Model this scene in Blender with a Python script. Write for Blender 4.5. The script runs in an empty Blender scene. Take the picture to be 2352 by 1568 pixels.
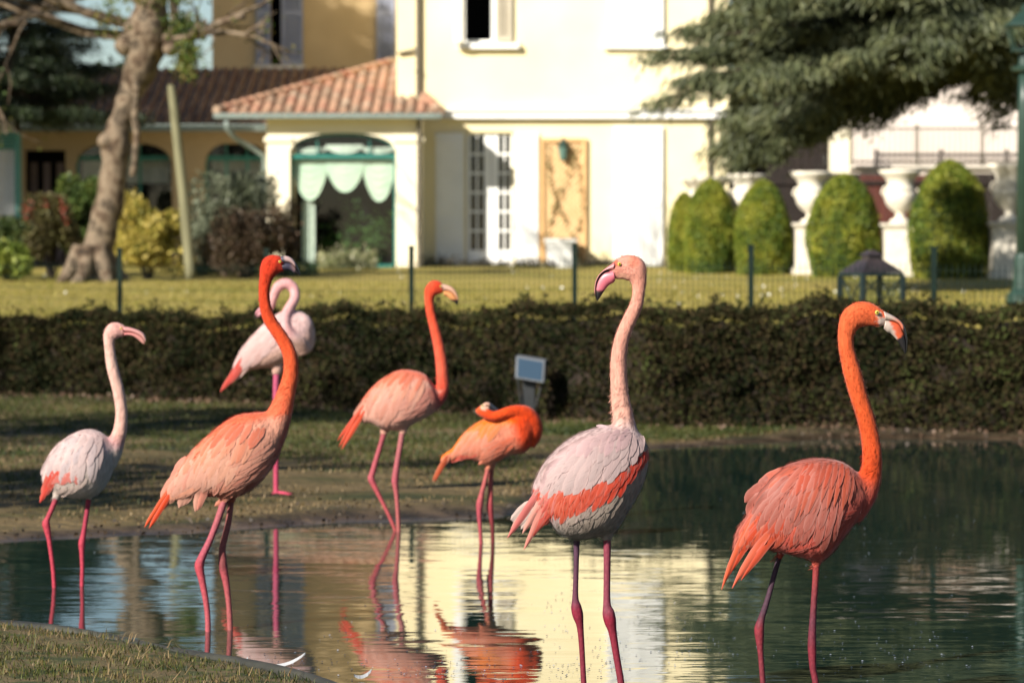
import bpy, bmesh, math, random
import numpy as np
from mathutils import Vector, Matrix
from mathutils.bvhtree import BVHTree
R = math.radians
rng = np.random.default_rng(7)
random.seed(7)
scene = bpy.context.scene

# ------------------------------------------------------------------ camera, sky, sun, exposure
W, H, F = 2352.0, 1568.0, 7840.0          # picture size and focal length in the same pixels
HOR = 585.0                               # row of the horizon
TH = math.atan((H / 2 - HOR) / F)
CAMZ = 1.33
cd = bpy.data.cameras.new('camera')
cam = bpy.data.objects.new('camera', cd)
scene.collection.objects.link(cam)
cam.location = (0, 0, CAMZ)
cam.rotation_euler = (R(90) - TH, 0, 0)
cd.sensor_width = 36.0
cd.lens = F / W * 36.0
cd.clip_end = 3000
cd.clip_start = 0.2
cd.dof.use_dof = True
cd.dof.focus_distance = 9.85
cd.dof.aperture_fstop = 5.8
scene.camera = cam

SUN_AZ, SUN_EL = 41.0, 29.0
w = bpy.data.worlds.new('World'); scene.world = w; w.use_nodes = True
nt = w.node_tree
sky = nt.nodes.new('ShaderNodeTexSky'); sky.sky_type = 'NISHITA'; sky.sun_disc = False
sky.sun_elevation = R(SUN_EL); sky.sun_rotation = R(180 + SUN_AZ)
sky.air_density = 1.0; sky.dust_density = 0.4; sky.ozone_density = 2.5
bg = nt.nodes['Background']; bg.inputs['Strength'].default_value = 0.052
nt.links.new(sky.outputs[0], bg.inputs[0])
sl = bpy.data.lights.new('sun', 'SUN'); sl.energy = 5.0; sl.angle = R(0.5); sl.color = (1.0, 0.93, 0.82)
so = bpy.data.objects.new('sun', sl); scene.collection.objects.link(so)
Ld = Vector((math.sin(R(SUN_AZ)) * math.cos(R(SUN_EL)), math.cos(R(SUN_AZ)) * math.cos(R(SUN_EL)), -math.sin(R(SUN_EL))))
so.rotation_euler = Ld.to_track_quat('-Z', 'Y').to_euler()
so.location = (-30, -20, 40)
scene.view_settings.view_transform = 'Standard'
scene.view_settings.look = 'None'
scene.view_settings.gamma = 1.0
scene.view_settings.exposure = 0.95
scene.cycles.max_bounces = 6
scene.cycles.diffuse_bounces = 3
scene.cycles.transparent_max_bounces = 12
scene.cycles.use_denoising = True

# ------------------------------------------------------------------ helpers
def s2l(c):
    return tuple(((v / 255) / 12.92 if v / 255 <= .04045 else ((v / 255 + .055) / 1.055) ** 2.4) for v in c)
def K(c, f=1.0):
    return tuple(v * f for v in s2l(c))
def X(px, D): return (px - W / 2) / F * D / (math.cos(TH)) / 1.0
def P(px, py, D):
    a = (px - W / 2) / F; b = (H / 2 - py) / F
    dy = math.cos(TH) + b * math.sin(TH); dz = -math.sin(TH) + b * math.cos(TH)
    k = D / dy
    return Vector((a * k, D, CAMZ + dz * k))
def Z(py, D): return P(W / 2, py, D).z

def tag(o, label=None, cat=None, group=None, kind=None):
    if label: o['label'] = label
    if cat: o['category'] = cat
    if group: o['group'] = group
    if kind: o['kind'] = kind
    return o
def empty(name, loc, label=None, cat=None, group=None):
    o = bpy.data.objects.new(name, None); scene.collection.objects.link(o)
    o.empty_display_size = .1
    o.location = loc
    return tag(o, label, cat, group)
def link(name, me, parent=None, mat=None, loc=None):
    o = bpy.data.objects.new(name, me); scene.collection.objects.link(o)
    if mat is not None:
        me.materials.clear()
        for m in (mat if isinstance(mat, (list, tuple)) else [mat]): me.materials.append(m)
    if parent is not None:
        o.parent = parent
        pl = Vector((0, 0, 0)); q = parent
        while q is not None:
            pl += q.location; q = q.parent
        o.location = (-pl if loc is None else Vector(loc) - pl)
    elif loc is not None: o.location = loc
    return o

class MB:
    """collects boxes, tubes, sheets in world coordinates"""
    def __init__(s): s.v = []; s.f = []; s.mi = []; s.cur = 0
    def add(s, vs, fs):
        n = len(s.v); s.v += [tuple(v) for v in vs]; s.f += [[i + n for i in f] for f in fs]; s.mi += [s.cur] * len(fs)
    def box(s, x0, x1, y0, y1, z0, z1):
        s.add([(x0,y0,z0),(x1,y0,z0),(x1,y1,z0),(x0,y1,z0),(x0,y0,z1),(x1,y0,z1),(x1,y1,z1),(x0,y1,z1)],
              [[0,3,2,1],[4,5,6,7],[0,1,5,4],[1,2,6,5],[2,3,7,6],[3,0,4,7]])
    def hexa(s, b, t):
        s.add(list(b) + list(t), [[0,3,2,1],[4,5,6,7],[0,1,5,4],[1,2,6,5],[2,3,7,6],[3,0,4,7]])
    def prism(s, poly, y0, y1):          # polygon in x,z extruded along y
        n = len(poly)
        s.add([(x, y0, z) for x, z in poly] + [(x, y1, z) for x, z in poly],
              [list(range(n)), list(range(2 * n - 1, n - 1, -1))] + [[i, i + n, (i + 1) % n + n, (i + 1) % n] for i in range(n)])
    def tube(s, pts, rad, seg=8, cap=True):
        pts = [Vector(p) for p in pts]; n = len(pts)
        if not hasattr(rad, '__len__'): rad = [rad] * n
        vs = []; fs = []; ref = None
        for i, p in enumerate(pts):
            t = (pts[min(i + 1, n - 1)] - pts[max(i - 1, 0)]).normalized()
            if ref is None: ref = t.orthogonal().normalized()
            ref = (ref - t * ref.dot(t)).normalized(); b = t.cross(ref)
            for k in range(seg):
                a = 2 * math.pi * k / seg
                vs.append(p + (ref * math.cos(a) + b * math.sin(a)) * rad[i])
        for i in range(n - 1):
            for k in range(seg):
                k2 = (k + 1) % seg
                fs.append([i*seg+k, i*seg+k2, (i+1)*seg+k2, (i+1)*seg+k])
        if cap: fs += [list(range(seg))[::-1], [(n-1)*seg+k for k in range(seg)]]
        s.add(vs, fs)
    def lathe(s, cx, cy, prof, seg=20):   # prof: (r,z)
        vs = []; fs = []
        for r, z in prof:
            for k in range(seg):
                a = 2*math.pi*k/seg; vs.append((cx + r*math.cos(a), cy + r*math.sin(a), z))
        for i in range(len(prof)-1):
            for k in range(seg):
                k2 = (k+1) % seg; fs.append([i*seg+k, i*seg+k2, (i+1)*seg+k2, (i+1)*seg+k])
        fs += [list(range(seg))[::-1], [(len(prof)-1)*seg+k for k in range(seg)]]
        s.add(vs, fs)
    def mesh(s, name, smooth=False):
        me = bpy.data.meshes.new(name); me.from_pydata(s.v, [], s.f)
        me.polygons.foreach_set('material_index', s.mi)
        if smooth: me.polygons.foreach_set('use_smooth', [True] * len(me.polygons))
        me.update(); return me
    def build(s, name, mat, parent=None, smooth=False, bevel=0):
        me = s.mesh(name, smooth)
        o = link(name, me, parent, mat)
        if bevel:
            b = o.modifiers.new('bevel', 'BEVEL'); b.width = bevel; b.segments = 2; b.limit_method = 'ANGLE'
        return o

def fast_mesh(name, V, Q, nper):
    """V (n,3) float, Q flat vertex indices, nper verts per face"""
    me = bpy.data.meshes.new(name)
    nf = len(Q) // nper
    me.vertices.add(len(V)); me.vertices.foreach_set('co', np.asarray(V, np.float32).ravel())
    me.loops.add(len(Q)); me.loops.foreach_set('vertex_index', np.asarray(Q, np.int32))
    me.polygons.add(nf)
    me.polygons.foreach_set('loop_start', np.arange(0, len(Q), nper, dtype=np.int32))
    me.polygons.foreach_set('loop_total', np.full(nf, nper, np.int32))
    me.update(calc_edges=True); me.validate()
    return me
def leaves(name, C, size, aspect=0.55, up=None, jit=1.0, curl=0.15):
    """rhombic leaf faces round centres C (n,3); size scalar or (n,)"""
    n = len(C); C = np.asarray(C, float)
    d = rng.normal(size=(n, 3))
    if up is not None: d = d * jit + np.asarray(up)
    d /= np.linalg.norm(d, axis=1)[:, None] + 1e-9
    q = rng.normal(size=(n, 3)); s_ = np.cross(d, q); s_ /= np.linalg.norm(s_, axis=1)[:, None] + 1e-9
    nn = np.cross(d, s_)
    L = (np.ones(n) * size * rng.uniform(.6, 1.3, n))[:, None]
    a = C - d * L * .5; b = C + s_ * L * aspect * .5 + nn * L * curl * .3
    c = C + d * L * .5; e = C - s_ * L * aspect * .5 + nn * L * curl * .3
    V = np.stack([a, b, c, e], 1).reshape(-1, 3)
    return fast_mesh(name, V, np.arange(4 * n), 4)

# ------------------------------------------------------------------ materials
def mat_new(name):
    m = bpy.data.materials.new(name); m.use_nodes = True
    t = m.node_tree; b = t.nodes['Principled BSDF']
    return m, t, b
def nd(t, ty, **kw):
    n = t.nodes.new(ty)
    for k, v in kw.items(): setattr(n, k, v)
    return n
def noise_mat(name, cols, scale=6, detail=5, rough=.75, bump=.15, bscale=None, stretch=(1,1,1), spec=.3, dist=.01, lo=.3, hi=.7, obj=True):
    m, t, b = mat_new(name)
    tc = nd(t, 'ShaderNodeTexCoord'); mp = nd(t, 'ShaderNodeMapping'); mp.inputs['Scale'].default_value = stretch
    g = nd(t, 'ShaderNodeNewGeometry')
    t.links.new(g.outputs['Position'], mp.inputs[0])
    n = nd(t, 'ShaderNodeTexNoise'); n.inputs['Scale'].default_value = scale; n.inputs['Detail'].default_value = detail
    t.links.new(mp.outputs[0], n.inputs[0])
    r = nd(t, 'ShaderNodeValToRGB'); e = r.color_ramp.elements
    e[0].position = lo; e[0].color = (*cols[0], 1); e[1].position = hi; e[1].color = (*cols[-1], 1)
    for i, c in enumerate(cols[1:-1]):
        x = e.new(lo + (hi - lo) * (i + 1) / (len(cols) - 1)); x.color = (*c, 1)
    t.links.new(n.outputs[0], r.inputs[0]); t.links.new(r.outputs[0], b.inputs['Base Color'])
    b.inputs['Roughness'].default_value = rough; b.inputs['Specular IOR Level'].default_value = spec
    if bump:
        n2 = nd(t, 'ShaderNodeTexNoise'); n2.inputs['Scale'].default_value = bscale or scale * 4; n2.inputs['Detail'].default_value = 4
        t.links.new(mp.outputs[0], n2.inputs[0])
        bp = nd(t, 'ShaderNodeBump'); bp.inputs['Strength'].default_value = bump; bp.inputs['Distance'].default_value = dist
        t.links.new(n2.outputs[0], bp.inputs['Height']); t.links.new(bp.outputs[0], b.inputs['Normal'])
    return m
def leaf_mat(name, cols, trans=.25, rough=.55, patch=None, pscale=1.5, spec=.3):
    m, t, b = mat_new(name)
    g = nd(t, 'ShaderNodeNewGeometry')
    r = nd(t, 'ShaderNodeValToRGB'); e = r.color_ramp.elements
    n = len(cols)
    e[0].position = 0; e[0].color = (*cols[0], 1); e[1].position = 1; e[1].color = (*cols[-1], 1)
    for i, c in enumerate(cols[1:-1]):
        x = e.new((i + 1) / (n - 1)); x.color = (*c, 1)
    ns = nd(t, 'ShaderNodeTexNoise'); ns.inputs['Scale'].default_value = pscale; ns.inputs['Detail'].default_value = 3
    t.links.new(g.outputs['Position'], ns.inputs[0])
    mx = nd(t, 'ShaderNodeMath', operation='MULTIPLY_ADD'); mx.inputs[1].default_value = 1.6; mx.inputs[2].default_value = -.8
    t.links.new(ns.outputs[0], mx.inputs[0])
    ad = nd(t, 'ShaderNodeMath', operation='ADD', use_clamp=True)
    sc = nd(t, 'ShaderNodeMath', operation='MULTIPLY_ADD'); sc.inputs[1].default_value = .7; sc.inputs[2].default_value = .15
    t.links.new(g.outputs['Random Per Island'], sc.inputs[0])
    t.links.new(sc.outputs[0], ad.inputs[0]); t.links.new(mx.outputs[0], ad.inputs[1])
    t.links.new(ad.outputs[0], r.inputs[0]); t.links.new(r.outputs[0], b.inputs['Base Color'])
    b.inputs['Roughness'].default_value = rough; b.inputs['Specular IOR Level'].default_value = spec
    if trans:
        tr = nd(t, 'ShaderNodeBsdfTranslucent'); mxs = nd(t, 'ShaderNodeMixShader'); mxs.inputs[0].default_value = trans
        t.links.new(r.outputs[0], tr.inputs[0])
        out = t.nodes['Material Output']
        t.links.new(b.outputs[0], mxs.inputs[1]); t.links.new(tr.outputs[0], mxs.inputs[2]); t.links.new(mxs.outputs[0], out.inputs[0])
    return m
def flat(name, c, rough=.6, metal=0, spec=.4, var=.12, scale=8):
    return noise_mat(name, [tuple(v * (1 - var) for v in c), tuple(v * (1 + var) for v in c)], scale=scale, rough=rough, bump=.08, spec=spec)
def glass_mat(name):
    m, t, b = mat_new(name)
    lw = nd(t, 'ShaderNodeLayerWeight'); lw.inputs[0].default_value = .5
    pw = nd(t, 'ShaderNodeMath', operation='POWER'); pw.inputs[1].default_value = 4; t.links.new(lw.outputs['Facing'], pw.inputs[0])
    fr = nd(t, 'ShaderNodeMath', operation='MULTIPLY_ADD', use_clamp=True); fr.inputs[1].default_value = .9; fr.inputs[2].default_value = .06; t.links.new(pw.outputs[0], fr.inputs[0])
    tr = nd(t, 'ShaderNodeBsdfTransparent'); gl = nd(t, 'ShaderNodeBsdfGlossy'); gl.inputs['Roughness'].default_value = .02
    tr.inputs[0].default_value = (.85, .9, .88, 1)
    mx = nd(t, 'ShaderNodeMixShader'); t.links.new(fr.outputs[0], mx.inputs[0]); t.links.new(tr.outputs[0], mx.inputs[1]); t.links.new(gl.outputs[0], mx.inputs[2])
    t.links.new(mx.outputs[0], t.nodes['Material Output'].inputs[0])
    return m

# ------------------------------------------------------------------ the ground
def sstep(x): x = np.clip(x, 0, 1); return x * x * (3 - 2 * x)
FX = np.array([-40,-14,-9,-6,-2.35,-1.61,-1.02,-.38,.01,.20,.42,.90,1.43,2.26,3.66,8,14,40.])
FY = np.array([13.2,13.3,13.6,14.3,15.7,16.3,16.76,17.1,17.4,19,21.5,23.4,23.8,24.75,24.55,23.8,22.5,20.])
NX = np.array([-40,-9,-6,-1.71,-1.26,-.90,-.60,-.33,0,4,14,40.])
NY = np.array([13.2,13.2,12.8,11.4,10.97,10.44,9.93,9.3,8.4,6.8,6,6.])
def far_y(x): return np.interp(x, FX, FY) + .06 * np.sin(x * 5.1) + .03 * np.sin(x * 13)
def near_y(x): return np.interp(x, NX, NY)
def hedge_y(x): return np.interp(x, [-9, -4.6, -.3, 1.0, 4.0, 8.0, 14], [32.6, 30.0, 27.3, 25.5, 25.0, 24.3, 23.1])
def hedge_z(x): return np.interp(x, [-4.6, 1, 4], [.09, .05, .03])
def gz(x, y):
    x = np.asarray(x, float); y = np.asarray(y, float)
    ys = far_y(x); t = y - ys; yh = np.maximum(hedge_y(x) - .4, ys + .2); zh = hedge_z(x)
    z = np.where(t < 0, -.28 * sstep(-t / 1.2), 0)
    z = z + np.where(t > 0, .03 * sstep(t / .35) + (zh - .03) * sstep(t / (yh - ys)), 0)
    u = y - yh
    z = z + np.where(u > 0, (.36 - zh) * sstep(u / 2.4) + .74 * np.clip((u - 1.6) / (66 - yh), 0, 1), 0)
    # gentle lumps on land, never at the water line
    land = sstep(t / .6)
    z = z + land * .012 * (np.sin(x * 1.7 + y * .9) + np.sin(x * 3.1 - y * 1.3 + 1) * .6)
    return z
def gz1(x, y): return float(gz(x, y))

def ground_mat():
    m, t, b = mat_new('lawn_and_mud')
    g = nd(t, 'ShaderNodeNewGeometry')
    at = nd(t, 'ShaderNodeVertexColor'); at.layer_name = 'mask'
    sep = nd(t, 'ShaderNodeSeparateColor'); t.links.new(at.outputs[0], sep.inputs[0])
    def nz(scale, detail, st=(1, 1, 1)):
        mp = nd(t, 'ShaderNodeMapping'); mp.inputs['Scale'].default_value = st
        t.links.new(g.outputs['Position'], mp.inputs[0])
        n = nd(t, 'ShaderNodeTexNoise'); n.inputs['Scale'].default_value = scale; n.inputs['Detail'].default_value = detail
        t.links.new(mp.outputs[0], n.inputs[0]); return n.outputs[0]
    def ramp(src, cols, lo, hi):
        r = nd(t, 'ShaderNodeValToRGB'); e = r.color_ramp.elements
        e[0].position = lo; e[0].color = (*cols[0], 1); e[1].position = hi; e[1].color = (*cols[-1], 1)
        for i, c in enumerate(cols[1:-1]):
            x = e.new(lo + (hi - lo) * (i + 1) / (len(cols) - 1)); x.color = (*c, 1)
        t.links.new(src, r.inputs[0]); return r.outputs[0]
    def mix(f, a, c, ty='MIX'):
        mx = nd(t, 'ShaderNodeMix', data_type='RGBA', blend_type=ty)
        if hasattr(f, 'node') or hasattr(f, 'is_output'): t.links.new(f, mx.inputs[0])
        else: mx.inputs[0].default_value = f
        t.links.new(a, mx.inputs[6]); t.links.new(c, mx.inputs[7]); return mx.outputs[2]
    lawn = ramp(nz(.5, 5, (.35, 1, 1)), [(.16,.17,.025), (.28,.235,.05), (.36,.28,.08), (.17,.18,.03)], .3, .72)
    fine = ramp(nz(30, 4), [(.55,.6,.5), (1.15,1.1,1.0)], .3, .7)
    lawn = mix(.8, lawn, fine, 'MULTIPLY')
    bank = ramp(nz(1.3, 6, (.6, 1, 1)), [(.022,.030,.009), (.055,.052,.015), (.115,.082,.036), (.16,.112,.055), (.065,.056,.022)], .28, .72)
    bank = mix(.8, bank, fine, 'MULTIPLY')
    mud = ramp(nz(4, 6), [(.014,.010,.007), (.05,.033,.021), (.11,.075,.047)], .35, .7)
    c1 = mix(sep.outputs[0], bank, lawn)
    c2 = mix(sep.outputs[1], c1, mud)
    t.links.new(c2, b.inputs['Base Color'])
    mr = nd(t, 'ShaderNodeMapRange'); mr.inputs[3].default_value = .9; mr.inputs[4].default_value = .35
    t.links.new(sep.outputs[2], mr.inputs[0]); t.links.new(mr.outputs[0], b.inputs['Roughness'])
    b.inputs['Specular IOR Level'].default_value = .25
    bp = nd(t, 'ShaderNodeBump'); bp.inputs['Strength'].default_value = .8; bp.inputs['Distance'].default_value = .05
    t.links.new(nz(9, 8), bp.inputs['Height']); t.links.new(bp.outputs[0], b.inputs['Normal'])
    return m
def axis(parts):
    out = []
    for a, b_, st in parts: out += list(np.arange(a, b_, st))
    return np.array(out + [parts[-1][1]])
gx = axis([(-700,-60,80), (-60,-20,4), (-20,-5,.8), (-5,5,.09), (5,20,.8), (20,60,4), (60,700,80)])
gy = axis([(3,12,1), (12,27,.09), (27,34,.25), (34,80,1), (80,200,12), (200,1400,120)])
GX, GY = np.meshgrid(gx, gy)
GZ = gz(GX, GY)
nx_, ny_ = len(gx), len(gy)
V = np.stack([GX, GY, GZ], -1).reshape(-1, 3)
ii = (np.arange(ny_ - 1)[:, None] * nx_ + np.arange(nx_ - 1)[None, :]).ravel()
Q = np.stack([ii, ii + 1, ii + nx_ + 1, ii + nx_], 1).ravel()
me = fast_mesh('ground', V, Q, 4)
me.polygons.foreach_set('use_smooth', [True] * len(me.polygons))
ca = me.color_attributes.new('mask', 'FLOAT_COLOR', 'POINT')
tt = GY - far_y(GX)
nzv = .5 + .5 * np.sin(GX * 2.3 + np.sin(GY * 1.7) * 2) * np.sin(GY * 1.1 + GX * .6)
lawn_m = sstep((GY - hedge_y(GX)) / 1.0)
wid = np.where(GX > .15, .35, .7)
mud_m = sstep(1 - (tt - .1) / (wid * (0.5 + nzv))) * .95
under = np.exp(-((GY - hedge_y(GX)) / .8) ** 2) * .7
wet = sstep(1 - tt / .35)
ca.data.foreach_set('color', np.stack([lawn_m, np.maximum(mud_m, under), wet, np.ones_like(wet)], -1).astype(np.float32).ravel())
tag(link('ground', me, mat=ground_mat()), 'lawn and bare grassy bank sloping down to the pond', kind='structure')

# ------------------------------------------------------------------ water
def water_mat():
    m, t, b = mat_new('pond_water')
    b.inputs['Base Color'].default_value = (.010, .025, .020, 1)
    b.inputs['Roughness'].default_value = .015; b.inputs['IOR'].default_value = 1.333
    b.inputs['Specular IOR Level'].default_value = .7
    g = nd(t, 'ShaderNodeNewGeometry')
    acc = None
    for sc, st, amp, det in ((1.0, (1.3, 9, 1), .008, 2), (1.0, (3.2, 26, 1), .013, 2), (1.0, (10, 80, 1), .008, 1)):
        mp = nd(t, 'ShaderNodeMapping'); mp.inputs['Scale'].default_value = st
        mp.inputs['Rotation'].default_value = (0, 0, R(4))
        t.links.new(g.outputs['Position'], mp.inputs[0])
        n = nd(t, 'ShaderNodeTexNoise'); n.inputs['Scale'].default_value = sc; n.inputs['Detail'].default_value = det
        n.inputs['Distortion'].default_value = .3
        t.links.new(mp.outputs[0], n.inputs[0])
        sb = nd(t, 'ShaderNodeVectorMath', operation='SUBTRACT'); sb.inputs[1].default_value = (.5, .5, .5)
        t.links.new(n.outputs[1], sb.inputs[0])
        ml = nd(t, 'ShaderNodeVectorMath', operation='MULTIPLY'); ml.inputs[1].default_value = (amp * 1.5, amp * 2, 0)
        t.links.new(sb.outputs[0], ml.inputs[0])
        if acc is None: acc = ml.outputs[0]
        else:
            a = nd(t, 'ShaderNodeVectorMath', operation='ADD'); t.links.new(acc, a.inputs[0]); t.links.new(ml.outputs[0], a.inputs[1]); acc = a.outputs[0]
    # calmer and rougher patches
    mp = nd(t, 'ShaderNodeMapping'); mp.inputs['Scale'].default_value = (.35, 1.6, 1); t.links.new(g.outputs['Position'], mp.inputs[0])
    n = nd(t, 'ShaderNodeTexNoise'); n.inputs['Scale'].default_value = 1.0; n.inputs['Detail'].default_value = 2; t.links.new(mp.outputs[0], n.inputs[0])
    mr = nd(t, 'ShaderNodeMapRange'); mr.inputs[1].default_value = .35; mr.inputs[2].default_value = .65; mr.inputs[3].default_value = .4; mr.inputs[4].default_value = 1.7
    t.links.new(n.outputs[0], mr.inputs[0])
    s = nd(t, 'ShaderNodeVectorMath', operation='SCALE'); t.links.new(acc, s.inputs[0]); t.links.new(mr.outputs[0], s.inputs[3])
    a = nd(t, 'ShaderNodeVectorMath', operation='ADD'); a.inputs[1].default_value = (0, 0, 1); t.links.new(s.outputs[0], a.inputs[0])
    nn = nd(t, 'ShaderNodeVectorMath', operation='NORMALIZE'); t.links.new(a.outputs[0], nn.inputs[0])
    t.links.new(nn.outputs[0], b.inputs['Normal'])
    return m
mb = MB(); mb.add([(-40, 4, 0), (40, 4, 0), (40, 26.5, 0), (-40, 26.5, 0)], [[0, 1, 2, 3]])
tag(mb.build('water', water_mat()), 'calm dark pond water with fine horizontal ripples', kind='structure')

# near bank with its own finer strip
off = np.array([-.03, 0.0, .012, .05, .12, .25, .45, .7, 1.0, 1.5, 2.5, 5, 9])
hgt = np.array([-.2, .02, .085, .10, .105, .11, .115, .12, .125, .13, .14, .15, .15])
xs = axis([(-12, -2.2, .5), (-2.2, .2, .03), (.2, 6, .3)])
NYs = near_y(xs)
Vn = np.zeros((len(off), len(xs), 3))
for j, (o_, h_) in enumerate(zip(off, hgt)):
    Vn[j, :, 0] = xs - o_ * .45; Vn[j, :, 1] = NYs - o_ * .9
    lump = 0 if o_ < .02 else .005
    Vn[j, :, 2] = h_ + lump * (np.sin(xs * 21 + j * 1.9) * .5 + np.sin(xs * 47 + j * 3.1) * .35 )
n2 = len(xs)
ii = (np.arange(len(off) - 1)[:, None] * n2 + np.arange(n2 - 1)[None, :]).ravel()
me = fast_mesh('near_bank', Vn.reshape(-1, 3), np.stack([ii, ii + n2, ii + n2 + 1, ii + 1], 1).ravel(), 4)
me.polygons.foreach_set('use_smooth', [True] * len(me.polygons))
tag(link('near_bank', me, mat=noise_mat('bank_turf', [(.02,.03,.008), (.05,.055,.015), (.12,.085,.04), (.06,.07,.018)], scale=7, rough=.95, bump=.8, bscale=60, dist=.01)),
    'grassy near bank at the bottom left corner of the pond', kind='structure')
# edging strip
ex = np.linspace(-3.2, 1.2, 90); ey = near_y(ex)
k_ = np.ones(5) / 5; ey2 = np.convolve(np.pad(ey, 2, 'edge'), k_, 'valid')
mb = MB(); mb.tube([(x + .012, y + .02, .084 + .008 * math.sin(x * 7)) for x, y in zip(ex, ey2)], .020, 8)
o = mb.build('pond_edging', noise_mat('edging_rubber', [(.012,.013,.012), (.032,.032,.025), (.06,.056,.038)], scale=5, rough=.6, bump=.2, spec=.5), smooth=True)
tag(o, 'dark rounded edging strip along the near bank of the pond', 'edging')

def blades(name, pts, hmin, hmax, wd, lean=.5, mat=None, label=None, cat='grass'):
    n = len(pts); h = rng.uniform(hmin, hmax, n)[:, None]
    a = rng.uniform(0, 2 * math.pi, n); d = np.stack([np.cos(a), np.sin(a), np.zeros(n)], 1)
    s_ = np.stack([-d[:, 1], d[:, 0], np.zeros(n)], 1)
    ln = rng.uniform(.1, 1, n)[:, None] * lean
    ws = (wd * rng.uniform(.6, 1.4, n))[:, None]
    up = np.array([0, 0, 1.])
    b0 = pts - s_ * ws; b1 = pts + s_ * ws
    m0 = pts + up * h * .55 + d * h * ln * .4
    tip = pts + up * h * (1 - ln * .35) + d * h * ln
    V = np.stack([b0, b1, m0 + s_ * ws * .7, tip, m0 - s_ * ws * .7], 1).reshape(-1, 3)
    Q = (np.array([0, 1, 2, 0, 2, 4, 4, 2, 3])[None] + 5 * np.arange(n)[:, None]).ravel()
    me = fast_mesh(name, V, Q, 3)
    return tag(link(name, me, mat=mat), label, cat, kind='stuff')
# foreground grass
n = 60000
t_ = rng.uniform(0, 1, n) ** .8 * 1.9 + .02; xx = rng.uniform(-2.6, .25, n)
px_ = xx - t_ * .45; py_ = near_y(xx) - t_ * .9
dens = np.sin(px_ * 9 + 1) * np.sin(py_ * 11) + .5 * np.sin(px_ * 23 + py_ * 17) + rng.normal(size=n) * .5
keep = dens > -.15
pts = np.stack([px_, py_, np.interp(t_, off, hgt) + .002], 1)[keep]
blades('grass', pts, .006, .026, .0014, 1.1, leaf_mat('bank_grass', [(.010,.016,.005), (.035,.050,.010), (.085,.10,.018), (.14,.105,.035), (.22,.15,.075)], trans=.25, pscale=4.5),
       'short patchy grass on the near bank with dry straw coloured tufts')
n = 1300
t_ = rng.uniform(.03, 1.6, n); xx = rng.uniform(-2.4, .2, n)
pts = np.stack([xx - t_ * .45, near_y(xx) - t_ * .9, np.interp(t_, off, hgt) + .006], 1)
blades('dry_grass', pts, .015, .05, .0015, 2.8, leaf_mat('straw', [(.09,.055,.025), (.20,.14,.065), (.32,.24,.13)], trans=.2),
       'loose dry straw strewn over the near bank')
# far bank grass
n = 90000
xx = rng.uniform(-5.2, 2.2, n); yy = far_y(xx) + .35 + rng.uniform(0, 1, n) * (hedge_y(xx) - far_y(xx) - .3)
dens = np.sin(xx * 2.1 + yy) + np.sin(xx * 5 - yy * 3.3) * .6 + rng.normal(size=n) * .5 + (yy - far_y(xx)) * .12
k = (dens > 0) & (yy < hedge_y(xx))
pts = np.stack([xx, yy, gz(xx, yy)], 1)[k]
tt_ = (pts[:, 1] - far_y(pts[:, 0])) / (hedge_y(pts[:, 0]) - far_y(pts[:, 0])) + rng.normal(size=len(pts)) * .12 + .1 * np.sin(pts[:, 0] * 1.9 + pts[:, 1])
blades('bank_grass', pts[tt_ > .42], .012, .04, .004, 1.0, leaf_mat('far_grass', [(.016,.032,.008), (.04,.055,.012), (.075,.085,.02), (.12,.10,.035)], trans=.25, pscale=1.1),
       'green shaded grass on the far bank in front of the hedge')
blades('dry_bank_grass', pts[tt_ <= .42][::2], .008, .03, .004, 1.3, leaf_mat('far_dry', [(.055,.042,.017), (.12,.085,.036), (.20,.14,.068), (.28,.20,.105)], trans=.2, pscale=1.6),
       'dry brown worn grass on the far bank near the water')
# lawn grass near the fence
n = 60000
xx = rng.uniform(-9, 9, n); yy = hedge_y(xx) + .9 + rng.uniform(0, 1, n) ** 1.5 * 26
pts = np.stack([xx, yy, gz(xx, yy)], 1)
blades('lawn_grass', pts, .02, .05, .009, .9, leaf_mat('lawn_blades', [(.15,.17,.025), (.26,.23,.042), (.34,.28,.07), (.40,.32,.12)], trans=.3, pscale=.5),
       'sunlit yellow green lawn grass beyond the fence')
# daisies
n = 260
xx = np.concatenate([rng.uniform(2.0, 9.5, 200), rng.uniform(-9, 9, 60)]); yy = rng.uniform(38, 64, n)
pts = np.stack([xx, yy, gz(xx, yy) + .05], 1)
me = leaves('daisies', pts, .03, 1.0, up=(0, 0, .2))
tag(link('daisies', me, mat=flat('daisy_white', (.8, .8, .75))), 'tiny white daisies dotted over the lawn', 'flowers', kind='stuff')

# bits of dead leaf and clods along the far shore
n = 900; xx = rng.uniform(-5, 5, n); yy = far_y(xx) + np.abs(rng.normal(size=n)) * .45 + .03
pts = np.stack([xx, yy, gz(xx, yy) + .006], 1)
tag(link('shore_litter', leaves('shore_litter', pts, .022, .8), mat=leaf_mat('shore_bits', [(.012,.009,.006), (.03,.021,.014), (.06,.042,.028), (.09,.07,.05)], trans=0)), 'scattered clods and dead leaves along the muddy far shore', kind='stuff')
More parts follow.
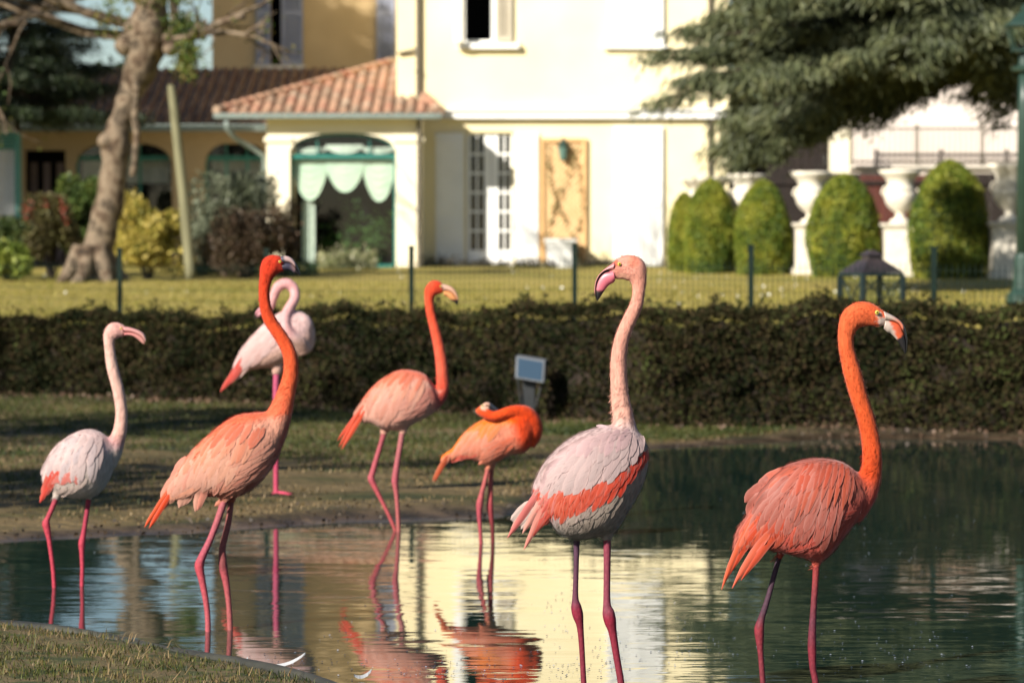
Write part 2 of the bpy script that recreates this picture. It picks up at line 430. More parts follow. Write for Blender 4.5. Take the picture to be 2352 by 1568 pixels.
# ------------------------------------------------------------------ flamingos
def plumage_mat():
    m, t, b = mat_new('plumage')
    at = nd(t, 'ShaderNodeVertexColor'); at.layer_name = 'Col'
    g = nd(t, 'ShaderNodeTexCoord')
    n = nd(t, 'ShaderNodeTexNoise'); n.inputs['Scale'].default_value = 70; n.inputs['Detail'].default_value = 5
    mp = nd(t, 'ShaderNodeMapping'); mp.inputs['Scale'].default_value = (1, 1, .45)
    t.links.new(g.outputs['Object'], mp.inputs[0]); t.links.new(mp.outputs[0], n.inputs[0])
    mr = nd(t, 'ShaderNodeMapRange'); mr.inputs[1].default_value = .25; mr.inputs[2].default_value = .75; mr.inputs[3].default_value = .78; mr.inputs[4].default_value = 1.2
    t.links.new(n.outputs[0], mr.inputs[0])
    mx = nd(t, 'ShaderNodeVectorMath', operation='SCALE'); t.links.new(at.outputs[0], mx.inputs[0]); t.links.new(mr.outputs[0], mx.inputs[3])
    t.links.new(mx.outputs[0], b.inputs['Base Color'])
    b.inputs['Roughness'].default_value = .78; b.inputs['Specular IOR Level'].default_value = .12
    b.inputs['Sheen Weight'].default_value = .12; b.inputs['Sheen Roughness'].default_value = .5
    bp = nd(t, 'ShaderNodeBump'); bp.inputs['Strength'].default_value = .8; bp.inputs['Distance'].default_value = .005
    t.links.new(n.outputs[0], bp.inputs['Height']); t.links.new(bp.outputs[0], b.inputs['Normal'])
    return m
def feather_mat():
    m, t, b = mat_new('feather')
    oi = nd(t, 'ShaderNodeObjectInfo'); uv = nd(t, 'ShaderNodeUVMap'); uv.uv_map = 'UV'
    sp = nd(t, 'ShaderNodeSeparateXYZ'); t.links.new(uv.outputs[0], sp.inputs[0])
    # barbs: slanted fine lines away from the shaft
    ab = nd(t, 'ShaderNodeMath', operation='ABSOLUTE'); t.links.new(sp.outputs[0], ab.inputs[0])
    md = nd(t, 'ShaderNodeMath', operation='MULTIPLY_ADD'); md.inputs[1].default_value = -.35
    t.links.new(ab.outputs[0], md.inputs[0]); t.links.new(sp.outputs[1], md.inputs[2])
    cmb = nd(t, 'ShaderNodeCombineXYZ'); t.links.new(md.outputs[0], cmb.inputs[1]); t.links.new(oi.outputs['Random'], cmb.inputs[2])
    mpp = nd(t, 'ShaderNodeMapping'); mpp.inputs['Scale'].default_value = (1, 14, 40); t.links.new(cmb.outputs[0], mpp.inputs[0])
    n = nd(t, 'ShaderNodeTexNoise'); n.inputs['Scale'].default_value = 1.6; n.inputs['Detail'].default_value = 4; t.links.new(mpp.outputs[0], n.inputs[0])
    mr = nd(t, 'ShaderNodeMapRange'); mr.inputs[1].default_value = .3; mr.inputs[2].default_value = .7; mr.inputs[3].default_value = .86; mr.inputs[4].default_value = 1.12
    t.links.new(n.outputs[0], mr.inputs[0])
    s1 = nd(t, 'ShaderNodeVectorMath', operation='SCALE'); t.links.new(oi.outputs['Color'], s1.inputs[0]); t.links.new(mr.outputs[0], s1.inputs[3])
    # paler towards edge and tip
    pw = nd(t, 'ShaderNodeMath', operation='POWER'); pw.inputs[1].default_value = 3; t.links.new(ab.outputs[0], pw.inputs[0])
    ml = nd(t, 'ShaderNodeMath', operation='MULTIPLY'); ml.inputs[1].default_value = .16; t.links.new(pw.outputs[0], ml.inputs[0])
    mx = nd(t, 'ShaderNodeMix', data_type='RGBA'); t.links.new(ml.outputs[0], mx.inputs[0]); t.links.new(s1.outputs[0], mx.inputs[6]); mx.inputs[7].default_value = (.6, .42, .38, 1)
    t.links.new(mx.outputs[2], b.inputs['Base Color'])
    b.inputs['Roughness'].default_value = .6; b.inputs['Specular IOR Level'].default_value = .2
    bp = nd(t, 'ShaderNodeBump'); bp.inputs['Strength'].default_value = .2; bp.inputs['Distance'].default_value = .002
    t.links.new(n.outputs[0], bp.inputs['Height']); t.links.new(bp.outputs[0], b.inputs['Normal'])
    tr = nd(t, 'ShaderNodeBsdfTranslucent'); t.links.new(mx.outputs[2], tr.inputs[0])
    ms = nd(t, 'ShaderNodeMixShader'); ms.inputs[0].default_value = .15
    t.links.new(b.outputs[0], ms.inputs[1]); t.links.new(tr.outputs[0], ms.inputs[2]); t.links.new(ms.outputs[0], t.nodes['Material Output'].inputs[0])
    return m
def beak_mat():
    m, t, b = mat_new('beak_horn')
    at = nd(t, 'ShaderNodeVertexColor'); at.layer_name = 'Col'
    t.links.new(at.outputs[0], b.inputs['Base Color']); b.inputs['Roughness'].default_value = .38
    return m
def leg_mat_():
    m, t, b = mat_new('scaly_leg')
    at = nd(t, 'ShaderNodeVertexColor'); at.layer_name = 'Col'
    g = nd(t, 'ShaderNodeTexCoord')
    n = nd(t, 'ShaderNodeTexVoronoi'); n.inputs['Scale'].default_value = 150
    mp = nd(t, 'ShaderNodeMapping'); mp.inputs['Scale'].default_value = (1, 1, .6)
    t.links.new(g.outputs['Object'], mp.inputs[0]); t.links.new(mp.outputs[0], n.inputs[0])
    mr = nd(t, 'ShaderNodeMapRange'); mr.inputs[2].default_value = .8; mr.inputs[3].default_value = 1.12; mr.inputs[4].default_value = .75
    t.links.new(n.outputs[0], mr.inputs[0])
    mx = nd(t, 'ShaderNodeVectorMath', operation='SCALE'); t.links.new(at.outputs[0], mx.inputs[0]); t.links.new(mr.outputs[0], mx.inputs[3])
    t.links.new(mx.outputs[0], b.inputs['Base Color']); b.inputs['Roughness'].default_value = .68; b.inputs['Specular IOR Level'].default_value = .2
    bp = nd(t, 'ShaderNodeBump'); bp.inputs['Strength'].default_value = .3; bp.inputs['Distance'].default_value = .002
    t.links.new(n.outputs[0], bp.inputs['Height']); t.links.new(bp.outputs[0], b.inputs['Normal'])
    return m
M_PLUM, M_FEATH, M_BEAK, M_LEG = plumage_mat(), feather_mat(), beak_mat(), leg_mat_()
M_EYE = flat('eye_yellow', K((225, 205, 90), .6), rough=.15, var=.02)
M_PUP = flat('eye_pupil', (.005, .005, .005), rough=.1, var=0)
BF = .54     # sunlit photo colour -> surface colour
def B(r, g, b): return np.array(K((r, g, b), BF))

def catmull(pts, per):
    pts = np.array(pts, float); n = len(pts); out = []
    for i in range(n - 1):
        p0, p1, p2, p3 = pts[max(i-1, 0)], pts[i], pts[i+1], pts[min(i+2, n-1)]
        for k in range(per):
            u = k / per
            out.append(.5 * ((2*p1) + (-p0+p2)*u + (2*p0-5*p1+4*p2-p3)*u*u + (-p0+3*p1-3*p2+p3)*u**3))
    out.append(pts[-1]); return np.array(out)
def tube_arrays(pts, rad, seg, dfac=1.0, sq=None):
    """pts (n,3), ring radius in plane rad, across depth rad*dfac; bird lies in the x,z plane"""
    n = len(pts); V = []; Fc = []
    if not hasattr(dfac, '__len__'): dfac = np.full(n, dfac)
    for i in range(n):
        t = pts[min(i+1, n-1)] - pts[max(i-1, 0)]; t = t / (np.linalg.norm(t) + 1e-12)
        yv = np.array([0, 1., 0]); yv = yv - t * t.dot(yv); yv /= np.linalg.norm(yv)
        q = np.cross(t, yv)
        for k in range(seg):
            a = 2 * math.pi * k / seg
            V.append(pts[i] + q * math.cos(a) * rad[i] + yv * math.sin(a) * rad[i] * dfac[i])
    for i in range(n - 1):
        for k in range(seg):
            k2 = (k + 1) % seg; Fc.append([i*seg+k, i*seg+k2, (i+1)*seg+k2, (i+1)*seg+k])
    Fc += [list(range(seg))[::-1], [(n-1)*seg + k for k in range(seg)]]
    return V, Fc

class Bird:
    def __init__(s, D, Wy, label):
        s.D = D; s.cx = None; s.label = label; s.Wy = Wy
    def p(s, x, y, dy=0.0):
        v = P(x, y, s.D); return np.array([v.x, s.D + dy, v.z]) - s.o
    def build(s, ax, outline, neck, neckcols, bodycol, legs, legcols, patches=(), kd=.8, dmax=.1, vox=.0055, thigh=None, extra=()):
        D = s.D
        fx = np.mean([l[-1][0] for l in legs]); s.o = np.zeros(3)
        g0 = P(fx, s.Wy, D); s.o = np.array([g0.x, D, max(g0.z, 0) if s.Wy else 0])
        s.root = empty('flamingo', s.o, s.label, 'flamingo', 'flamingos in and beside the pond')
        px2m = D / F
        bm = []; V = []; Fc = []
        def add(v, f):
            n = len(V); V.extend(v); Fc.extend([[i + n for i in q] for q in f])
        # body from its outline
        ol = catmull([outline[-1]] + list(outline) + [outline[0], outline[1]], 6)[6:-6]
        a = np.array(ax, float); a /= np.linalg.norm(a); q = np.array([a[1], -a[0]])   # q points up in the picture when a runs to the right
        if q[1] > 0: q = -q
        T = ol @ a; U = ol @ q
        t0, t1 = T.min(), T.max(); N = 26; rings = []
        for i in range(N):
            u_ = .5 - .5 * math.cos(math.pi * (i + .35) / (N - .3)); t = t0 + (t1 - t0) * u_
            hits = []
            for j in range(len(ol)):
                ta, tb = T[j], T[(j + 1) % len(ol)]
                if (ta - t) * (tb - t) <= 0 and ta != tb:
                    hits.append(U[j] + (U[(j + 1) % len(ol)] - U[j]) * (t - ta) / (tb - ta))
            if len(hits) < 2: continue
            lo, hi = min(hits), max(hits); rings.append((t, lo, hi))
        seg = 24; bv = []
        s.ax = a; s.qd = q; s.rings = np.array(rings)
        for t, lo, hi in rings:
            c = (lo + hi) / 2; h = (hi - lo) / 2; dep = min(h * px2m * kd, dmax)
            for k in range(seg):
                an = 2 * math.pi * k / seg
                ca_, sa_ = math.cos(an), math.sin(an)
                e = .88
                xy = a * t + q * (c + h * math.copysign(abs(ca_) ** e, ca_))
                bv.append(s.p(xy[0], xy[1], dep * math.copysign(abs(sa_) ** e, sa_)))
        n = len(rings); bf = []
        for i in range(n - 1):
            for k in range(seg):
                k2 = (k + 1) % seg; bf.append([i*seg+k, i*seg+k2, (i+1)*seg+k2, (i+1)*seg+k])
        bf += [list(range(seg))[::-1], [(n-1)*seg + k for k in range(seg)]]
        add(bv, bf)
        # neck and head as one swept tube: (x, y, halfwidth, depth offset, depth factor)
        nk = np.array([(list(x) + [0, 1][len(x) - 3:])[:5] if len(x) < 5 else x for x in neck], float)
        nk = catmull(nk, 7)
        pts = np.array([s.p(x, y, dy) for x, y, hw, dy, df in nk]); rad = nk[:, 2] * px2m
        add(*tube_arrays(pts, rad, 18, nk[:, 4]))
        for (x, y, hw, dy, L_, ang, df) in extra:       # extra blobs
            cc = np.array([[x - L_ * math.cos(R(ang)) * u, y - L_ * math.sin(R(ang)) * u] for u in np.linspace(-1, 1, 11)])
            rr = [max(hw * math.sqrt(max(1 - u * u, 0)), .8) for u in np.linspace(-1, 1, 11)]
            add(*tube_arrays(np.array([s.p(c[0], c[1], dy) for c in cc]), np.array(rr) * px2m, 16, df))
        # thighs
        for li, lg in enumerate(legs):
            yo = s.legy[li]
            (x0, y0, h0), (x1, y1, h1) = lg[0][:3], lg[1][:3]
            th = thigh or 26
            dx, dy_ = x0 - x1, y0 - y1; l_ = math.hypot(dx, dy_); dx /= l_; dy_ /= l_
            st = [(x0 + dx * 45, y0 + dy_ * 45, th), (x0 + dx * 22, y0 + dy_ * 22, th * .72), (x0 + dx*3, y0 + dy_*3, h0 * 1.7), (x0 - dx * 14, y0 - dy_ * 14, h0 * 1.12)]
            st = catmull(st, 5)
            add(*tube_arrays(np.array([s.p(x, y, yo) for x, y, h in st]), st[:, 2] * px2m, 12, .9))
        me = bpy.data.meshes.new('tmp'); me.from_pydata([tuple(v) for v in V], [], Fc); me.update()
        bmm = bmesh.new(); bmm.from_mesh(me); bmesh.ops.recalc_face_normals(bmm, faces=bmm.faces); bmm.to_mesh(me); bmm.free()
        ob = bpy.data.objects.new('tmp', me); scene.collection.objects.link(ob)
        r = ob.modifiers.new('r', 'REMESH'); r.mode = 'VOXEL'; r.voxel_size = vox; r.use_smooth_shade = True
        sm = ob.modifiers.new('s', 'SMOOTH'); sm.factor = .5; sm.iterations = 6
        dg = bpy.context.evaluated_depsgraph_get(); ev = ob.evaluated_get(dg); m2 = ev.to_mesh()
        nv = len(m2.vertices); co = np.empty(nv * 3); m2.vertices.foreach_get('co', co); co = co.reshape(-1, 3)
        faces = [list(p_.vertices) for p_ in m2.polygons]; ev.to_mesh_clear()
        bpy.data.objects.remove(ob); bpy.data.meshes.remove(me)
        s.bvh = BVHTree.FromPolygons([tuple(v) for v in co], faces)
        # colours
        pxy = np.stack([(co[:, 0] + s.o[0]) / D * F + W / 2, 0 * co[:, 0]], 1)
        # invert the pixel mapping numerically
        zz = co[:, 2] + s.o[2]
        tn = (zz - CAMZ) / D
        b_ = (tn * math.cos(TH) + math.sin(TH)) / (math.cos(TH) - tn * math.sin(TH))
        dyy = math.cos(TH) + b_ * math.sin(TH)
        s_px = (co[:, 0] + s.o[0]) * dyy / D * F + W / 2; s_py = H / 2 - b_ * F
        pp = np.stack([s_px, s_py], 1)
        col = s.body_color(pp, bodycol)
        kn = len(nk); d2 = ((pp[:, None, :] - nk[None, :, :2]) ** 2).sum(2) ** .5
        i_ = np.argmin(d2 / np.maximum(nk[None, :, 2], 6), 1); dn = (d2 / np.maximum(nk[None, :, 2], 6)).min(1)
        tpar = i_ / (kn - 1)
        st = np.array([c[0] for c in neckcols]); cc = np.array([c[1] for c in neckcols])
        ncol = np.stack([np.interp(tpar, st, cc[:, k]) for k in range(3)], 1)
        wgt = sstep((1.5 - dn) / .5)[:, None] * sstep((tpar - s.nfade[0]) / s.nfade[1])[:, None]
        col = col * (1 - wgt) + ncol * wgt
        for (x, y, r_, c) in patches:
            d_ = np.hypot(pp[:, 0] - x, pp[:, 1] - y) / r_
            w_ = sstep((1.25 - d_) / .5)[:, None]; col = col * (1 - w_) + np.array(c) * w_
        # legs, appended to the same mesh
        Vl = []; Fl = []; Cl = []
        for li, lg in enumerate(legs):
            L_ = catmull([list(p_[:3]) for p_ in lg], 5); yo = s.legy[li]
            pts = np.array([s.p(x, y, yo) for x, y, h in L_])
            v, f = tube_arrays(pts, L_[:, 2] * px2m, 10, 1.0)
            n = len(Vl); Vl += v; Fl += [[i + n for i in q_] for q_ in f]
            lc = legcols[li]; u = np.linspace(0, 1, len(L_))
            c = np.stack([np.interp(u, [x[0] for x in lc], [x[1][k] for x in lc]) for k in range(3)], 1)
            Cl += list(np.repeat(c * s.legscale, 10, 0))
        for ft in s.feet:
            for (pa, pb, ra, rb) in ft:
                v, f = tube_arrays(np.array([pa, (np.array(pa) + pb) / 2 + np.array([0, 0, .006]), pb]), [ra, (ra + rb) / 2, rb], 8)
                n = len(Vl); Vl += v; Fl += [[i + n for i in q_] for q_ in f]; Cl += [legcols[0][-1][1]] * len(v)
        allv = np.concatenate([co, np.array(Vl)]); off_ = len(co)
        allf = faces + [[i + off_ for i in f] for f in Fl]
        mf = bpy.data.meshes.new('body'); mf.from_pydata(allv.tolist(), [], allf)
        mf.polygons.foreach_set('use_smooth', [True] * len(mf.polygons))
        mf.polygons.foreach_set('material_index', [0] * len(faces) + [1] * len(Fl))
        mf.update()
        ca_ = mf.color_attributes.new('Col', 'FLOAT_COLOR', 'POINT')
        cf = np.concatenate([np.concatenate([col, np.array(Cl)]), np.ones((len(allv), 1))], 1)
        ca_.data.foreach_set('color', cf.astype(np.float32).ravel())
        o = bpy.data.objects.new('body', mf); scene.collection.objects.link(o); o.parent = s.root
        mf.materials.append(M_PLUM); mf.materials.append(M_LEG)
        s.pp = pp; s.px2m = px2m; s.bodyfn = bodycol; s.mf = mf; s.nl = len(Fl); s.nk = nk; s.cf = cf
        return s
    legscale = .78; blend = .3
    legy = (-.02, .03); nfade = (.08, .12); feet = ()
    def down(s, N, Lb=(.012, .032), Ln=(.004, .010), wd=.0009, dirf=None):
        me = s.mf; n = len(me.polygons) - s.nl; ar = np.empty(len(me.polygons)); ce = np.empty(len(me.polygons) * 3); no = np.empty(len(me.polygons) * 3)
        me.polygons.foreach_get('area', ar); me.polygons.foreach_get('center', ce); me.polygons.foreach_get('normal', no)
        ce = ce.reshape(-1, 3)[:n]; no = no.reshape(-1, 3)[:n]; ar = ar[:n]
        idx = rng.choice(n, N, p=ar / ar.sum())
        fpx = (ce[idx][:, 0] + s.o[0]) / s.D * F + W / 2; fpy = H / 2 + F * math.tan(TH) * -1 + (CAMZ - ce[idx][:, 2] - s.o[2]) / s.D * F
        q_ = np.stack([fpx, fpy], 1); dq = (((q_[:, None, :] - s.nk[None, :, :2]) ** 2).sum(2) ** .5 / np.maximum(s.nk[None, :, 2], 6))
        isn = (dq.min(1) < 1.25) & (np.argmin(dq, 1) > len(s.nk) * .26); idx = idx[isn | (rng.uniform(0, 1, N) < .22)]; N = len(idx); p_ = ce[idx]; nn = no[idx]
        p_ = p_ + rng.normal(size=(N, 3)) * .002
        zz = p_[:, 2] + s.o[2]; tn = (zz - CAMZ) / s.D; b_ = (tn * math.cos(TH) + math.sin(TH)) / (math.cos(TH) - tn * math.sin(TH))
        px = (p_[:, 0] + s.o[0]) * (math.cos(TH) + b_ * math.sin(TH)) / s.D * F + W / 2; py = H / 2 - b_ * F; pp = np.stack([px, py], 1)
        t, v = s.tv(pp)
        nk = s.nk; dd = ((pp[:, None, :] - nk[None, :, :2]) ** 2).sum(2) ** .5 / np.maximum(nk[None, :, 2], 6); ii = np.argmin(dd, 1); onn = (dd.min(1) < 1.25) & (ii > len(nk) * .26)
        tg = nk[np.maximum(ii - 2, 0), :2] - nk[np.minimum(ii + 2, len(nk) - 1), :2]; tg /= np.linalg.norm(tg, axis=1)[:, None] + 1e-9
        d2 = np.stack([-.9 + .55 * np.sin(np.pi * np.clip(v, 0, 1)), .55 + .45 * np.sin(np.pi * np.clip(v, 0, 1))], 1)
        d2 = np.where(onn[:, None], tg, d2) + rng.normal(size=(N, 2)) * .13
        d = np.stack([d2[:, 0], rng.normal(size=N) * .05, -d2[:, 1]], 1)
        d -= nn * (d * nn).sum(1)[:, None]; d /= np.linalg.norm(d, axis=1)[:, None] + 1e-9
        sd = np.cross(nn, d); L_ = np.where(onn, rng.uniform(Ln[0], Ln[1], N), rng.uniform(Lb[0], Lb[1], N))[:, None]
        w_ = (wd * rng.uniform(.6, 1.6, N) * np.where(onn, .6, .8))[:, None]; o1 = np.where(onn, .0, .0002)[:, None]; o2 = (np.where(onn, .0016, .0016) * rng.uniform(.3, 1.2, N))[:, None]
        V = np.stack([p_ + nn * o1, p_ + d * L_ * .5 + sd * w_ + nn * (o1 + o2 * .8), p_ + d * L_ + nn * o2, p_ + d * L_ * .5 - sd * w_ + nn * (o1 + o2 * .8)], 1).reshape(-1, 3)
        m = fast_mesh('down', V, np.arange(4 * N), 4)
        # colour of the nearest body vertex
        vi = np.array([me.polygons[int(i)].vertices[0] for i in idx]); cc = s.cf[vi, :3] * rng.uniform(.84, 1.18, N)[:, None]
        ca = m.color_attributes.new('Col', 'FLOAT_COLOR', 'POINT'); ca.data.foreach_set('color', np.concatenate([np.repeat(cc, 4, 0), np.ones((4 * N, 1))], 1).astype(np.float32).ravel())
        o = bpy.data.objects.new('down', m); scene.collection.objects.link(o); o.parent = s.root; m.materials.append(M_PLUM); tag(o, kind='stuff')
    def tv(s, pp):
        pp = np.atleast_2d(pp); t = pp @ s.ax; u = pp @ s.qd; r = s.rings
        lo = np.interp(t, r[:, 0], r[:, 1]); hi = np.interp(t, r[:, 0], r[:, 2])
        return (t - r[0, 0]) / (r[-1, 0] - r[0, 0]), np.clip((hi - u) / np.maximum(hi - lo, 1), 0, 1)
    def body_color(s, pp, fn):
        t, v = s.tv(pp); return fn(t, v, pp)
    def part(s, name, V, Fc, mat, cols=None, smooth=True, col=None, parent=None, uv=None):
        m = bpy.data.meshes.new(name); m.from_pydata([tuple(v) for v in V], [], Fc)
        if smooth: m.polygons.foreach_set('use_smooth', [True] * len(m.polygons))
        m.update()
        if cols is not None:
            c = m.color_attributes.new('Col', 'FLOAT_COLOR', 'POINT')
            c.data.foreach_set('color', np.concatenate([np.array(cols), np.ones((len(V), 1))], 1).astype(np.float32).ravel())
        if uv is not None:
            ul = m.uv_layers.new(name='UV'); vi = np.empty(len(m.loops), np.int32); m.loops.foreach_get('vertex_index', vi)
            ul.data.foreach_set('uv', np.array(uv)[vi].astype(np.float32).ravel())
        o = bpy.data.objects.new(name, m); scene.collection.objects.link(o); o.parent = parent or s.root
        m.materials.append(mat)
        if col is not None: o.color = (*col, 1)
        return o
    def loft(s, name, A, Bq, dep, cfun, dy=0, parent=None):
        """beak half between two picture curves"""
        A = catmull(A, 4); Bq = catmull(Bq, 4); n = len(A); seg = 12; V = []; Fc = []; C = []
        for i in range(n):
            u = i / (n - 1); dd = np.interp(u, np.linspace(0, 1, len(dep)), dep) * s.px2m
            c = (A[i] + Bq[i]) / 2; h = (A[i] - Bq[i]) / 2
            for k in range(seg):
                a = 2 * math.pi * k / seg; xy = c + h * math.cos(a)
                V.append(s.p(xy[0], xy[1], dy + dd * math.sin(a))); C.append(cfun(u, .5 - .5 * math.cos(a), xy))
        for i in range(n - 1):
            for k in range(seg):
                k2 = (k + 1) % seg; Fc.append([i*seg+k, i*seg+k2, (i+1)*seg+k2, (i+1)*seg+k])
        Fc += [list(range(seg))[::-1], [(n-1)*seg+k for k in range(seg)]]
        return s.part(name, V, Fc, M_BEAK, cols=C, parent=parent)
    def beak(s, top, mouth, bot, dep, cu, cl, dy=0):
        s.loft('upper_bill', top, mouth, dep, cu, dy); s.loft('lower_bill', mouth, bot, [d * .92 for d in dep], cl, dy)
    def eye(s, x, y, r, dy):
        m = MB(); c = s.p(x, y, dy)
        prof = [(r * s.px2m * math.sin(a), -r * s.px2m * .55 * math.cos(a)) for a in np.linspace(.12, math.pi - .12, 7)]
        def disc(mb, rr, cy, th):
            n = 16
            for j, (q_, dz) in enumerate([(rr, 0), (rr * .85, -th * .7), (rr * .5, -th)]):
                mb.v += [(c[0] + q_ * math.cos(2*math.pi*k/n), cy + dz, c[2] + q_ * math.sin(2*math.pi*k/n)) for k in range(n)]
            for j in range(2):
                for k in range(n): mb.f.append([j*n+k, j*n+(k+1) % n, (j+1)*n+(k+1) % n, (j+1)*n+k]); mb.mi.append(0)
            mb.f.append([2*n+k for k in range(n)]); mb.mi.append(0)
        disc(m, r * s.px2m, c[1], r * s.px2m * .5)
        me = m.mesh('eye', True); o = bpy.data.objects.new('eye', me); scene.collection.objects.link(o); o.parent = s.root; me.materials.append(M_EYE)
        m = MB(); disc(m, r * s.px2m * .42, c[1] - r * s.px2m * .48, r * s.px2m * .14)
        me = m.mesh('pupil', True); o2 = bpy.data.objects.new('pupil', me); scene.collection.objects.link(o2); o2.parent = o; me.materials.append(M_PUP)
    def surf(s, x, y):
        v = s.p(x, y); h = s.bvh.ray_cast(Vector((v[0], -1.0, v[2])), Vector((0, 1, 0)))
        return None if h[0] is None else h[0].y
    def feather(s, x, y, dx, dy, L_, w_, col, lift=.0, bend=0.0, parent=None, pointy=0.35, base=.0012):
        l = math.hypot(dx, dy); dx /= l; dy /= l; nx, ny = -dy, dx
        ts = np.linspace(0, 1, 8); us = (-1, -.5, 0, .5, 1); prof = np.array([1 + random.uniform(-.10, .10) for _ in ts]) * np.interp(ts, [0, .12, .35, .65, .85, .95, 1], [.35, .72, 1, 1 - .25 * pointy, .82 - .35 * pointy, .52 - .25 * pointy, .06])
        V = []; UV = []; last = None
        for i, t in enumerate(ts):
            bx = x + dx * L_ * t + nx * bend * L_ * t * t; by = y + dy * L_ * t + ny * bend * L_ * t * t
            yc = s.surf(bx, by)
            if yc is not None and last is not None and yc - last > .012: yc = last + .012
            if yc is None: yc = (last + .006) if last is not None else -.02
            if last is not None and yc < last - .03: yc = last - .03
            last = yc
            for u in us:
                w2 = w_ * .5 * prof[i] * u
                X_, Y_ = bx + nx * w2, by + ny * w2
                ys = s.surf(X_, Y_)
                if ys is None or ys > yc + .02: ys = yc + .006 * abs(u)
                ys = .5 * ys + .5 * yc if abs(ys - yc) < .03 else yc
                v = s.p(X_, Y_)
                V.append((v[0], ys - base - lift * .32 * (.3 + .7 * t) - .0005 * (1 - abs(u)), v[2])); UV.append((u, t))
        Fc = [[i*5+k, i*5+k+1, (i+1)*5+k+1, (i+1)*5+k] for i in range(7) for k in range(4)]
        return s.part('feather', V, Fc, M_FEATH, col=col, parent=parent, uv=UV)
    def rows(s, poly, shift, nrows, n, d0, d1, L_, w_, colf, lift0=.002, dl=.0012, jit=.12, parent=None, pointy=0.45, bend=0.0):
        poly = np.array(poly, float); seg = np.r_[0, np.cumsum(np.hypot(*np.diff(poly, axis=0).T))]
        for k in range(nrows):
            for i in range(n):
                u = (i + (.5 if k % 2 else .0) + random.uniform(-.2, .2)) / max(n - 1, 1); u = min(max(u, 0), 1)
                x = np.interp(u * seg[-1], seg, poly[:, 0]) + shift[0] * k + random.uniform(-2, 2); y = np.interp(u * seg[-1], seg, poly[:, 1]) + shift[1] * k + random.uniform(-2, 2)
                d = (1 - u) * np.array(d0, float) + u * np.array(d1, float); an = math.atan2(d[1], d[0]) + random.uniform(-jit, jit)
                ln = (L_[0] * (1 - u) + L_[1] * u) * random.uniform(.92, 1.35); ww = (w_[0] * (1 - u) + w_[1] * u) * random.uniform(.85, 1.15)
                under = s.body_color(np.array([[x + d[0] / (abs(d[0]) + abs(d[1])) * ln * .5, y + d[1] / (abs(d[0]) + abs(d[1])) * ln * .5]]), s.bodyfn)[0]
                c = mixc(np.array(colf(u, k / max(nrows - 1, 1))), under, s.blend) * random.uniform(.94, 1.06)
                s.feather(x, y, math.cos(an), math.sin(an), ln, ww, c, lift0 + dl * k + random.uniform(0, .0008), parent=parent, pointy=pointy, bend=bend + random.uniform(-.04, .04))
    def wing(s):
        o = bpy.data.objects.new('wing', None); scene.collection.objects.link(o); o.parent = s.root; o.empty_display_size = .05; return o
def mixc(a, b, t): return np.array(a) * (1 - t) + np.array(b) * t
def mixa(a, b, w_): return np.array(a)[None] * (1 - w_[:, None]) + np.array(b)[None] * w_[:, None]

ORANGE = B(246, 82, 32); REDOR = B(225, 60, 22); SALM = B(240, 150, 120); DEEP = B(240, 95, 60)
# ---------------------------------------------------------------- 6: pale pink flamingo with the grey back
b6 = Bird(9.93, 0, 'tall pale pink flamingo with greyish back, red wing band and head turned left')
b6.legy = (.03, -.02); b6.legscale = .62
grey, pinkw, neckp = B(214, 184, 182), B(196, 176, 160), B(246, 176, 156)
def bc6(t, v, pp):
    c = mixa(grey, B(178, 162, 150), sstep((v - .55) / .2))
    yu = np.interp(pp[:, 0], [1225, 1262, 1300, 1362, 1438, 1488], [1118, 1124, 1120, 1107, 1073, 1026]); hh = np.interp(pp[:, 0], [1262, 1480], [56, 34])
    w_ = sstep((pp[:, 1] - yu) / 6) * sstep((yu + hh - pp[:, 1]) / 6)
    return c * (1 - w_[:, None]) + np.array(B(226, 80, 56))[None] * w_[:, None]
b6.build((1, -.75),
    [(1371,981),(1334,993),(1296,1015),(1268,1041),(1245,1069),(1229,1102),(1222,1125),(1236,1165),(1255,1195),(1268,1207),(1292,1228),(1324,1238),(1362,1235),(1392,1226),(1412,1222),(1426,1204),(1454,1158),(1478,1111),(1490,1056),(1486,1020),(1468,992),(1440,978),(1404,975)],
    [(1448,1030,30,0,1),(1440,1000,28,0,1),(1434,975,26,0,1),(1430,949,24,0,1),(1424,911,21.5,0,1),(1421,865,19.5,0,1),(1421,820,18.5,0,1),(1429,776,17,0,1),(1445,736,16.5,0,1),(1461,702,15.5,0,1),(1467,668,15,0,1),(1466,640,20,0,.82),(1457,620,30,0,.68),(1442,615,30,0,.62),(1424,619,25,0,.6),(1410,625,17,0,.6),(1402,627,12,0,.6)],
    [(0, B(225,190,180)), (.15, B(250,190,170)), (.4, neckp), (.7, B(248,172,150)), (.8, B(244,170,150)), (.9, B(240,160,140)), (1, B(236,140,140))],
    bc6,
    [[(1325,1232,7.5),(1324,1300,6),(1322,1371,7),(1324,1395,12),(1328,1415,12.5),(1333,1441,8),(1337,1491,6.5),(1341,1566,6.5),(1346,1650,7),(1347,1760,7)],
     [(1394,1228,9),(1394,1300,8),(1393.6,1380,8.5),(1397,1404,14),(1401,1424,14),(1407,1451,9.5),(1416,1506,8),(1426,1566,8),(1436,1650,8),(1440,1760,8)]],
    [[(0, B(120,90,120)), (.25, B(150,80,105)), (.38, B(200,60,90)), (.5, B(190,60,85)), (1, B(170,70,90))], [(0, B(200,90,115)), (.3, B(190,95,115)), (.42, B(205,55,85)), (.55, B(195,60,85)), (1, B(180,75,95))]],
    kd=.9, dmax=.12, thigh=24,
    patches=[(1412, 604, 9, B(238,120,95)), (1455, 600, 14, B(240,150,125)), (1430, 640, 14, B(240,175,150))])
pk, blk = B(245, 140, 155), (.012, .011, .012)
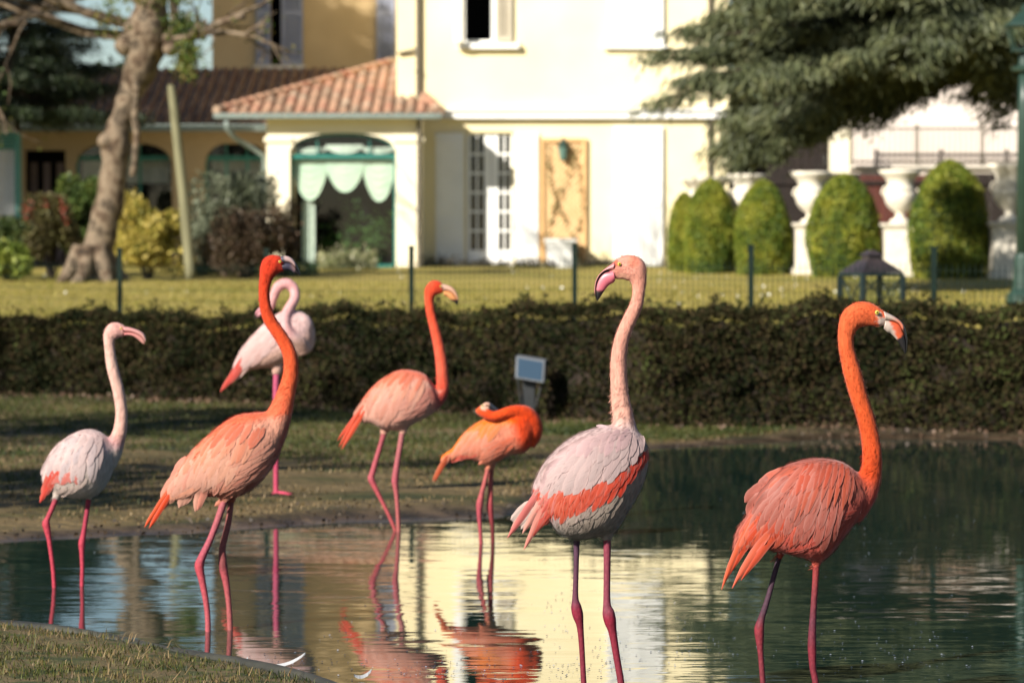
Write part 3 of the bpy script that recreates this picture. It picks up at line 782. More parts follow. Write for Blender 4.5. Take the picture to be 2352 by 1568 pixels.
def cu6(u, v, xy):
    c = mixc(B(240,150,150), B(250,175,180), v)
    if v > .72: c = mixc(c, blk, min(1, (u - .1) * 6))
    return mixc(c, blk, float(sstep((u - .80) / .05)))
def cl6(u, v, xy):
    c = mixc(pk, B(238,120,140), v)
    if v < .12: c = np.array(blk) if u > .15 else c
    return mixc(c, blk, float(sstep((xy[1] - 664 + .3 * math.sin(xy[0])) / 6)))
b6.beak([(1412,602),(1398,611),(1384,622),(1372,636),(1366,655),(1366,676),(1371,690)], [(1408,620),(1397,621),(1386,624),(1376,634),(1369,650),(1367.5,670),(1371.5,690)],
        [(1413,644),(1408,650),(1400,654),(1393,661),(1386,671),(1379,682),(1372,691)], [15, 14, 12, 10, 8, 6, 2], cu6, cl6)
b6.eye(1422, 606.5, 4.2, -.0225)
wg = b6.wing()
# white fluffy tail, long pink flight feathers, red band, grey scapulars
for i in range(7):
    b6.feather(1215 + i * 3, 1150 + i * 4, -1 - random.uniform(-.2, .2), 1.0, 62 - i, 17, B(232, 208, 200), -.012 - .001 * i, parent=wg)
for (x, y, x2, y2, w_, c, lf) in [(1243,1112,1171,1238,17,B(222,120,115),-.004),(1238,1125,1178,1215,15,B(226,160,145),-.006),(1262,1122,1210,1262,18,B(240,150,135),.004),(1272,1126,1222,1240,17,B(232,105,92),.003),(1280,1130,1236,1222,17,B(228,100,85),.002),
        (1290,1132,1246,1210,17,B(226,95,78),.002),(1255,1118,1205,1225,17,B(244,170,155),.006),(1268,1118,1222,1190,18,B(240,135,125),.007),(1284,1120,1268,1180,16,B(236,130,120),.008)]:
    b6.feather(x, y, x2 - x, y2 - y, math.hypot(x2 - x, y2 - y), w_, c, lf, parent=wg, bend=.05, pointy=.6)
band = [(1276,1128),(1320,1120),(1362,1108),(1402,1092),(1438,1072),(1466,1052),(1480,1036)]
rc = lambda u, k: mixc(mixc(B(232,105,78), B(222,58,36), u), B(238,130,105), random.uniform(0, .25) * (1 - u))
b6.blend = 0
b6.rows([(1268,1148),(1300,1142),(1350,1130),(1400,1112),(1440,1090),(1462,1070)], (0, 0), 1, 12, (-.35, 1), (-.55, 1), (56, 34), (20, 15), rc, .003, parent=wg)
b6.rows(band, (0, 0), 1, 15, (-.4, 1), (-.5, 1), (50, 40), (19, 14), rc, .0045, parent=wg)
b6.rows(band, (3, -11), 1, 15, (-.4, 1), (-.45, 1), (44, 36), (18, 13), rc, .006, parent=wg)
b6.blend = .3
gc = lambda u, k: mixc(B(224,194,192), B(206,184,182), random.random())
gp = lambda u, k: mixc(B(226,190,190), B(214,174,178), random.random())
b6.rows([(1290,1084),(1330,1078),(1375,1068),(1415,1052),(1450,1028),(1474,1000)], (0, 0), 1, 10, (-.9, .8), (-.12, 1), (62, 44), (26, 20), gc, .0075, parent=wg)
b6.rows([(1292,1064),(1335,1056),(1380,1044),(1420,1028),(1456,1004)], (0, 0), 1, 10, (-.9, .85), (-.2, 1), (62, 48), (25, 20), gc, .009, parent=wg)
b6.rows([(1262,1086),(1276,1062),(1296,1044)], (0, 0), 1, 6, (-.5, 1), (-.8, .8), (48, 56), (24, 24), gp, .008, parent=wg)
b6.rows([(1300,1042),(1345,1030),(1395,1016),(1445,996)], (0, 0), 1, 9, (-.9, .75), (-.3, 1), (58, 44), (25, 20), gc, .0105, parent=wg)
b6.rows([(1318,1022),(1360,1008),(1410,998),(1448,988)], (0, 0), 1, 8, (-.95, .7), (-.4, 1), (52, 36), (24, 18), gp, .012, parent=wg)
b6.rows([(1350,1004),(1395,990),(1440,984)], (0, 0), 1, 6, (-1, .55), (-.6, .8), (44, 30), (22, 16), gp, .0135, parent=wg)
b6.feather(1402, 984, -1, -.22, 34, 12, B(215,185,190), .016, parent=wg)
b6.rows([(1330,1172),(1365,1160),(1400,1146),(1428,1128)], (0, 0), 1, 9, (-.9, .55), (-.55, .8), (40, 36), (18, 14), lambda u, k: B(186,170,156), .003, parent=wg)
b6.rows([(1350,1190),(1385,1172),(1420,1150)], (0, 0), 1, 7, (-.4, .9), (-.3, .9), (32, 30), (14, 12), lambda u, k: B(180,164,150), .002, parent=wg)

# ---------------------------------------------------------------- 7: coral flamingo at the right
b7 = Bird(9.8, 0, 'coral orange flamingo furthest right with a black tipped bill pointing right')
b7.legy = (.035, -.02); b7.legscale = .6
sal7, or7 = B(194,104,88), B(232,84,48)
def bc7(t, v, pp):
    c = mixa(sal7, B(215,95,80), sstep((v - .5) / .3)); return c * (1 - .0 * t[:, None])
b7.build((1, -.35),
    [(1969,1084),(1947,1066),(1919,1055),(1878,1051),(1841,1056),(1804,1068),(1772,1090),(1745,1118),(1729,1146),(1718,1178),(1700,1202),(1688,1228),(1684,1262),(1700,1270),(1727,1262),(1759,1262),(1791,1268),(1818,1274),(1855,1283),(1882,1291),(1910,1271),(1937,1236),(1965,1201),(1992,1164),(2010,1130),(1995,1100)],
    [(1950,1180,34,0,1),(1972,1152,33,0,1),(1990,1122,29,0,1),(2000,1090,25,0,1),(2003,1049,23,0,1),(1998,1004,21.5,0,1),(1988,958,20.5,0,1),(1973,912,20.5,0,1),(1958,857,21,0,1),(1945,805,18.5,0,1),(1943,768,19,0,1),(1955,735,27,0,.8),(1975,722,30,0,.68),(1994,722,28,0,.62),(2012,727,23,0,.6),(2026,733,18,0,.6),(2036,738,12,0,.6)],
    [(0, B(190,58,35)), (.15, B(224,76,30)), (.4, B(236,98,46)), (.65, B(244,114,66)), (.85, B(246,110,62)), (1, B(240,96,46))], bc7,
    [[(1794,1276,6),(1781,1320,6),(1766,1376,6.5),(1752,1420,8),(1746,1446,11.5),(1747,1470,10),(1749,1500,7),(1754,1566,6.5),(1760,1650,6.5),(1762,1750,6.5)],
     [(1874,1288,8),(1871,1341,7.5),(1867,1400,7.5),(1864,1460,9.5),(1864,1490,10),(1866,1531,8),(1872,1566,7.5),(1880,1650,7),(1883,1750,7)]],
    [[(0, B(110,85,105)), (.3, B(120,80,100)), (.45, B(200,75,90)), (.6, B(190,75,90)), (1, B(165,75,90))], [(0, B(225,90,85)), (.3, B(150,75,95)), (.5, B(185,65,85)), (1, B(185,80,95))]],
    kd=.85, dmax=.11, thigh=28,
    patches=[(2026,738,10,B(228,208,196)),(2036,752,9,B(226,206,194)),(2018,722,7,B(230,205,185))])
def cu7(u, v, xy):
    c = mixc(B(222,200,186), B(246,150,120), float(sstep((u - .15) / .25)))
    return mixc(c, blk, float(sstep((xy[0] + .15 * (xy[1] - 742) - 2073) / 3)))
def cl7(u, v, xy):
    c = mixc(B(226,206,192), B(244,110,70), float(sstep((xy[0] - 2041 - (xy[1] - 740) * .45) / 5)))
    # the black tip begins at a slanting line
    return mixc(c, blk, float(sstep(((xy[0] - 2059) * .6 + (xy[1] - 777) * .75 - 1) / 3 if xy[1] > 762 else (xy[0] - 2070.5) / 2)))
b7.beak([(2029,714),(2044,721),(2058,729),(2070,739),(2078,752),(2083,772),(2084,791),(2081,811)], [(2033,735),(2043,736),(2055,739),(2065,745),(2072,757),(2078,774),(2081,792),(2080.5,811)],
        [(2030,755),(2038,763),(2045,766),(2053,773),(2060,781),(2068,794),(2074,804),(2079,812)], [15, 14, 12, 11, 9, 7, 5, 2], cu7, cl7)
b7.eye(2012.5, 717, 5, -.0242)
wg = b7.wing()
tc = lambda u, k: mixc(B(236,100,62), B(240,125,95), random.random())
for (x, y, x2, y2, w_, c, lf) in [(1735,1172,1640,1344,18,B(238,105,68),.004),(1742,1180,1653,1325,17,B(236,96,60),.002),(1752,1190,1662,1312,17,B(228,84,52),.001),(1772,1206,1667,1338,20,B(236,110,80),-.002),(1785,1215,1690,1320,20,B(226,90,60),-.004),(1762,1196,1688,1270,16,B(222,130,105),.005),(1775,1190,1700,1262,18,B(228,100,70),.006),(1748,1172,1682,1262,18,B(240,118,88),.007)]:
    b7.feather(x, y, x2 - x, y2 - y, math.hypot(x2 - x, y2 - y), w_, c, lf, parent=wg, bend=-.10, pointy=.9)
b7.rows([(1740,1162),(1770,1172),(1800,1180),(1830,1190)], (0, 0), 1, 8, (-.7, 1), (-.4, 1), (62, 66), (20, 20), lambda u, k: mixc(B(232,78,44), B(226,100,70), random.random()), .004, parent=wg)
cc7 = lambda u, k: mixc(B(206,120,106), B(176,108,98), random.random())
b7.rows([(1748,1130),(1790,1150),(1830,1160),(1875,1170),(1915,1168)], (0, 0), 1, 11, (-.75, 1), (-.15, 1), (66, 78), (28, 26), lambda u, k: mixc(cc7(u, k), B(200,112,98), u * .7), .006, parent=wg)
b7.rows([(1752,1110),(1795,1122),(1840,1128),(1890,1132),(1930,1140)], (0, 0), 1, 11, (-.75, .9), (-.15, 1), (66, 76), (28, 22), cc7, .008, parent=wg)
b7.rows([(1772,1090),(1810,1092),(1850,1096),(1900,1100)], (0, 0), 1, 9, (-.85, .75), (-.3, 1), (66, 74), (27, 22), cc7, .010, parent=wg)
b7.rows([(1800,1074),(1840,1068),(1880,1072)], (0, 0), 1, 7, (-.9, .6), (-.5, 1), (60, 66), (24, 20), lambda u, k: mixc(B(222,110,84), B(214,124,108), random.random()), .012, parent=wg)
b7.rows([(1862,1068),(1890,1064),(1915,1066),(1940,1076),(1956,1092)], (0, 0), 1, 9, (-.42, 1), (-.12, 1), (100, 66), (17, 13), lambda u, k: mixc(B(214,92,58), B(198,100,80), random.random()), .0145, parent=wg, pointy=1.0, jit=.06)
b7.rows([(1850,1062),(1885,1058),(1920,1060),(1946,1070)], (0, 0), 1, 8, (-.5, 1), (-.15, 1), (66, 52), (17, 13), lambda u, k: mixc(B(218,86,54), B(204,96,74), random.random()), .017, parent=wg, pointy=.8)
b7.rows([(1850,1250),(1895,1225),(1935,1195),(1965,1165)], (0, 0), 1, 9, (-1, .5), (-.9, .35), (52, 34), (13, 11), lambda u, k: mixc(B(206,92,78), B(180,70,60), random.random()), .003, parent=wg, pointy=.6)

# ---------------------------------------------------------------- 2: orange flamingo at full stretch, left of centre
b2 = Bird(12.06, 1446, 'orange red flamingo with tall stretched neck and dark bill, left of centre in the water')
b2.Wy = 0; b2.legy = (-.02, .03)
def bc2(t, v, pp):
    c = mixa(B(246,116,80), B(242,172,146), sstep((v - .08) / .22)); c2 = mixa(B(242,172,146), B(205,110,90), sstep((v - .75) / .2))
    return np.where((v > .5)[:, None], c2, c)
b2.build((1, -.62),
    [(616,945),(580,947),(545,952),(510,972),(478,998),(446,1028),(418,1060),(398,1092),(382,1122),(376,1142),(384,1152),(405,1150),(432,1146),(460,1141),(490,1140),(515,1144),(540,1142),(556,1138),(590,1116),(620,1082),(640,1050),(652,1012),(660,980),(662,950)],
    [(600,1030,44,0,1),(622,992,38,0,1),(640,956,30,0,1),(652,922,24,0,1),(661,890,20,0,1),(667,862,18,0,1),(668,829,17,0,1),(659,797,16.5,0,1),(641,767,15.5,0,1),(620,735,15,0,1),(609,702,13.5,0,1),(607,665,13,0,1),(612,634,17,0,.85),(622,612,24,0,.75),(635,607,22,0,.68),(646,610,16,0,.65),(653,610,11,0,.6)],
    [(0, B(244,130,96)), (.12, B(248,120,84)), (.3, B(250,108,62)), (.5, B(242,90,44)), (.7, B(228,70,34)), (.85, B(228,64,36)), (1, B(204,50,30))], bc2,
    [[(520,1137,9),(504,1185,8),(485,1235,7.5),(466,1276,9),(459,1298,11),(464,1325,8.5),(473,1371,7),(478,1411,6.5),(479,1450,6.5),(479,1500,6.5)],
     [(530,1145,7),(523,1201,7),(510,1256,7.5),(510,1290,9.5),(512,1310,10),(518,1340,8),(523,1381,6.5),(526,1420,6.5),(527,1450,6.5),(528,1500,6.5)]],
    [[(0, B(226,130,135)), (.3, B(226,110,130)), (.45, B(238,95,110)), (1, B(236,124,134))], [(0, B(216,130,125)), (.4, B(170,85,90)), (.5, B(225,105,115)), (1, B(222,134,128))]],
    kd=.85, dmax=.115, thigh=26, patches=[(651,610,6,B(170,60,40))])
def cu2(u, v, xy):
    c = mixc(B(225,190,185), B(200,165,165), v)
    c = mixc(B(90,90,105), c, float(sstep((u - .08) / .1)))
    return mixc(c, blk, float(sstep((u - .55) / .12)))
def cl2(u, v, xy):
    c = mixc(B(70,66,85), B(175,135,130), float(sstep((u - .3) / .3)) * (1 - v)); return mixc(c, blk, float(sstep((u - .62) / .1)))
b2.beak([(644,589),(655,587.5),(665,590),(673,596),(680,606),(686,618),(690,631)], [(650,604),(658,603),(666,604),(673,608),(679,615),(685,623),(689.5,631)],
        [(648,620),(656,621),(663,621),(670,623),(676,627),(683,630),(689,633)], [10, 10, 9, 8, 7, 5, 2], cu2, cl2)
b2.eye(644, 601, 3.2, -.024)
wg = b2.wing()
for (x, y, x2, y2, w_, c) in [(392,1118,330,1212,11,B(246,96,50)),(398,1124,341,1214,12,B(242,84,44)),(404,1130,346,1196,12,B(240,92,56))]:
    b2.feather(x, y, x2 - x, y2 - y, math.hypot(x2 - x, y2 - y), w_, c, .002, parent=wg, pointy=.4)
c2 = lambda u, k: mixc(B(246,190,168), B(240,158,138), random.random())
b2.rows([(470,1106),(440,1120),(416,1126)], (0, 0), 1, 5, (-.9, .5), (-.9, .7), (56, 40), (20, 18), lambda u, k: B(246,170,140), .004, parent=wg)
b2.rows([(410,1082),(430,1092),(455,1098),(480,1100)], (0, 0), 1, 7, (-.6, 1), (-.35, 1), (56, 60), (20, 20), c2, .005, parent=wg)
b2.rows([(430,1050),(460,1058),(495,1064),(530,1062)], (0, 0), 1, 9, (-.65, 1), (-.35, 1), (60, 68), (21, 20), c2, .007, parent=wg)
b2.rows([(452,1024),(485,1030),(525,1034),(560,1030)], (0, 0), 1, 9, (-.7, 1), (-.4, 1), (60, 66), (20, 20), lambda u, k: mixc(B(248,166,132), B(244,186,160), random.random()), .009, parent=wg)
b2.rows([(480,1000),(515,1002),(550,1004),(590,1004)], (0, 0), 1, 9, (-.75, 1), (-.5, 1), (58, 60), (19, 18), lambda u, k: mixc(B(248,142,104), B(250,176,142), random.random()), .011, parent=wg)
b2.rows([(510,978),(545,972),(585,974),(610,982)], (0, 0), 1, 8, (-.8, .8), (-.7, 1), (50, 48), (18, 16), lambda u, k: mixc(B(246,104,66), B(248,130,96), random.random()), .013, parent=wg)
b2.rows([(625,1006),(634,1026),(632,1052),(620,1076)], (-22, 6), 3, 8, (-1, .62), (-1, .75), (60, 52), (15, 15), lambda u, k: mixc(B(244,174,148), B(226,136,114), random.random() * .6 + u * .3), .004, dl=.002, parent=wg, pointy=.6, jit=.06)
b2.rows([(560,1080),(575,1100),(560,1120)], (-24, 8), 2, 5, (-1, .75), (-.8, .7), (48, 40), (17, 15), lambda u, k: mixc(B(244,166,138), B(230,140,115), random.random()), .005, parent=wg, pointy=.4)

# ---------------------------------------------------------------- 1: pale flamingo at the far left
b1 = Bird(13.66, 0, 'pale pinkish white flamingo furthest left, standing in the water near the bank edge')
b1.legy = (-.03, .03)
b1.build((1, -.35),
    [(252,1007),(227,990),(196,985),(160,999),(126,1025),(106,1055),(97,1080),(99,1112),(106,1128),(119,1130),(139,1136),(170,1144),(206,1143),(232,1130),(252,1100),(264,1065),(276,1036),(272,1020)],
    [(240,1056,32,0,1),(257,1035,25,0,1),(268,1012,19,0,1),(276,986,16,0,1),(279,945,14,0,1),(271,894,13.5,0,1),(258,843,13.5,0,1),(251,795,12,0,1),(252,770,15,0,.9),(262,760,20,0,.78),(276,760,17,0,.7),(288,764,11,0,.65)],
    [(0, B(205,160,165)), (.12, B(195,130,140)), (.25, B(244,190,175)), (.6, B(248,204,188)), (1, B(246,176,170))],
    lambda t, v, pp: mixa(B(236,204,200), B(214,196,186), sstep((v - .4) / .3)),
    [[(134,1133,7),(124,1161,6),(112,1188,6),(108,1200,9),(111,1215,8),(116,1243,5.5),(124,1304,5),(127,1350,5),(128,1400,5)],
     [(203,1135,6.5),(197,1180,5.5),(190,1225,6),(186,1248,8),(186,1270,6),(187,1304,5),(186,1350,5),(186,1400,5)]],
    [[(0, B(215,90,110)), (.4, B(244,90,110)), (1, B(235,80,105))], [(0, B(190,70,100)), (.4, B(240,85,110)), (1, B(235,80,105))]], kd=1.0, dmax=.13, thigh=22,
    patches=[(287,757,5,B(244,160,150)), (148,1092,15,B(236,96,80)), (122,1098,14,B(240,130,110))])
b1.beak([(284,750),(296,751),(310,755),(322,760),(331,767),(335,777)], [(288,763),(300,763),(312,766),(322,771),(330,778),(334,786)], [(286,771),(296,771),(306,773),(316,779),(325,787),(331,791)], [11, 10, 9, 8, 6, 3],
    lambda u, v, xy: mixc(B(246,170,168), B(246,190,180), u), lambda u, v, xy: mixc(mixc(B(240,150,150), B(246,180,165), u), B(200,120,90), float(sstep((u - .9) / .1))))
b1.eye(280, 754, 2.6, -.026)
wg = b1.wing()
for (x, y, x2, y2, w_, c) in [(135,1072,94,1153,16,B(238,84,70)),(142,1078,104,1140,16,B(240,100,84)),(128,1068,97,1132,15,B(240,110,92))]:
    b1.feather(x, y, x2 - x, y2 - y, math.hypot(x2 - x, y2 - y), w_, c, .003, parent=wg, pointy=.4)
b1.rows([(148,1090),(170,1082),(192,1070)], (0, 0), 1, 6, (-.9, .5), (-.4, 1), (34, 32), (16, 15), lambda u, k: B(240,86,70), .004, parent=wg)
c1 = lambda u, k: mixc(B(236,208,204), B(214,200,204), random.random())
b1.rows([(128,1040),(155,1044),(182,1046),(210,1044),(232,1040)], (0, 0), 1, 8, (-.6, 1), (-.1, 1), (46, 56), (20, 18), c1, .006, parent=wg)
b1.rows([(150,1018),(180,1016),(212,1014),(238,1020)], (0, 0), 1, 7, (-.7, 1), (-.1, 1), (46, 50), (20, 17), c1, .008, parent=wg)
b1.rows([(172,1000),(205,998),(234,1006)], (0, 0), 1, 5, (-.8, .8), (-.2, 1), (38, 40), (18, 15), c1, .010, parent=wg)
b1.rows([(160,1118),(185,1110),(210,1096)], (0, 0), 1, 4, (-.9, .4), (-.7, .8), (34, 30), (14, 14), lambda u, k: B(226,200,190), .003, parent=wg)

# ---------------------------------------------------------------- 4: salmon flamingo in the middle
b4 = Bird(16.4, 0, 'salmon flamingo in the middle with an upright orange neck and pale orange bill')
b4.legy = (.03, -.02)
b4.build((1, -.42),
    [(1001,889),(982,863),(954,851),(919,849),(888,862),(860,883),(837,910),(822,936),(820,958),(832,969),(856,972),(880,985),(905,988),(930,985),(958,969),(989,953),(1010,935),(1022,912),(1024,890)],
    [(985,925,26,0,1),(1005,912,20,0,1),(1016,892,15,0,1),(1016,868,14,0,1),(1014,836,13.5,0,1),(1008,797,12.5,0,1),(999,757,11.5,0,1),(989,718,10.5,0,1),(986,688,11,0,1),(990,668,15,0,.85),(1000,661,18,0,.75),(1011,663,14,0,.7),(1019,666,9,0,.65)],
    [(0, B(205,60,50)), (.15, B(235,84,60)), (.3, B(250,110,82)), (.6, B(250,92,58)), (1, B(240,72,40))],
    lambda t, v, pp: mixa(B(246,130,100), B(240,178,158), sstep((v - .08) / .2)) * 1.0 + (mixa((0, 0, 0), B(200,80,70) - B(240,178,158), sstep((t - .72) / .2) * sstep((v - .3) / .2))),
    [[(884,985,7),(876,1015,6),(866,1048,6),(854,1090,7),(852,1100,8),(860,1118,6.5),(872,1142,5),(885,1168,4.5),(900,1200,4.5),(908,1222,4.5),(912,1250,4.5)],
     [(926,983,7),(920,1020,6.5),(913,1060,6.5),(908,1098,8),(908,1110,7.5),(911,1134,5.5),(914,1177,5),(916,1222,5),(917,1250,5)]],
    [[(0, B(215,110,120)), (.4, B(232,110,125)), (.5, B(240,110,120)), (1, B(225,110,110))], [(0, B(220,140,140)), (.4, B(228,110,125)), (1, B(220,130,120))]], kd=.85, dmax=.115, thigh=20,
    patches=[(1019,658,6,B(238,190,165))])
b4.beak([(1014,652),(1026,654),(1038,659),(1047,668),(1052,680),(1053,692)], [(1019,668),(1028,668),(1038,672),(1045,679),(1049,686),(1052,694)], [(1020,679),(1027,682),(1034,688),(1040,692),(1046,696),(1051,702)], [9, 8, 8, 7, 5, 2],
    lambda u, v, xy: mixc(mixc(B(246,200,180), B(250,180,130), u), blk, float(sstep((xy[1] - 686) / 4))), lambda u, v, xy: mixc(B(250,172,110), blk, float(sstep((xy[1] - 686) / 4))))
b4.eye(1013, 657, 2.4, -.025)
wg = b4.wing()
for (x, y, x2, y2, w_, c) in [(832,936,775,1012,10,B(240,80,48)),(838,942,784,1032,11,B(244,92,58)),(836,930,779,1026,11,B(236,84,50))]:
    b4.feather(x, y, x2 - x, y2 - y, math.hypot(x2 - x, y2 - y), w_, c, .003, parent=wg, pointy=.6)
c4 = lambda u, k: mixc(B(246,186,166), B(242,160,136), random.random())
b4.rows([(846,912),(875,918),(905,920),(935,914)], (0, 0), 1, 7, (-.6, 1), (-.3, 1), (44, 50), (16, 16), c4, .005, parent=wg)
b4.rows([(864,890),(895,892),(930,890),(960,892)], (0, 0), 1, 8, (-.65, 1), (-.35, 1), (46, 50), (16, 15), c4, .007, parent=wg)
b4.rows([(884,872),(915,870),(950,870),(975,878)], (0, 0), 1, 7, (-.7, 1), (-.4, 1), (42, 44), (15, 14), lambda u, k: mixc(B(248,160,128), B(246,180,152), random.random()), .009, parent=wg)
b4.rows([(905,858),(940,856),(970,864)], (0, 0), 1, 5, (-.8, .7), (-.6, 1), (34, 34), (14, 12), lambda u, k: B(246,128,92), .011, parent=wg)
b4.rows([(985,898),(988,918),(978,938)], (-18, 6), 3, 5, (-1, .55), (-1, .6), (38, 34), (12, 12), lambda u, k: mixc(B(226,140,124), B(240,165,145), k), .004, dl=.002, parent=wg, pointy=.5)

# ---------------------------------------------------------------- 5: preening flamingo
b5 = Bird(15.7, 0, 'bright orange flamingo preening with its head curled back over its shoulder')
b5.legy = (-.015, .02)
b5.build((1, -.3),
    [(1150,945),(1110,962),(1080,980),(1056,1004),(1040,1028),(1022,1040),(1012,1052),(1014,1062),(1037,1056),(1076,1055),(1099,1060),(1119,1067),(1138,1064),(1170,1046),(1209,1037),(1230,1004),(1240,975),(1225,945),(1190,932)],
    [(1205,1015,26,0,1),(1217,995,28,0,1),(1219,972,26,-.01,1),(1208,952,21,-.03,1),(1188,944,16,-.055,1),(1168,945,13.5,-.075,1),(1150,950,12,-.085,1),(1133,953,12,-.085,1),(1120,947,14,-.08,.9),(1108,937,17,-.075,.85),(1103,931,14,-.075,.8)],
    [(0, B(248,92,48)), (.25, B(252,76,18)), (.6, B(252,88,30)), (.8, B(246,80,30)), (1, B(244,110,60))],
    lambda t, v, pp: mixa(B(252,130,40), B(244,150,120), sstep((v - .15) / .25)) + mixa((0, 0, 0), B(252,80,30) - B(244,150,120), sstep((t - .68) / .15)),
    [[(1123,1066,6),(1115,1100,5),(1106,1135,6),(1102,1156,8),(1101,1180,6),(1103,1215,4.5),(1105,1250,4.5),(1106,1275,4.5)],
     [(1129,1068,6),(1127,1110,5.5),(1126,1145,6.5),(1125,1165,8),(1128,1185,6),(1131,1215,4.5),(1132,1250,4.5),(1133,1275,4.5)]],
    [[(0, B(235,130,120)), (.5, B(226,100,115)), (1, B(215,95,105))], [(0, B(240,130,120)), (.4, B(226,95,105)), (.7, B(150,60,65)), (1, B(150,60,65))]], kd=.9, dmax=.11, thigh=18,
    patches=[(1112,932,7.5,B(250,214,186)), (1119,928,6,B(248,205,180))])
b5.beak([(1114,922),(1124,922),(1134,929),(1144,938),(1152,947)], [(1115,930),(1123,931),(1132,936),(1141,942),(1150,949)], [(1113,939),(1120,940),(1128,943),(1138,947),(1149,951)], [10, 9, 7, 5, 2],
    lambda u, v, xy: mixc(B(240,190,165), (.03, .035, .045), float(sstep((u - .2) / .12))), lambda u, v, xy: mixc(B(240,190,165), (.02, .02, .024), float(sstep((u - .2) / .12))), dy=-.085)
b5.eye(1109, 929, 2.2, -.101)
wg = b5.wing()
for (x, y, x2, y2, w_, c) in [(1026,1046,993,1105,10,B(220,110,70)),(1034,1048,1000,1088,11,B(236,140,110)),(1030,1044,997,1108,9,B(206,90,56))]:
    b5.feather(x, y, x2 - x, y2 - y, math.hypot(x2 - x, y2 - y), w_, c, .003, parent=wg, pointy=.6)
b5.rows([(1096,1040),(1080,1044),(1064,1044)], (0, 0), 1, 4, (-1, .3), (-1, .3), (36, 34), (12, 12), lambda u, k: B(240,80,72), .004, parent=wg)
c5 = lambda u, k: mixc(B(248,165,136), B(244,140,108), random.random())
b5.rows([(1058,1010),(1085,1014),(1112,1014)], (0, 0), 1, 6, (-.7, 1), (-.4, 1), (38, 40), (15, 15), c5, .006, parent=wg)
b5.rows([(1076,990),(1105,988),(1135,990)], (0, 0), 1, 6, (-.7, 1), (-.5, 1), (40, 42), (15, 15), c5, .008, parent=wg)
b5.rows([(1096,974),(1125,970),(1150,974)], (0, 0), 1, 5, (-.8, .9), (-.6, 1), (36, 38), (14, 14), lambda u, k: B(252,150,80), .010, parent=wg)
b5.rows([(1180,1000),(1178,1020),(1165,1036)], (-18, 5), 3, 5, (-1, .5), (-1, .6), (40, 34), (13, 12), lambda u, k: mixc(B(244,110,72), B(244,140,110), k), .004, dl=.002, parent=wg, pointy=.5)

# ---------------------------------------------------------------- 3: pale flamingo on one leg on the bank
b3 = Bird(18.2, 1137, 'pale pink flamingo balancing on one leg on the grassy bank, neck looped back')
b3.legy = (.0,)
def ft3(b):
    pass
b3.build((1, -.5),
    [(697,717),(670,712),(644,716),(607,742),(574,776),(554,801),(541,825),(535,842),(534,858),(540,864),(554,860),(582,848),(615,844),(644,836),(681,820),(710,811),(722,792),(724,770),(718,742)],
    [(700,800,20,-.04,1),(690,784,16,-.085,1),(672,770,13.5,-.11,1),(659,750,12.5,-.11,1),(658,726,12,-.08,1),(667,706,12,-.05,1),(678,684,11.5,-.02,1),(674,662,12,0,1),(657,651,12.5,0,1),(638,660,12,0,1),(628,682,10.5,0,1),(621,698,12,0,.9),(611,708,14,0,.8),(601,716,9,0,.7)],
    [(0, B(240,170,165)), (.3, B(246,190,190)), (.6, B(248,182,182)), (1, B(248,190,185))],
    lambda t, v, pp: mixa(B(244,204,200), B(244,196,178), sstep((v - .5) / .3)),
    [[(636,846,8),(634,885,7),(633,940,6.5),(634,985,7.5),(634,1000,8),(634,1020,6.5),(634,1070,6),(634,1118,6),(635,1132,7.5)]],
    [[(0, B(250,120,160)), (.5, B(246,100,145)), (1, B(250,95,130))]], kd=.85, dmax=.11, thigh=15,
    extra=[(695,748,26,-.035,30,70,.9)])
b3.beak([(606,700),(596,706),(588,716),(584,728)], [(604,712),(596,716),(590,723),(585,730)], [(603,722),(598,724),(592,729),(586,733)], [8, 7, 6, 2],
    lambda u, v, xy: mixc(B(246,170,180), blk, float(sstep((u - .7) / .1))), lambda u, v, xy: mixc(B(246,170,180), blk, float(sstep((u - .6) / .1))))
b3.eye(610, 703, 2.2, -.027)
wg = b3.wing()
# webbed foot, flat on the bank
mbf = MB(); zf = 1.33
c0 = b3.p(635, 1132)
pk3 = B(250,95,130)
for (dx, dy_, L_) in [(.086, .0, 1), (.075, -.05, 1), (.07, .045, 1), (-.025, .01, 1)]:
    pa = c0 + np.array([0, 0, .006]); pb = c0 + np.array([dx, dy_, -.004])
    v, f = tube_arrays(np.array([pa, (pa + pb) / 2 + np.array([0, 0, .001]), pb]), [.008, .006, .003], 8)
    mbf.add(v, f)
mbf.add([c0 + np.array(q) for q in [(0, 0, .002), (.072, -.048, -.003), (.083, 0, -.003), (.067, .043, -.003)]], [[0, 1, 2], [0, 2, 3]])
b3.part('foot', mbf.v, mbf.f, M_LEG, cols=[pk3] * len(mbf.v))
b3.feather(560, 820, -49, 86, 96, 15, B(240,92,80), .003, parent=wg, bend=.08, pointy=.5)
b3.feather(566, 828, -46, 66, 78, 15, B(236,100,90), .002, parent=wg, bend=.08, pointy=.5)
b3.feather(575, 832, -36, 40, 56, 15, B(246,205,195), .004, parent=wg)
c3 = lambda u, k: mixc(B(248,214,210), B(244,198,192), random.random())
b3.rows([(560,806),(585,810),(610,806)], (0, 0), 1, 5, (-.8, 1), (-.7, .8), (38, 42), (15, 15), c3, .005, parent=wg)
b3.rows([(578,784),(605,784),(632,782)], (0, 0), 1, 5, (-.8, .9), (-.7, .8), (42, 44), (16, 16), c3, .007, parent=wg)
b3.rows([(600,762),(630,758),(650,760)], (0, 0), 1, 5, (-.8, .8), (-.7, .8), (40, 40), (15, 15), c3, .009, parent=wg)

for bb, n_ in ((b6, 26000), (b7, 26000), (b2, 20000), (b1, 9000), (b4, 9000), (b5, 8000), (b3, 7000)): bb.down(n_)
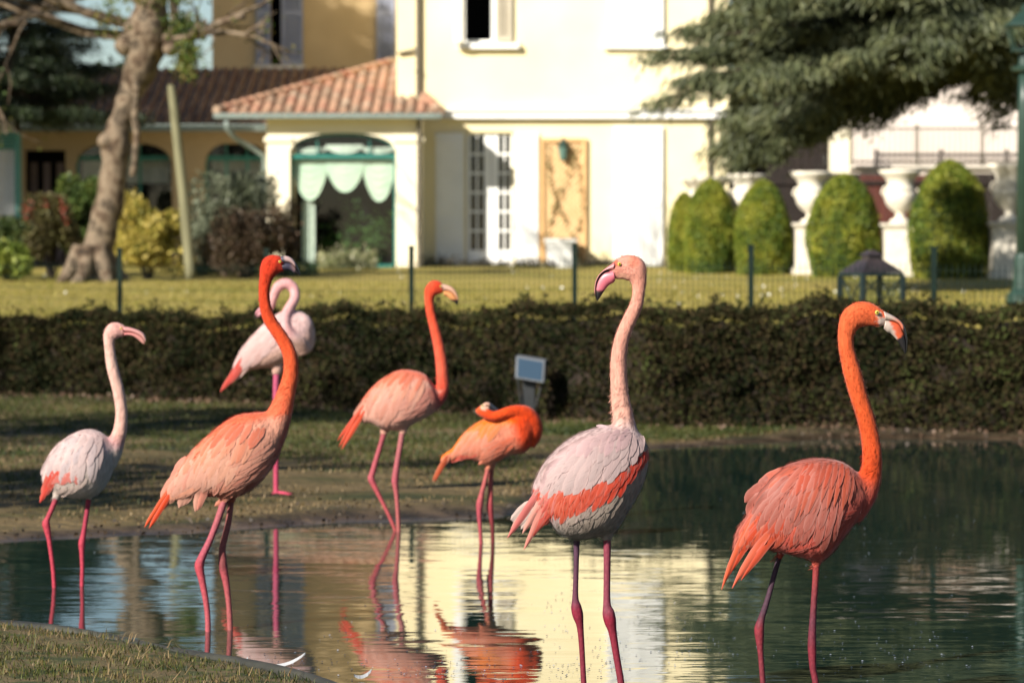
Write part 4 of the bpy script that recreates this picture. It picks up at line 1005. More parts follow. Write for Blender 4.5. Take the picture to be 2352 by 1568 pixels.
# ------------------------------------------------------------------ hedge, fence, lantern, floodlight
M_HEDGE = leaf_mat('hedge_leaf', [(.004,.007,.003), (.012,.017,.006), (.026,.025,.010), (.040,.026,.014), (.048,.062,.018)], trans=.1, rough=.8, pscale=1.3, spec=.05)
M_TWIG = noise_mat('twigs', [(.012,.009,.006), (.03,.02,.014)], scale=9, rough=.95, bump=.3)
hx0, hx1 = P(-200, 900, 30.6).x, P(2620, 900, 24.8).x
hroot = empty('hedge', ((hx0 + hx1) / 2, float(hedge_y((hx0 + hx1) / 2)), .06), 'long clipped dark hedge running across the lawn behind the pond', 'hedge')
def htop(x): return np.interp(x, [-4.6, -.3, 1, 4], [.73, .84, .89, .90]) + .03 * np.sin(x * 3.1) + .025 * np.sin(x * 8.3 + 1) + .015 * np.sin(x * 17.3)
hv = []; n = 80
for i in range(n + 1):
    x = hx0 + (hx1 - hx0) * i / n; y = float(hedge_y(x)); zt = float(htop(x)) - .07
    for (dy, z) in ((.06, 0.0), (-.0, .25), (.0, zt - .08), (.1, zt), (.75, zt), (.85, .1)):
        hv.append((x, y + dy + .03 * math.sin(x * 5 + z * 9), z))
hf = [[i*6+k, (i+1)*6+k, (i+1)*6+k+1, i*6+k+1] for i in range(n) for k in range(5)]
mb = MB(); mb.add(hv, hf); mb.build('stems', M_TWIG, hroot)
N = 90000
x = rng.uniform(hx0, hx1, N); u = rng.uniform(0, 1, N); y0 = hedge_y(x); zt = htop(x)
front = u < .62
clump = .05 * np.sin(x * 9 + rng.normal(size=N) * .3) 
z = np.where(front, gz(x, y0) + .005 + rng.uniform(0, 1, N) ** .85 * (zt - .08), zt + rng.normal(size=N) * .018 + np.abs(rng.normal(size=N)) * .02)
cl = np.sin(x * 11.0 + 2 * np.sin(z * 9)) * np.cos(z * 13 + x * 3) 
y = np.where(front, y0 - .03 - .07 * rng.uniform(0, 1, N) - .06 * cl - .16 * np.clip(1 - z / .35, 0, 1) * (x > .6), y0 + rng.uniform(-.08, .8, N))
C = np.stack([x, y, z], 1)
# sprigs along the top
ns = 520; sx = rng.uniform(hx0, hx1, ns); sh = .02 + .16 * rng.uniform(0, 1, ns) ** 2.2; sy = hedge_y(sx) + rng.uniform(-.05, .7, ns)
k = 14; t_ = rng.uniform(0, 1, (ns, k))
S = np.stack([sx[:, None] + rng.normal(size=(ns, k)) * .022, sy[:, None] + rng.normal(size=(ns, k)) * .02, htop(sx)[:, None] + t_ * sh[:, None]], -1).reshape(-1, 3)
o = link('foliage', leaves('foliage', np.concatenate([C, S]), .038, .6), hroot, M_HEDGE); tag(o, kind='stuff')
# dead leaves at its foot
n = 1500; x = rng.uniform(hx0, hx1, n); y = hedge_y(x) - np.abs(rng.normal(size=n)) * .28 + .05
C = np.stack([x, y, gz(x, y) + .012 + rng.uniform(0, .02, n)], 1)
tag(link('leaf_litter', leaves('leaf_litter', C, .035, .7), mat=leaf_mat('litter', [(.03,.018,.012), (.08,.045,.028), (.14,.085,.055), (.05,.05,.02)], trans=0)), 'brown fallen leaves lying along the foot of the hedge', kind='stuff')

M_GREENM = flat('green_fence_paint', (.007, .016, .012), rough=.75, spec=.15)
M_DARKM = flat('dark_metal', (.02, .022, .024), rough=.45, spec=.5)
fp = [(-120, 33.2), (275, 32.0), (612, 31.0), (945, 30.1), (1320, 29.2), (1725, 28.3), (2145, 27.4), (2560, 26.6)]
pf = [P(a, 640, d) for a, d in fp]
f0 = pf[3]
fr = empty('wire_fence', (f0.x, f0.y, gz1(f0.x, f0.y)), 'low green wire mesh fence on thin metal posts behind the hedge', 'fence')
for q in pf:
    g_ = gz1(q.x, q.y); mb = MB(); mb.box(q.x - .022, q.x + .022, q.y - .022, q.y + .022, g_ - .1, g_ + 1.0)
    mb.box(q.x - .026, q.x + .026, q.y - .026, q.y + .026, g_ + 1.0, g_ + 1.02)
    mb.build('post', M_GREENM, fr)
mb = MB()
for a, b_ in zip(pf[:-1], pf[1:]):
    L_ = (b_ - a).length; m_ = int(L_ / .05)
    za, zb = gz1(a.x, a.y), gz1(b_.x, b_.y)
    for i in range(1, m_):
        t = i / m_; x = a.x + (b_.x - a.x) * t; y = a.y + (b_.y - a.y) * t - .024; z = za + (zb - za) * t
        mb.box(x - .0022, x + .0022, y - .002, y + .002, z + .02, z + .88)
    for h_ in np.arange(.03, .9, .1):
        mb.tube([(a.x, a.y - .027, za + h_), (b_.x, b_.y - .027, zb + h_)], .0022, 4)
tag(mb.build('mesh_wire', M_GREENM, fr), kind='stuff')

# square garden lantern
D = 27.9; c = P(2001, 640, D); zl = gz1(c.x, D); s_ = F / D
lt = empty('garden_lantern', (c.x, D, zl), 'large square metal garden lantern with crossed bars and a hipped roof behind the hedge', 'lantern')
ze = Z(634, D); zr = Z(597, D); za_ = Z(574, D); hw = 59 / s_; rot = Matrix.Rotation(R(24), 4, 'Z')
def rbox(mb, x0, x1, y0, y1, z0, z1):
    k0 = len(mb.v); mb.box(x0, x1, y0, y1, z0, z1)
    for i in range(k0, len(mb.v)): v = rot @ Vector(mb.v[i]); mb.v[i] = (v.x + c.x, v.y + D, v.z)
hb = hw * .89
M_LANT = flat('lantern_paint', (.015, .026, .026), rough=.4, spec=.5); M_COPPER = noise_mat('brown_copper', [(.022,.017,.018), (.045,.034,.034)], scale=5, rough=.4, bump=.1, spec=.5)
mb = MB(); rbox(mb, -hb - .03, hb + .03, -hb - .03, hb + .03, zl, zl + .06); mb.build('base', M_LANT, lt)
for sx in (-1, 1):
    for sy in (-1, 1):
        mb = MB(); rbox(mb, sx*hb - .018, sx*hb + .018, sy*hb - .018, sy*hb + .018, zl + .06, ze); mb.build('corner_post', M_LANT, lt)
mb = MB(); rbox(mb, -hw*.93, hw*.93, -hw*.93, hw*.93, ze, ze + .028)
mb.build('eave_frame', M_LANT, lt)
mb = MB(); 
def ring(hh, z): return [tuple((rot @ Vector((sx*hh, sy*hh, 0)) + Vector((c.x, D, z)))) for sx, sy in ((-1,-1),(1,-1),(1,1),(-1,1))]
mb.hexa(ring(hw*.93, ze + .03), ring(hw*.36, zr)); mb.build('roof', M_COPPER, lt)
mb = MB(); mb.hexa(ring(hw*.28, zr), ring(hw*.28, zr + .04)); mb.hexa(ring(hw*.36, zr + .04), ring(hw*.1, za_)); mb.build('chimney_cap', M_COPPER, lt)
M_GL = glass_mat('clear_glass')
for ang in (0, 90, 180, 270):
    rr = rot @ Matrix.Rotation(R(ang), 4, 'Z')
    def q_(x, y, z): v = rr @ Vector((x, y, 0)); return (v.x + c.x, v.y + D, z)
    zm0, zm1 = zl + .08, ze - .02; w_ = hb - .02
    mb = MB()
    zmid = (zm0 + zm1) / 2
    for z0_, z1_ in ((zmid, zm1), (zm0, zmid)):
        mb.tube([q_(-w_, -hb, z0_), q_(w_, -hb, z1_)], .007, 5); mb.tube([q_(-w_, -hb + .004, z1_), q_(w_, -hb + .004, z0_)], .007, 5)
    mb.tube([q_(-w_, -hb, zmid), q_(w_, -hb, zmid)], .008, 5)
    mb.build('cross_bar', M_LANT, lt)
    mb = MB(); mb.add([q_(-w_, -hb + .014, zm0), q_(w_, -hb + .014, zm0), q_(w_, -hb + .014, zm1), q_(-w_, -hb + .014, zm1)], [[0,1,2,3]]); mb.build('pane', M_GL, lt)
# candle inside
mb = MB(); mb.lathe(c.x, D, [(.05, zl+.06), (.05, zl+.32), (.0, zl+.33)], 12); mb.build('candle', flat('wax', (.5,.45,.3)), lt)

# floodlight
D = 26.1; c = P(1216, 905, D); zg = gz1(c.x, D)
fl = empty('floodlight', (c.x, D, zg), 'grey garden floodlight on a dark bracket standing in front of the hedge', 'floodlight')
def Pq(px, py, d): v = P(px, py, d); return (v.x, v.y, v.z)
mb = MB(); f_ = [Pq(1183, 868, D-.09), Pq(1249, 879, D-.11), Pq(1252, 828, D-.03), Pq(1185, 817, D-.01)]
bk = [(x + .02, y + .07, z + .01) for x, y, z in f_]
mb.hexa([f_[0], f_[1], bk[1], bk[0]], [f_[3], f_[2], bk[2], bk[3]])
mb.build('housing', flat('grey_aluminium', (.09, .10, .115), rough=.6, metal=0, spec=.6), fl, bevel=.004)
def ip(a, b_, t): return tuple(a[i] + (b_[i] - a[i]) * t for i in range(3))
def inset(q, m_, dy):
    cc = [sum(v[i] for v in q) / 4 for i in range(3)]
    return [(cc[0] + (v[0]-cc[0])*m_, cc[1] + (v[1]-cc[1])*m_ + dy, cc[2] + (v[2]-cc[2])*m_) for v in q]
mb = MB(); mb.add(inset(f_, .84, -.004), [[0,1,2,3]])
mt, t__, b__ = mat_new('lamp_glass'); b__.inputs['Base Color'].default_value = (.03,.055,.085,1); b__.inputs['Roughness'].default_value = .2; b__.inputs['Specular IOR Level'].default_value = 1.0
mb.build('lens', mt, fl)
mb = MB(); mb.box(c.x - .055, c.x + .045, D, D + .09, zg + .06, Z(872, D)); mb.build('driver_box', M_DARKM, fl, bevel=.008)
mb = MB(); mb.tube([(c.x - .06, D - .01, zg + .14), (c.x - .09, D - .03, Z(868, D)), (c.x - .1, D - .03, Z(845, D))], .008, 6)
mb.tube([(c.x + .05, D - .01, zg + .14), (c.x + .10, D - .03, Z(872, D)), (c.x + .11, D - .03, Z(850, D))], .008, 6); mb.build('bracket', M_DARKM, fl)
mb = MB(); mb.tube([(c.x, D + .04, zg - .05), (c.x, D + .04, zg + .08)], .02, 8); mb.build('stake', M_DARKM, fl)

# ------------------------------------------------------------------ trees and shrubs
M_BARK = noise_mat('plane_bark', [(.025,.017,.011), (.09,.06,.038), (.19,.145,.10), (.045,.033,.022), (.13,.10,.07)], scale=3.4, rough=.9, bump=.7, bscale=9, dist=.04)
M_BARK2 = noise_mat('dark_bark', [(.02,.015,.01), (.06,.045,.03)], scale=3, rough=.95, bump=.6, bscale=10, dist=.03)
def pr(px, py, D, hw): v = P(px, py, D); return (v, hw * D / F)
def limb(mb, st, seg=12, amp=.0, sub=5):
    """st: list of (Vector, r)"""
    A = catmull([list(v) + [r] for v, r in st], sub)
    k0 = len(mb.v); mb.tube([Vector(a[:3]) for a in A], [max(a[3], .002) for a in A], seg)
    if amp:
        for i in range(k0, len(mb.v)):
            v = Vector(mb.v[i]); j = (i - k0) // seg; j = min(j, len(A) - 1); cc = Vector(A[j][:3]); d_ = v - cc
            nz = math.sin(v.x*7+v.z*3.1) * math.cos(v.z*5.3 + v.y*6) + .6*math.sin(v.z*11+v.x*13)
            mb.v[i] = tuple(cc + d_ * (1 + amp * nz))
# plane tree
D = 57.0; b_ = P(212, 640, D); gz_ = gz1(b_.x, D)
pt = empty('plane_tree', (b_.x, D, gz_), 'knobbly leaning plane tree trunk beside the yellow shrub at the left', 'tree')
mb = MB()
limb(mb, [(Vector((b_.x - .0, D, gz_ - .15)), .46), pr(216,622,D,44), pr(222,585,D,37), pr(230,560,D,35), pr(238,520,D,33), pr(249,476,D,33), pr(257,430,D,31), pr(262,385,D,30), pr(264,345,D,33), pr(270,300,D,29), pr(279,270,D,26), pr(292,235,D,26), pr(304,200,D,29), pr(320,165,D,37), pr(331,125,D,42), pr(336,90,D,50), pr(340,60,D,46), pr(345,20,D,38), pr(350,-40,D,34), pr(345,-120,D,26)], 20, .07)
for a in range(7):
    an = a * .9; d_ = Vector((math.cos(an), math.sin(an), 0))
    v0 = Vector((b_.x, D, gz_ + .55)) + d_ * .18
    limb(mb, [(v0, .16), (Vector((b_.x, D, gz_ + .2)) + d_ * .38, .13), (Vector((b_.x, D, gz_ - .05)) + d_ * (.62 + .1 * math.sin(a * 3)), .07)], 8, .05)
for (x, y, r_) in [(243, 325, 20), (285, 105, 24), (345, 110, 26), (300, 60, 20), (392, 110, 20), (380, 92, 16)]:
    v, r = pr(x, y, D - .12, r_); mb2 = []
    limb(mb, [(v + Vector((0, 0, -r)), r * .3), (v + Vector((0, 0, -r * .5)), r * .85), (v, r), (v + Vector((0, 0, r * .6)), r * .8), (v + Vector((0, 0, r)), r * .3)], 12, .1, 3)
mb.build('trunk', M_BARK, pt, smooth=True)
mb = MB(); limb(mb, [pr(314,190,D-.25,9), pr(312,230,D-.3,8), pr(310,270,D-.3,9), pr(314,310,D-.3,9), pr(311,350,D-.3,8), pr(306,390,D-.3,8), pr(302,405,D-.3,4)], 10, .1); mb.build('hanging_root', M_BARK, pt, smooth=True)
def twigs(mb, base, dirv, L_, r, depth, spread=.5, droop=0):
    p = Vector(base); d_ = Vector(dirv).normalized(); pts = [p.copy()]; n = 4
    for i in range(n):
        d_ = (d_ + Vector((random.gauss(0, .18), random.gauss(0, .18), random.gauss(0, .14) - droop)) ).normalized(); p = p + d_ * L_ / n; pts.append(p.copy())
    mb.tube(pts, [r * (1 - .55 * i / n) for i in range(n + 1)], 5 if depth > 1 else 3, cap=False)
    TW.append((pts[-1], d_))
    if depth > 0:
        for k in range(3 if depth > 1 else 4):
            b0 = pts[random.randint(1, n)]; dd = (d_ + Vector((random.gauss(0, spread), random.gauss(0, spread), random.gauss(0, spread)))).normalized()
            twigs(mb, b0, dd, L_ * random.uniform(.5, .75), r * .5, depth - 1, spread, droop)
TW = []
mbs = MB()
for (x, y, dx, dz, L_, r) in [(385,110,1,.5,1.6,.12),(392,104,.6,1,1.8,.1),(300,85,-1,.25,3.2,.10),(310,60,-1,.6,3.4,.10),(335,20,-.6,1,3,.12),(350,0,.5,1,3,.12),(350,-60,0,1,3.4,.14),(345,-100,-.9,.5,3.6,.12),(348,-80,.9,.6,3,.12),(340,-30,-1,.15,3.6,.10)]:
    v = P(x, y, D); limbs = MB(); twigs(limbs, v, (dx, random.uniform(-.5, .3), dz), L_, r, 3, .45, .02)
    limbs.build('limb', M_BARK, pt)
# sparse remaining leaves (ivy like, green lit)
C = []
for (x, y, sx_, sy_, n) in [(430, 130, 30, 45, 900), (420, 60, 45, 30, 700), (250, 40, 40, 40, 260), (360, -10, 90, 30, 900)]:
    for i in range(n): C.append(P(random.gauss(x, sx_ * .5), random.gauss(y, sy_ * .5), D + random.gauss(0, .35)))
for p_, d_ in TW:
    for i in range(2): C.append(p_ + Vector((random.gauss(0, .12), random.gauss(0, .12), random.gauss(0, .12))))
tag(link('leaves', leaves('leaves', np.array([list(c_) for c_ in C]), .075, .7), pt, leaf_mat('plane_leaf', [(.03,.06,.012), (.07,.12,.02), (.16,.18,.04), (.22,.16,.05)], trans=.35)), kind='stuff')

# leaning prop
D = 56.6; mb = MB(); limb(mb, [pr(438,640,D,12.5), pr(424,480,D,12), pr(408,330,D,11), pr(397,230,D,10), pr(392,196,D,7)], 12, .02)
o = mb.build('prop_pole', noise_mat('weathered_wood', [(.12,.115,.065), (.20,.19,.11)], scale=4, rough=.85, bump=.3, stretch=(4,4,.3)), smooth=True); tag(o, 'leaning pale wooden pole propped against the plane tree', 'pole')

def shrub(name, label, cat, cx, base_py, D, rx_px, h_px, n, mat, size, seed=1, ragged=.25, core=(.02,.02,.01), stems=True, group=None, lumps=14, top=None):
    r_ = np.random.default_rng(seed)
    c = P(cx, base_py, D); g_ = gz1(c.x, D) - .02; rx = rx_px * D / F; hh = h_px * D / F
    o = empty(name, (c.x, D, g_), label, cat, group)
    L = []
    for i in range(lumps):
        a = r_.uniform(0, 2*math.pi); rr = r_.uniform(.15, .72) * rx; zz = r_.uniform(.22, .82) * hh; k_ = math.sqrt(max(0, 1 - (abs(zz / hh - .45) / .6) ** 2))
        L.append((math.cos(a) * rr * k_, math.sin(a) * rr * k_ * .8, zz, r_.uniform(.28, .5) * min(rx, hh * .6)))
    C = []
    for i in range(n):
        l = L[r_.integers(0, lumps)]; d_ = r_.normal(size=3); d_ /= np.linalg.norm(d_); q = l[3] * (1 + ragged * r_.normal() * .5) * r_.uniform(.75, 1) ** .5
        p_ = np.array([c.x + l[0], D + l[1], g_ + l[2]]) + d_ * q
        if p_[2] < g_ + .02: p_[2] = g_ + r_.uniform(0, .1)
        C.append(p_)
    tag(link('foliage', leaves('foliage', np.array(C), size, .55), o, mat), kind='stuff')
    mb = MB()
    for i in range(7):
        l = L[i % lumps]; limb(mb, [(Vector((c.x + l[0]*.1, D + l[1]*.1, g_)), .03), (Vector((c.x + l[0]*.6, D + l[1]*.6, g_ + l[2]*.6)), .02), (Vector((c.x + l[0], D + l[1], g_ + l[2])), .008)], 6)
    mb.build('stems', M_TWIG, o)
    return o
G = lambda *c: [tuple(x) for x in c]
M_SH1 = leaf_mat('shrub_green', G((.02,.035,.01),(.05,.08,.02),(.09,.10,.03)), pscale=2)
M_LIME = leaf_mat('shrub_lime', G((.08,.13,.02),(.20,.25,.04),(.32,.34,.06)), pscale=2)
M_YEL = leaf_mat('shrub_yellow', G((.10,.12,.02),(.30,.26,.05),(.48,.38,.08),(.58,.48,.16)), pscale=2)
M_GREY = leaf_mat('shrub_grey', G((.07,.085,.045),(.15,.17,.11),(.24,.26,.18)), pscale=2)
M_BRN = leaf_mat('shrub_brown', G((.018,.014,.008),(.05,.035,.02),(.11,.07,.045),(.06,.06,.025)), pscale=2)
M_RED = flat('red_berries', (.26, .035, .025))
shrub('shrub', 'dark green leafy shrub at the left edge below the teal shutter', 'shrub', 25, 640, 60, 62, 165, 5000, M_SH1, .10, 1)
shrub('shrub', 'low lime green shrub in the bottom left of the flower bed', 'shrub', 22, 640, 57.5, 60, 95, 3000, M_LIME, .10, 2)
o = shrub('shrub', 'tall thin stemmed shrub with red berries left of the plane tree', 'shrub', 115, 640, 59.5, 70, 230, 5500, leaf_mat('shrub_olive', G((.035,.04,.014),(.09,.07,.028),(.12,.12,.035)), pscale=2), .09, 3, ragged=.5)
C = []
for (x, y) in [(64, 478), (142, 470), (150, 490), (60, 495), (100, 470)]:
    for i in range(22): C.append(P(random.gauss(x, 5), random.gauss(y, 10), 58.8))
tag(link('berries', leaves('berries', np.array([list(c_) for c_ in C]), .04, .9), o, M_RED), kind='stuff')
shrub('shrub', 'rounded mid green shrub just behind the plane tree trunk', 'shrub', 190, 640, 61.5, 75, 255, 5500, leaf_mat('shrub_mid', G((.025,.045,.01),(.06,.10,.02),(.13,.15,.03)), pscale=2), .10, 4)
shrub('shrub', 'yellow variegated shrub right of the plane tree trunk', 'shrub', 338, 640, 59, 88, 215, 7000, M_YEL, .10, 5)
shrub('shrub', 'silvery grey green shrub behind the leaning pole', 'shrub', 520, 640, 60.5, 112, 262, 10000, M_GREY, .09, 6, lumps=20)
shrub('shrub', 'dusky brown shrub beside the left porch pillar', 'shrub', 565, 640, 58.5, 95, 190, 7500, M_BRN, .08, 7, ragged=.5)
shrub('shrub', 'thin reddish brown bush in front of the porch window', 'shrub', 655, 640, 60, 50, 200, 2600, leaf_mat('shrub_rust', G((.06,.035,.02),(.14,.085,.05),(.10,.09,.04)), pscale=2), .07, 8, ragged=.8)
# topiary
M_TOP = leaf_mat('topiary_leaf', G((.04,.085,.012),(.11,.16,.018),(.21,.23,.025),(.33,.31,.04)), trans=.2, pscale=2.0)
def topiary(cx, base, D, rx_px, h_px, label, seed):
    r_ = np.random.default_rng(seed); c = P(cx, base, D); g_ = gz1(c.x, D) - .03; rx = rx_px * D / F; hh = Z(base - h_px, D) - g_
    o = empty('topiary_bush', (c.x, D, g_), label, 'topiary', 'egg shaped clipped bushes beside the house')
    prof = [(.0, .86), (.15, .96), (.35, 1.0), (.55, .96), (.75, .78), (.88, .55), (.96, .3), (1.0, .04)]
    zs = [p_[0] for p_ in prof]; rs = [p_[1] for p_ in prof]
    mb = MB(); mb.lathe(c.x, D, [(np.interp(z, zs, rs) * rx * .93, g_ + z * hh * .97) for z in np.linspace(0, 1, 16)], 24)
    tag(mb.build('core', noise_mat('topiary_core', [(.01,.02,.004),(.03,.045,.008)], scale=6, bump=.5), o, smooth=True))
    n = 15000; z = r_.uniform(0, 1, n) ** .85; a = r_.uniform(0, 2*math.pi, n)
    lump = 1 + .035 * np.sin(a * 3 + z * 7 + seed) + .03 * np.sin(a * 7 - z * 11 + seed * 2)
    rr = np.interp(z, zs, rs) * rx * lump * (1 + r_.normal(size=n) * .018 + (r_.uniform(0, 1, n) > .985) * r_.uniform(.02, .09, n))
    C = np.stack([c.x + np.cos(a) * rr, D + np.sin(a) * rr, g_ + z * hh], 1)
    tag(link('foliage', leaves('foliage', C, .055, .6), o, M_TOP), kind='stuff')
topiary(1572, 615, 63.5, 38, 172, 'smallest clipped bush, leftmost of the row beside the white shutters', 11)
topiary(1632, 615, 62.2, 60, 205, 'second clipped bush from the left, overlapping the smallest one', 12)
topiary(1752, 615, 61, 64, 202, 'third clipped bush from the left, between two stone urns', 13)
topiary(1938, 616, 59.5, 83, 216, 'fourth clipped bush from the left, behind the garden lantern roof', 14)
topiary(2181, 614, 58, 90, 246, 'tallest golden green clipped bush, rightmost of the row', 15)
# urns on pedestals
M_STONE = noise_mat('pale_stone', [(.52,.48,.40), (.70,.65,.55), (.60,.55,.45)], scale=4, rough=.8, bump=.15)
def urn(cx, rim, base, D, k, label):
    c = P(cx, base, D); g_ = gz1(c.x, D) - .02; zt = Z(rim, D); Hh = zt - g_; m_ = Hh / 2.28 * 1.0
    zp = g_ + Hh * .50; hw = .29 * k * D / 60 
    o = empty('stone_urn', (c.x, D, zp), label, 'urn', 'stone urns on pedestals')
    p = empty('pedestal', (c.x, D, g_), label.replace('stone urn', 'pedestal under the stone urn'), 'pedestal', 'pedestals under the stone urns')
    def bx(mb, r, z0, z1): mb.box(c.x - r, c.x + r, D - r, D + r, z0, z1)
    mb = MB(); bx(mb, hw * 1.18, g_, g_ + .10); bx(mb, hw * 1.08, g_ + .10, g_ + .15); mb.build('plinth', M_STONE, p, bevel=.01)
    mb = MB(); bx(mb, hw, g_ + .15, zp - .09); bx(mb, hw * .8, g_ + .22, zp - .16); mb.build('shaft', M_STONE, p, bevel=.008)
    mb = MB(); bx(mb, hw * 1.1, zp - .09, zp - .05); bx(mb, hw * 1.22, zp - .05, zp); mb.build('cap', M_STONE, p, bevel=.01)
    h = zt - zp; r = hw
    prof = [(.62, 0), (.62, .05), (.30, .10), (.24, .17), (.34, .21), (.62, .27), (.86, .38), (.95, .50), (.93, .60), (.80, .66), (.74, .72), (.80, .80), (.98, .88), (1.22, .94), (1.26, 1.0), (1.1, 1.0)]
    mb = MB(); mb.lathe(c.x, D, [(a * r, zp + .002 + b_ * h) for a, b_ in prof[:9]], 28)
    # fluted belly
    k0 = 5 * 28
    for i in range(28 * 5, 28 * 9):
        a = i % 28; 
        if a % 2: v = Vector(mb.v[i]); cc = Vector((c.x, D, v.z)); mb.v[i] = tuple(cc + (v - cc) * .95)
    mb.build('bowl', M_STONE, o, smooth=True)
    mb = MB(); mb.lathe(c.x, D, [(a * r * (1.0), zp + .002 + b_ * h) for a, b_ in prof[8:]], 28); mb.build('rim', M_STONE, o, smooth=True)
    for sx in (-1, 1):
        mb = MB(); mb.tube([(c.x + sx*r*.9, D, zp + h*.5), (c.x + sx*r*1.08, D, zp + h*.58), (c.x + sx*r*.95, D, zp + h*.67), (c.x + sx*r*.78, D, zp+h*.68)], .022, 6); mb.build('handle', M_STONE, o, smooth=True)
for a in [(1608, 412, 616, 66, .95, 'stone urn half hidden behind the two leftmost clipped bushes'),
          (1636, 407, 616, 64.3, .95, 'stone urn showing its rim above the second clipped bush'),
          (1714, 401, 624, 62.5, .95, 'stone urn between the second and third clipped bushes'),
          (1862, 395, 624, 61.0, 1.0, 'stone urn between the third and fourth clipped bushes'),
          (2067, 391, 616, 59.3, 1.03, 'stone urn between the fourth clipped bush and the tallest one'),
          (2318, 377, 614, 57.5, 1.08, 'stone urn at the right edge beside the street lamp')]:
    urn(*a)

# street lamp
D = 44.0; c = P(2351, 600, D); g_ = gz1(c.x, D); s_ = F / D
sl_ = empty('street_lamp', (c.x, D, g_), 'tall green cast iron street lamp at the right edge of the picture', 'street lamp')
M_LP = flat('lamp_green', (.018, .042, .032), rough=.4, spec=.5)
mb = MB(); mb.lathe(c.x, D, [(.22, g_), (.22, g_+.12), (.14, g_+.2), (.12, g_+.6), (.10, g_+.65)], 16); mb.build('base', M_LP, sl_, smooth=False)
mb = MB(); mb.lathe(c.x, D, [(.10, g_+.65), (.082, Z(240, D)), (.07, Z(165, D))], 16); mb.build('pole', M_LP, sl_, smooth=True)
mb = MB(); mb.lathe(c.x, D, [(.07, Z(168, D)), (.16, Z(163, D)), (.17, Z(156, D)), (.08, Z(150, D)), (.06, Z(120, D)), (.1, Z(116, D))], 16); mb.build('collar', M_LP, sl_)
zb, zt_ = Z(114, D), Z(62, D)
mb = MB()
def sq(h, z): return [(c.x - h, D - h, z), (c.x + h, D - h, z), (c.x + h, D + h, z), (c.x - h, D + h, z)]
lo_, hi_ = sq(.13, zb), sq(.195, zt_)
for a in range(4): mb.tube([lo_[a], hi_[a]], .012, 5)
mb.hexa(sq(.15, zb - .03), sq(.15, zb)); mb.build('lantern_frame', M_LP, sl_)
for a in range(4):
    mb = MB(); mb.add([lo_[a], lo_[(a+1) % 4], hi_[(a+1) % 4], hi_[a]], [[0,1,2,3]]); mb.build('pane', M_GL, sl_)
mb = MB(); mb.hexa(sq(.23, zt_), sq(.22, zt_ + .05)); mb.hexa(sq(.20, zt_ + .05), sq(.06, Z(28, D))); mb.lathe(c.x, D, [(.04, Z(28, D)), (.05, Z(20, D)), (.01, Z(10, D))], 10); mb.build('roof', M_LP, sl_)

# conifer (cedar) at the right
M_CED = leaf_mat('cedar_needles', G((.024,.032,.016),(.058,.070,.032),(.10,.115,.052),(.15,.155,.07)), trans=.12, pscale=1.6)
D = 51.0
def conifer(name, label, px, D, trunk_r, boughs, mat, size, seed, trunk_top=None, group=None, dens=1.0, droop=.5, cat='tree'):
    r_ = np.random.default_rng(seed); rs = random.Random(seed)
    c = P(px, 600, D); g_ = gz1(c.x, D) - .05
    o = empty(name, (c.x, D, g_), label, cat, group)
    mb = MB(); mb.tube([(c.x, D, g_), (c.x, D, g_ + 1), (c.x + .05, D, g_ + 5), (c.x, D, trunk_top or g_ + 12)], [trunk_r * 1.25, trunk_r, trunk_r * .75, .05], 14); mb.build('trunk', M_BARK2, o, smooth=True)
    C = []; DR = []; bm = MB()
    for (x0, z0, ang, L_, w_, *fl_) in boughs:
        a = R(ang); dv = Vector((math.cos(a), math.sin(a), 0)); side = Vector((-dv.y, dv.x, 0))
        base = Vector((c.x + x0, D, z0)); pts = [base + dv * L_ * t + Vector((0, 0, (-fl_[0] * t ** 1.7 if fl_ else L_ * (.10 * t - droop * .42 * t * t)))) for t in np.linspace(0, 1, 7)]
        bm.tube(pts, [.09 * (1 - .85 * t) * max(L_ / 5, .4) for t in np.linspace(0, 1, 7)], 6)
        ntw = int(L_ * 7 * dens)
        for k in range(ntw):
            t = rs.uniform(.08, 1) ** .8; i = min(int(t * 6), 5); p0 = pts[i].lerp(pts[i+1], t * 6 - i)
            sd = rs.choice((-1, 1)); ln = w_ * (1.1 - t * .7) * rs.uniform(.5, 1.1)
            dd = (side * sd * rs.uniform(.3, 1) + dv * rs.uniform(.3, .9)).normalized()
            m_ = int(80 * ln * dens) + 8
            u = r_.uniform(0, 1, m_)
            wd = .10 + .05 * r_.normal(size=m_)
            q = np.array([list(p0)]) + np.array([list(dd)]) * (ln * u)[:, None]
            q[:, 2] -= droop * .55 * ln * u ** 1.8 + np.abs(r_.normal(size=m_)) * .10
            q[:, :2] += r_.normal(size=(m_, 2)) * .09
            q[:, 2] += r_.normal(size=m_) * .035
            C.append(q); DR.append(np.repeat(np.array([[dd.x, dd.y, -.25]]), m_, 0) + np.array([[0, 0, -1.3]]) * (u ** 1.2)[:, None])
    bm.build('boughs', M_BARK2, o)
    C = np.concatenate(C)
    tag(link('crown', leaves('crown', C, size, .17, up=np.concatenate(DR) * 1.2, jit=.42), o, mat), kind='stuff')
    return o, C
bo = []
rs = random.Random(5)
tx = P(2450, 300, 51).x
def toward(px, z_px, D0=51, dyoff=0):
    v = P(px, z_px, D0); return v
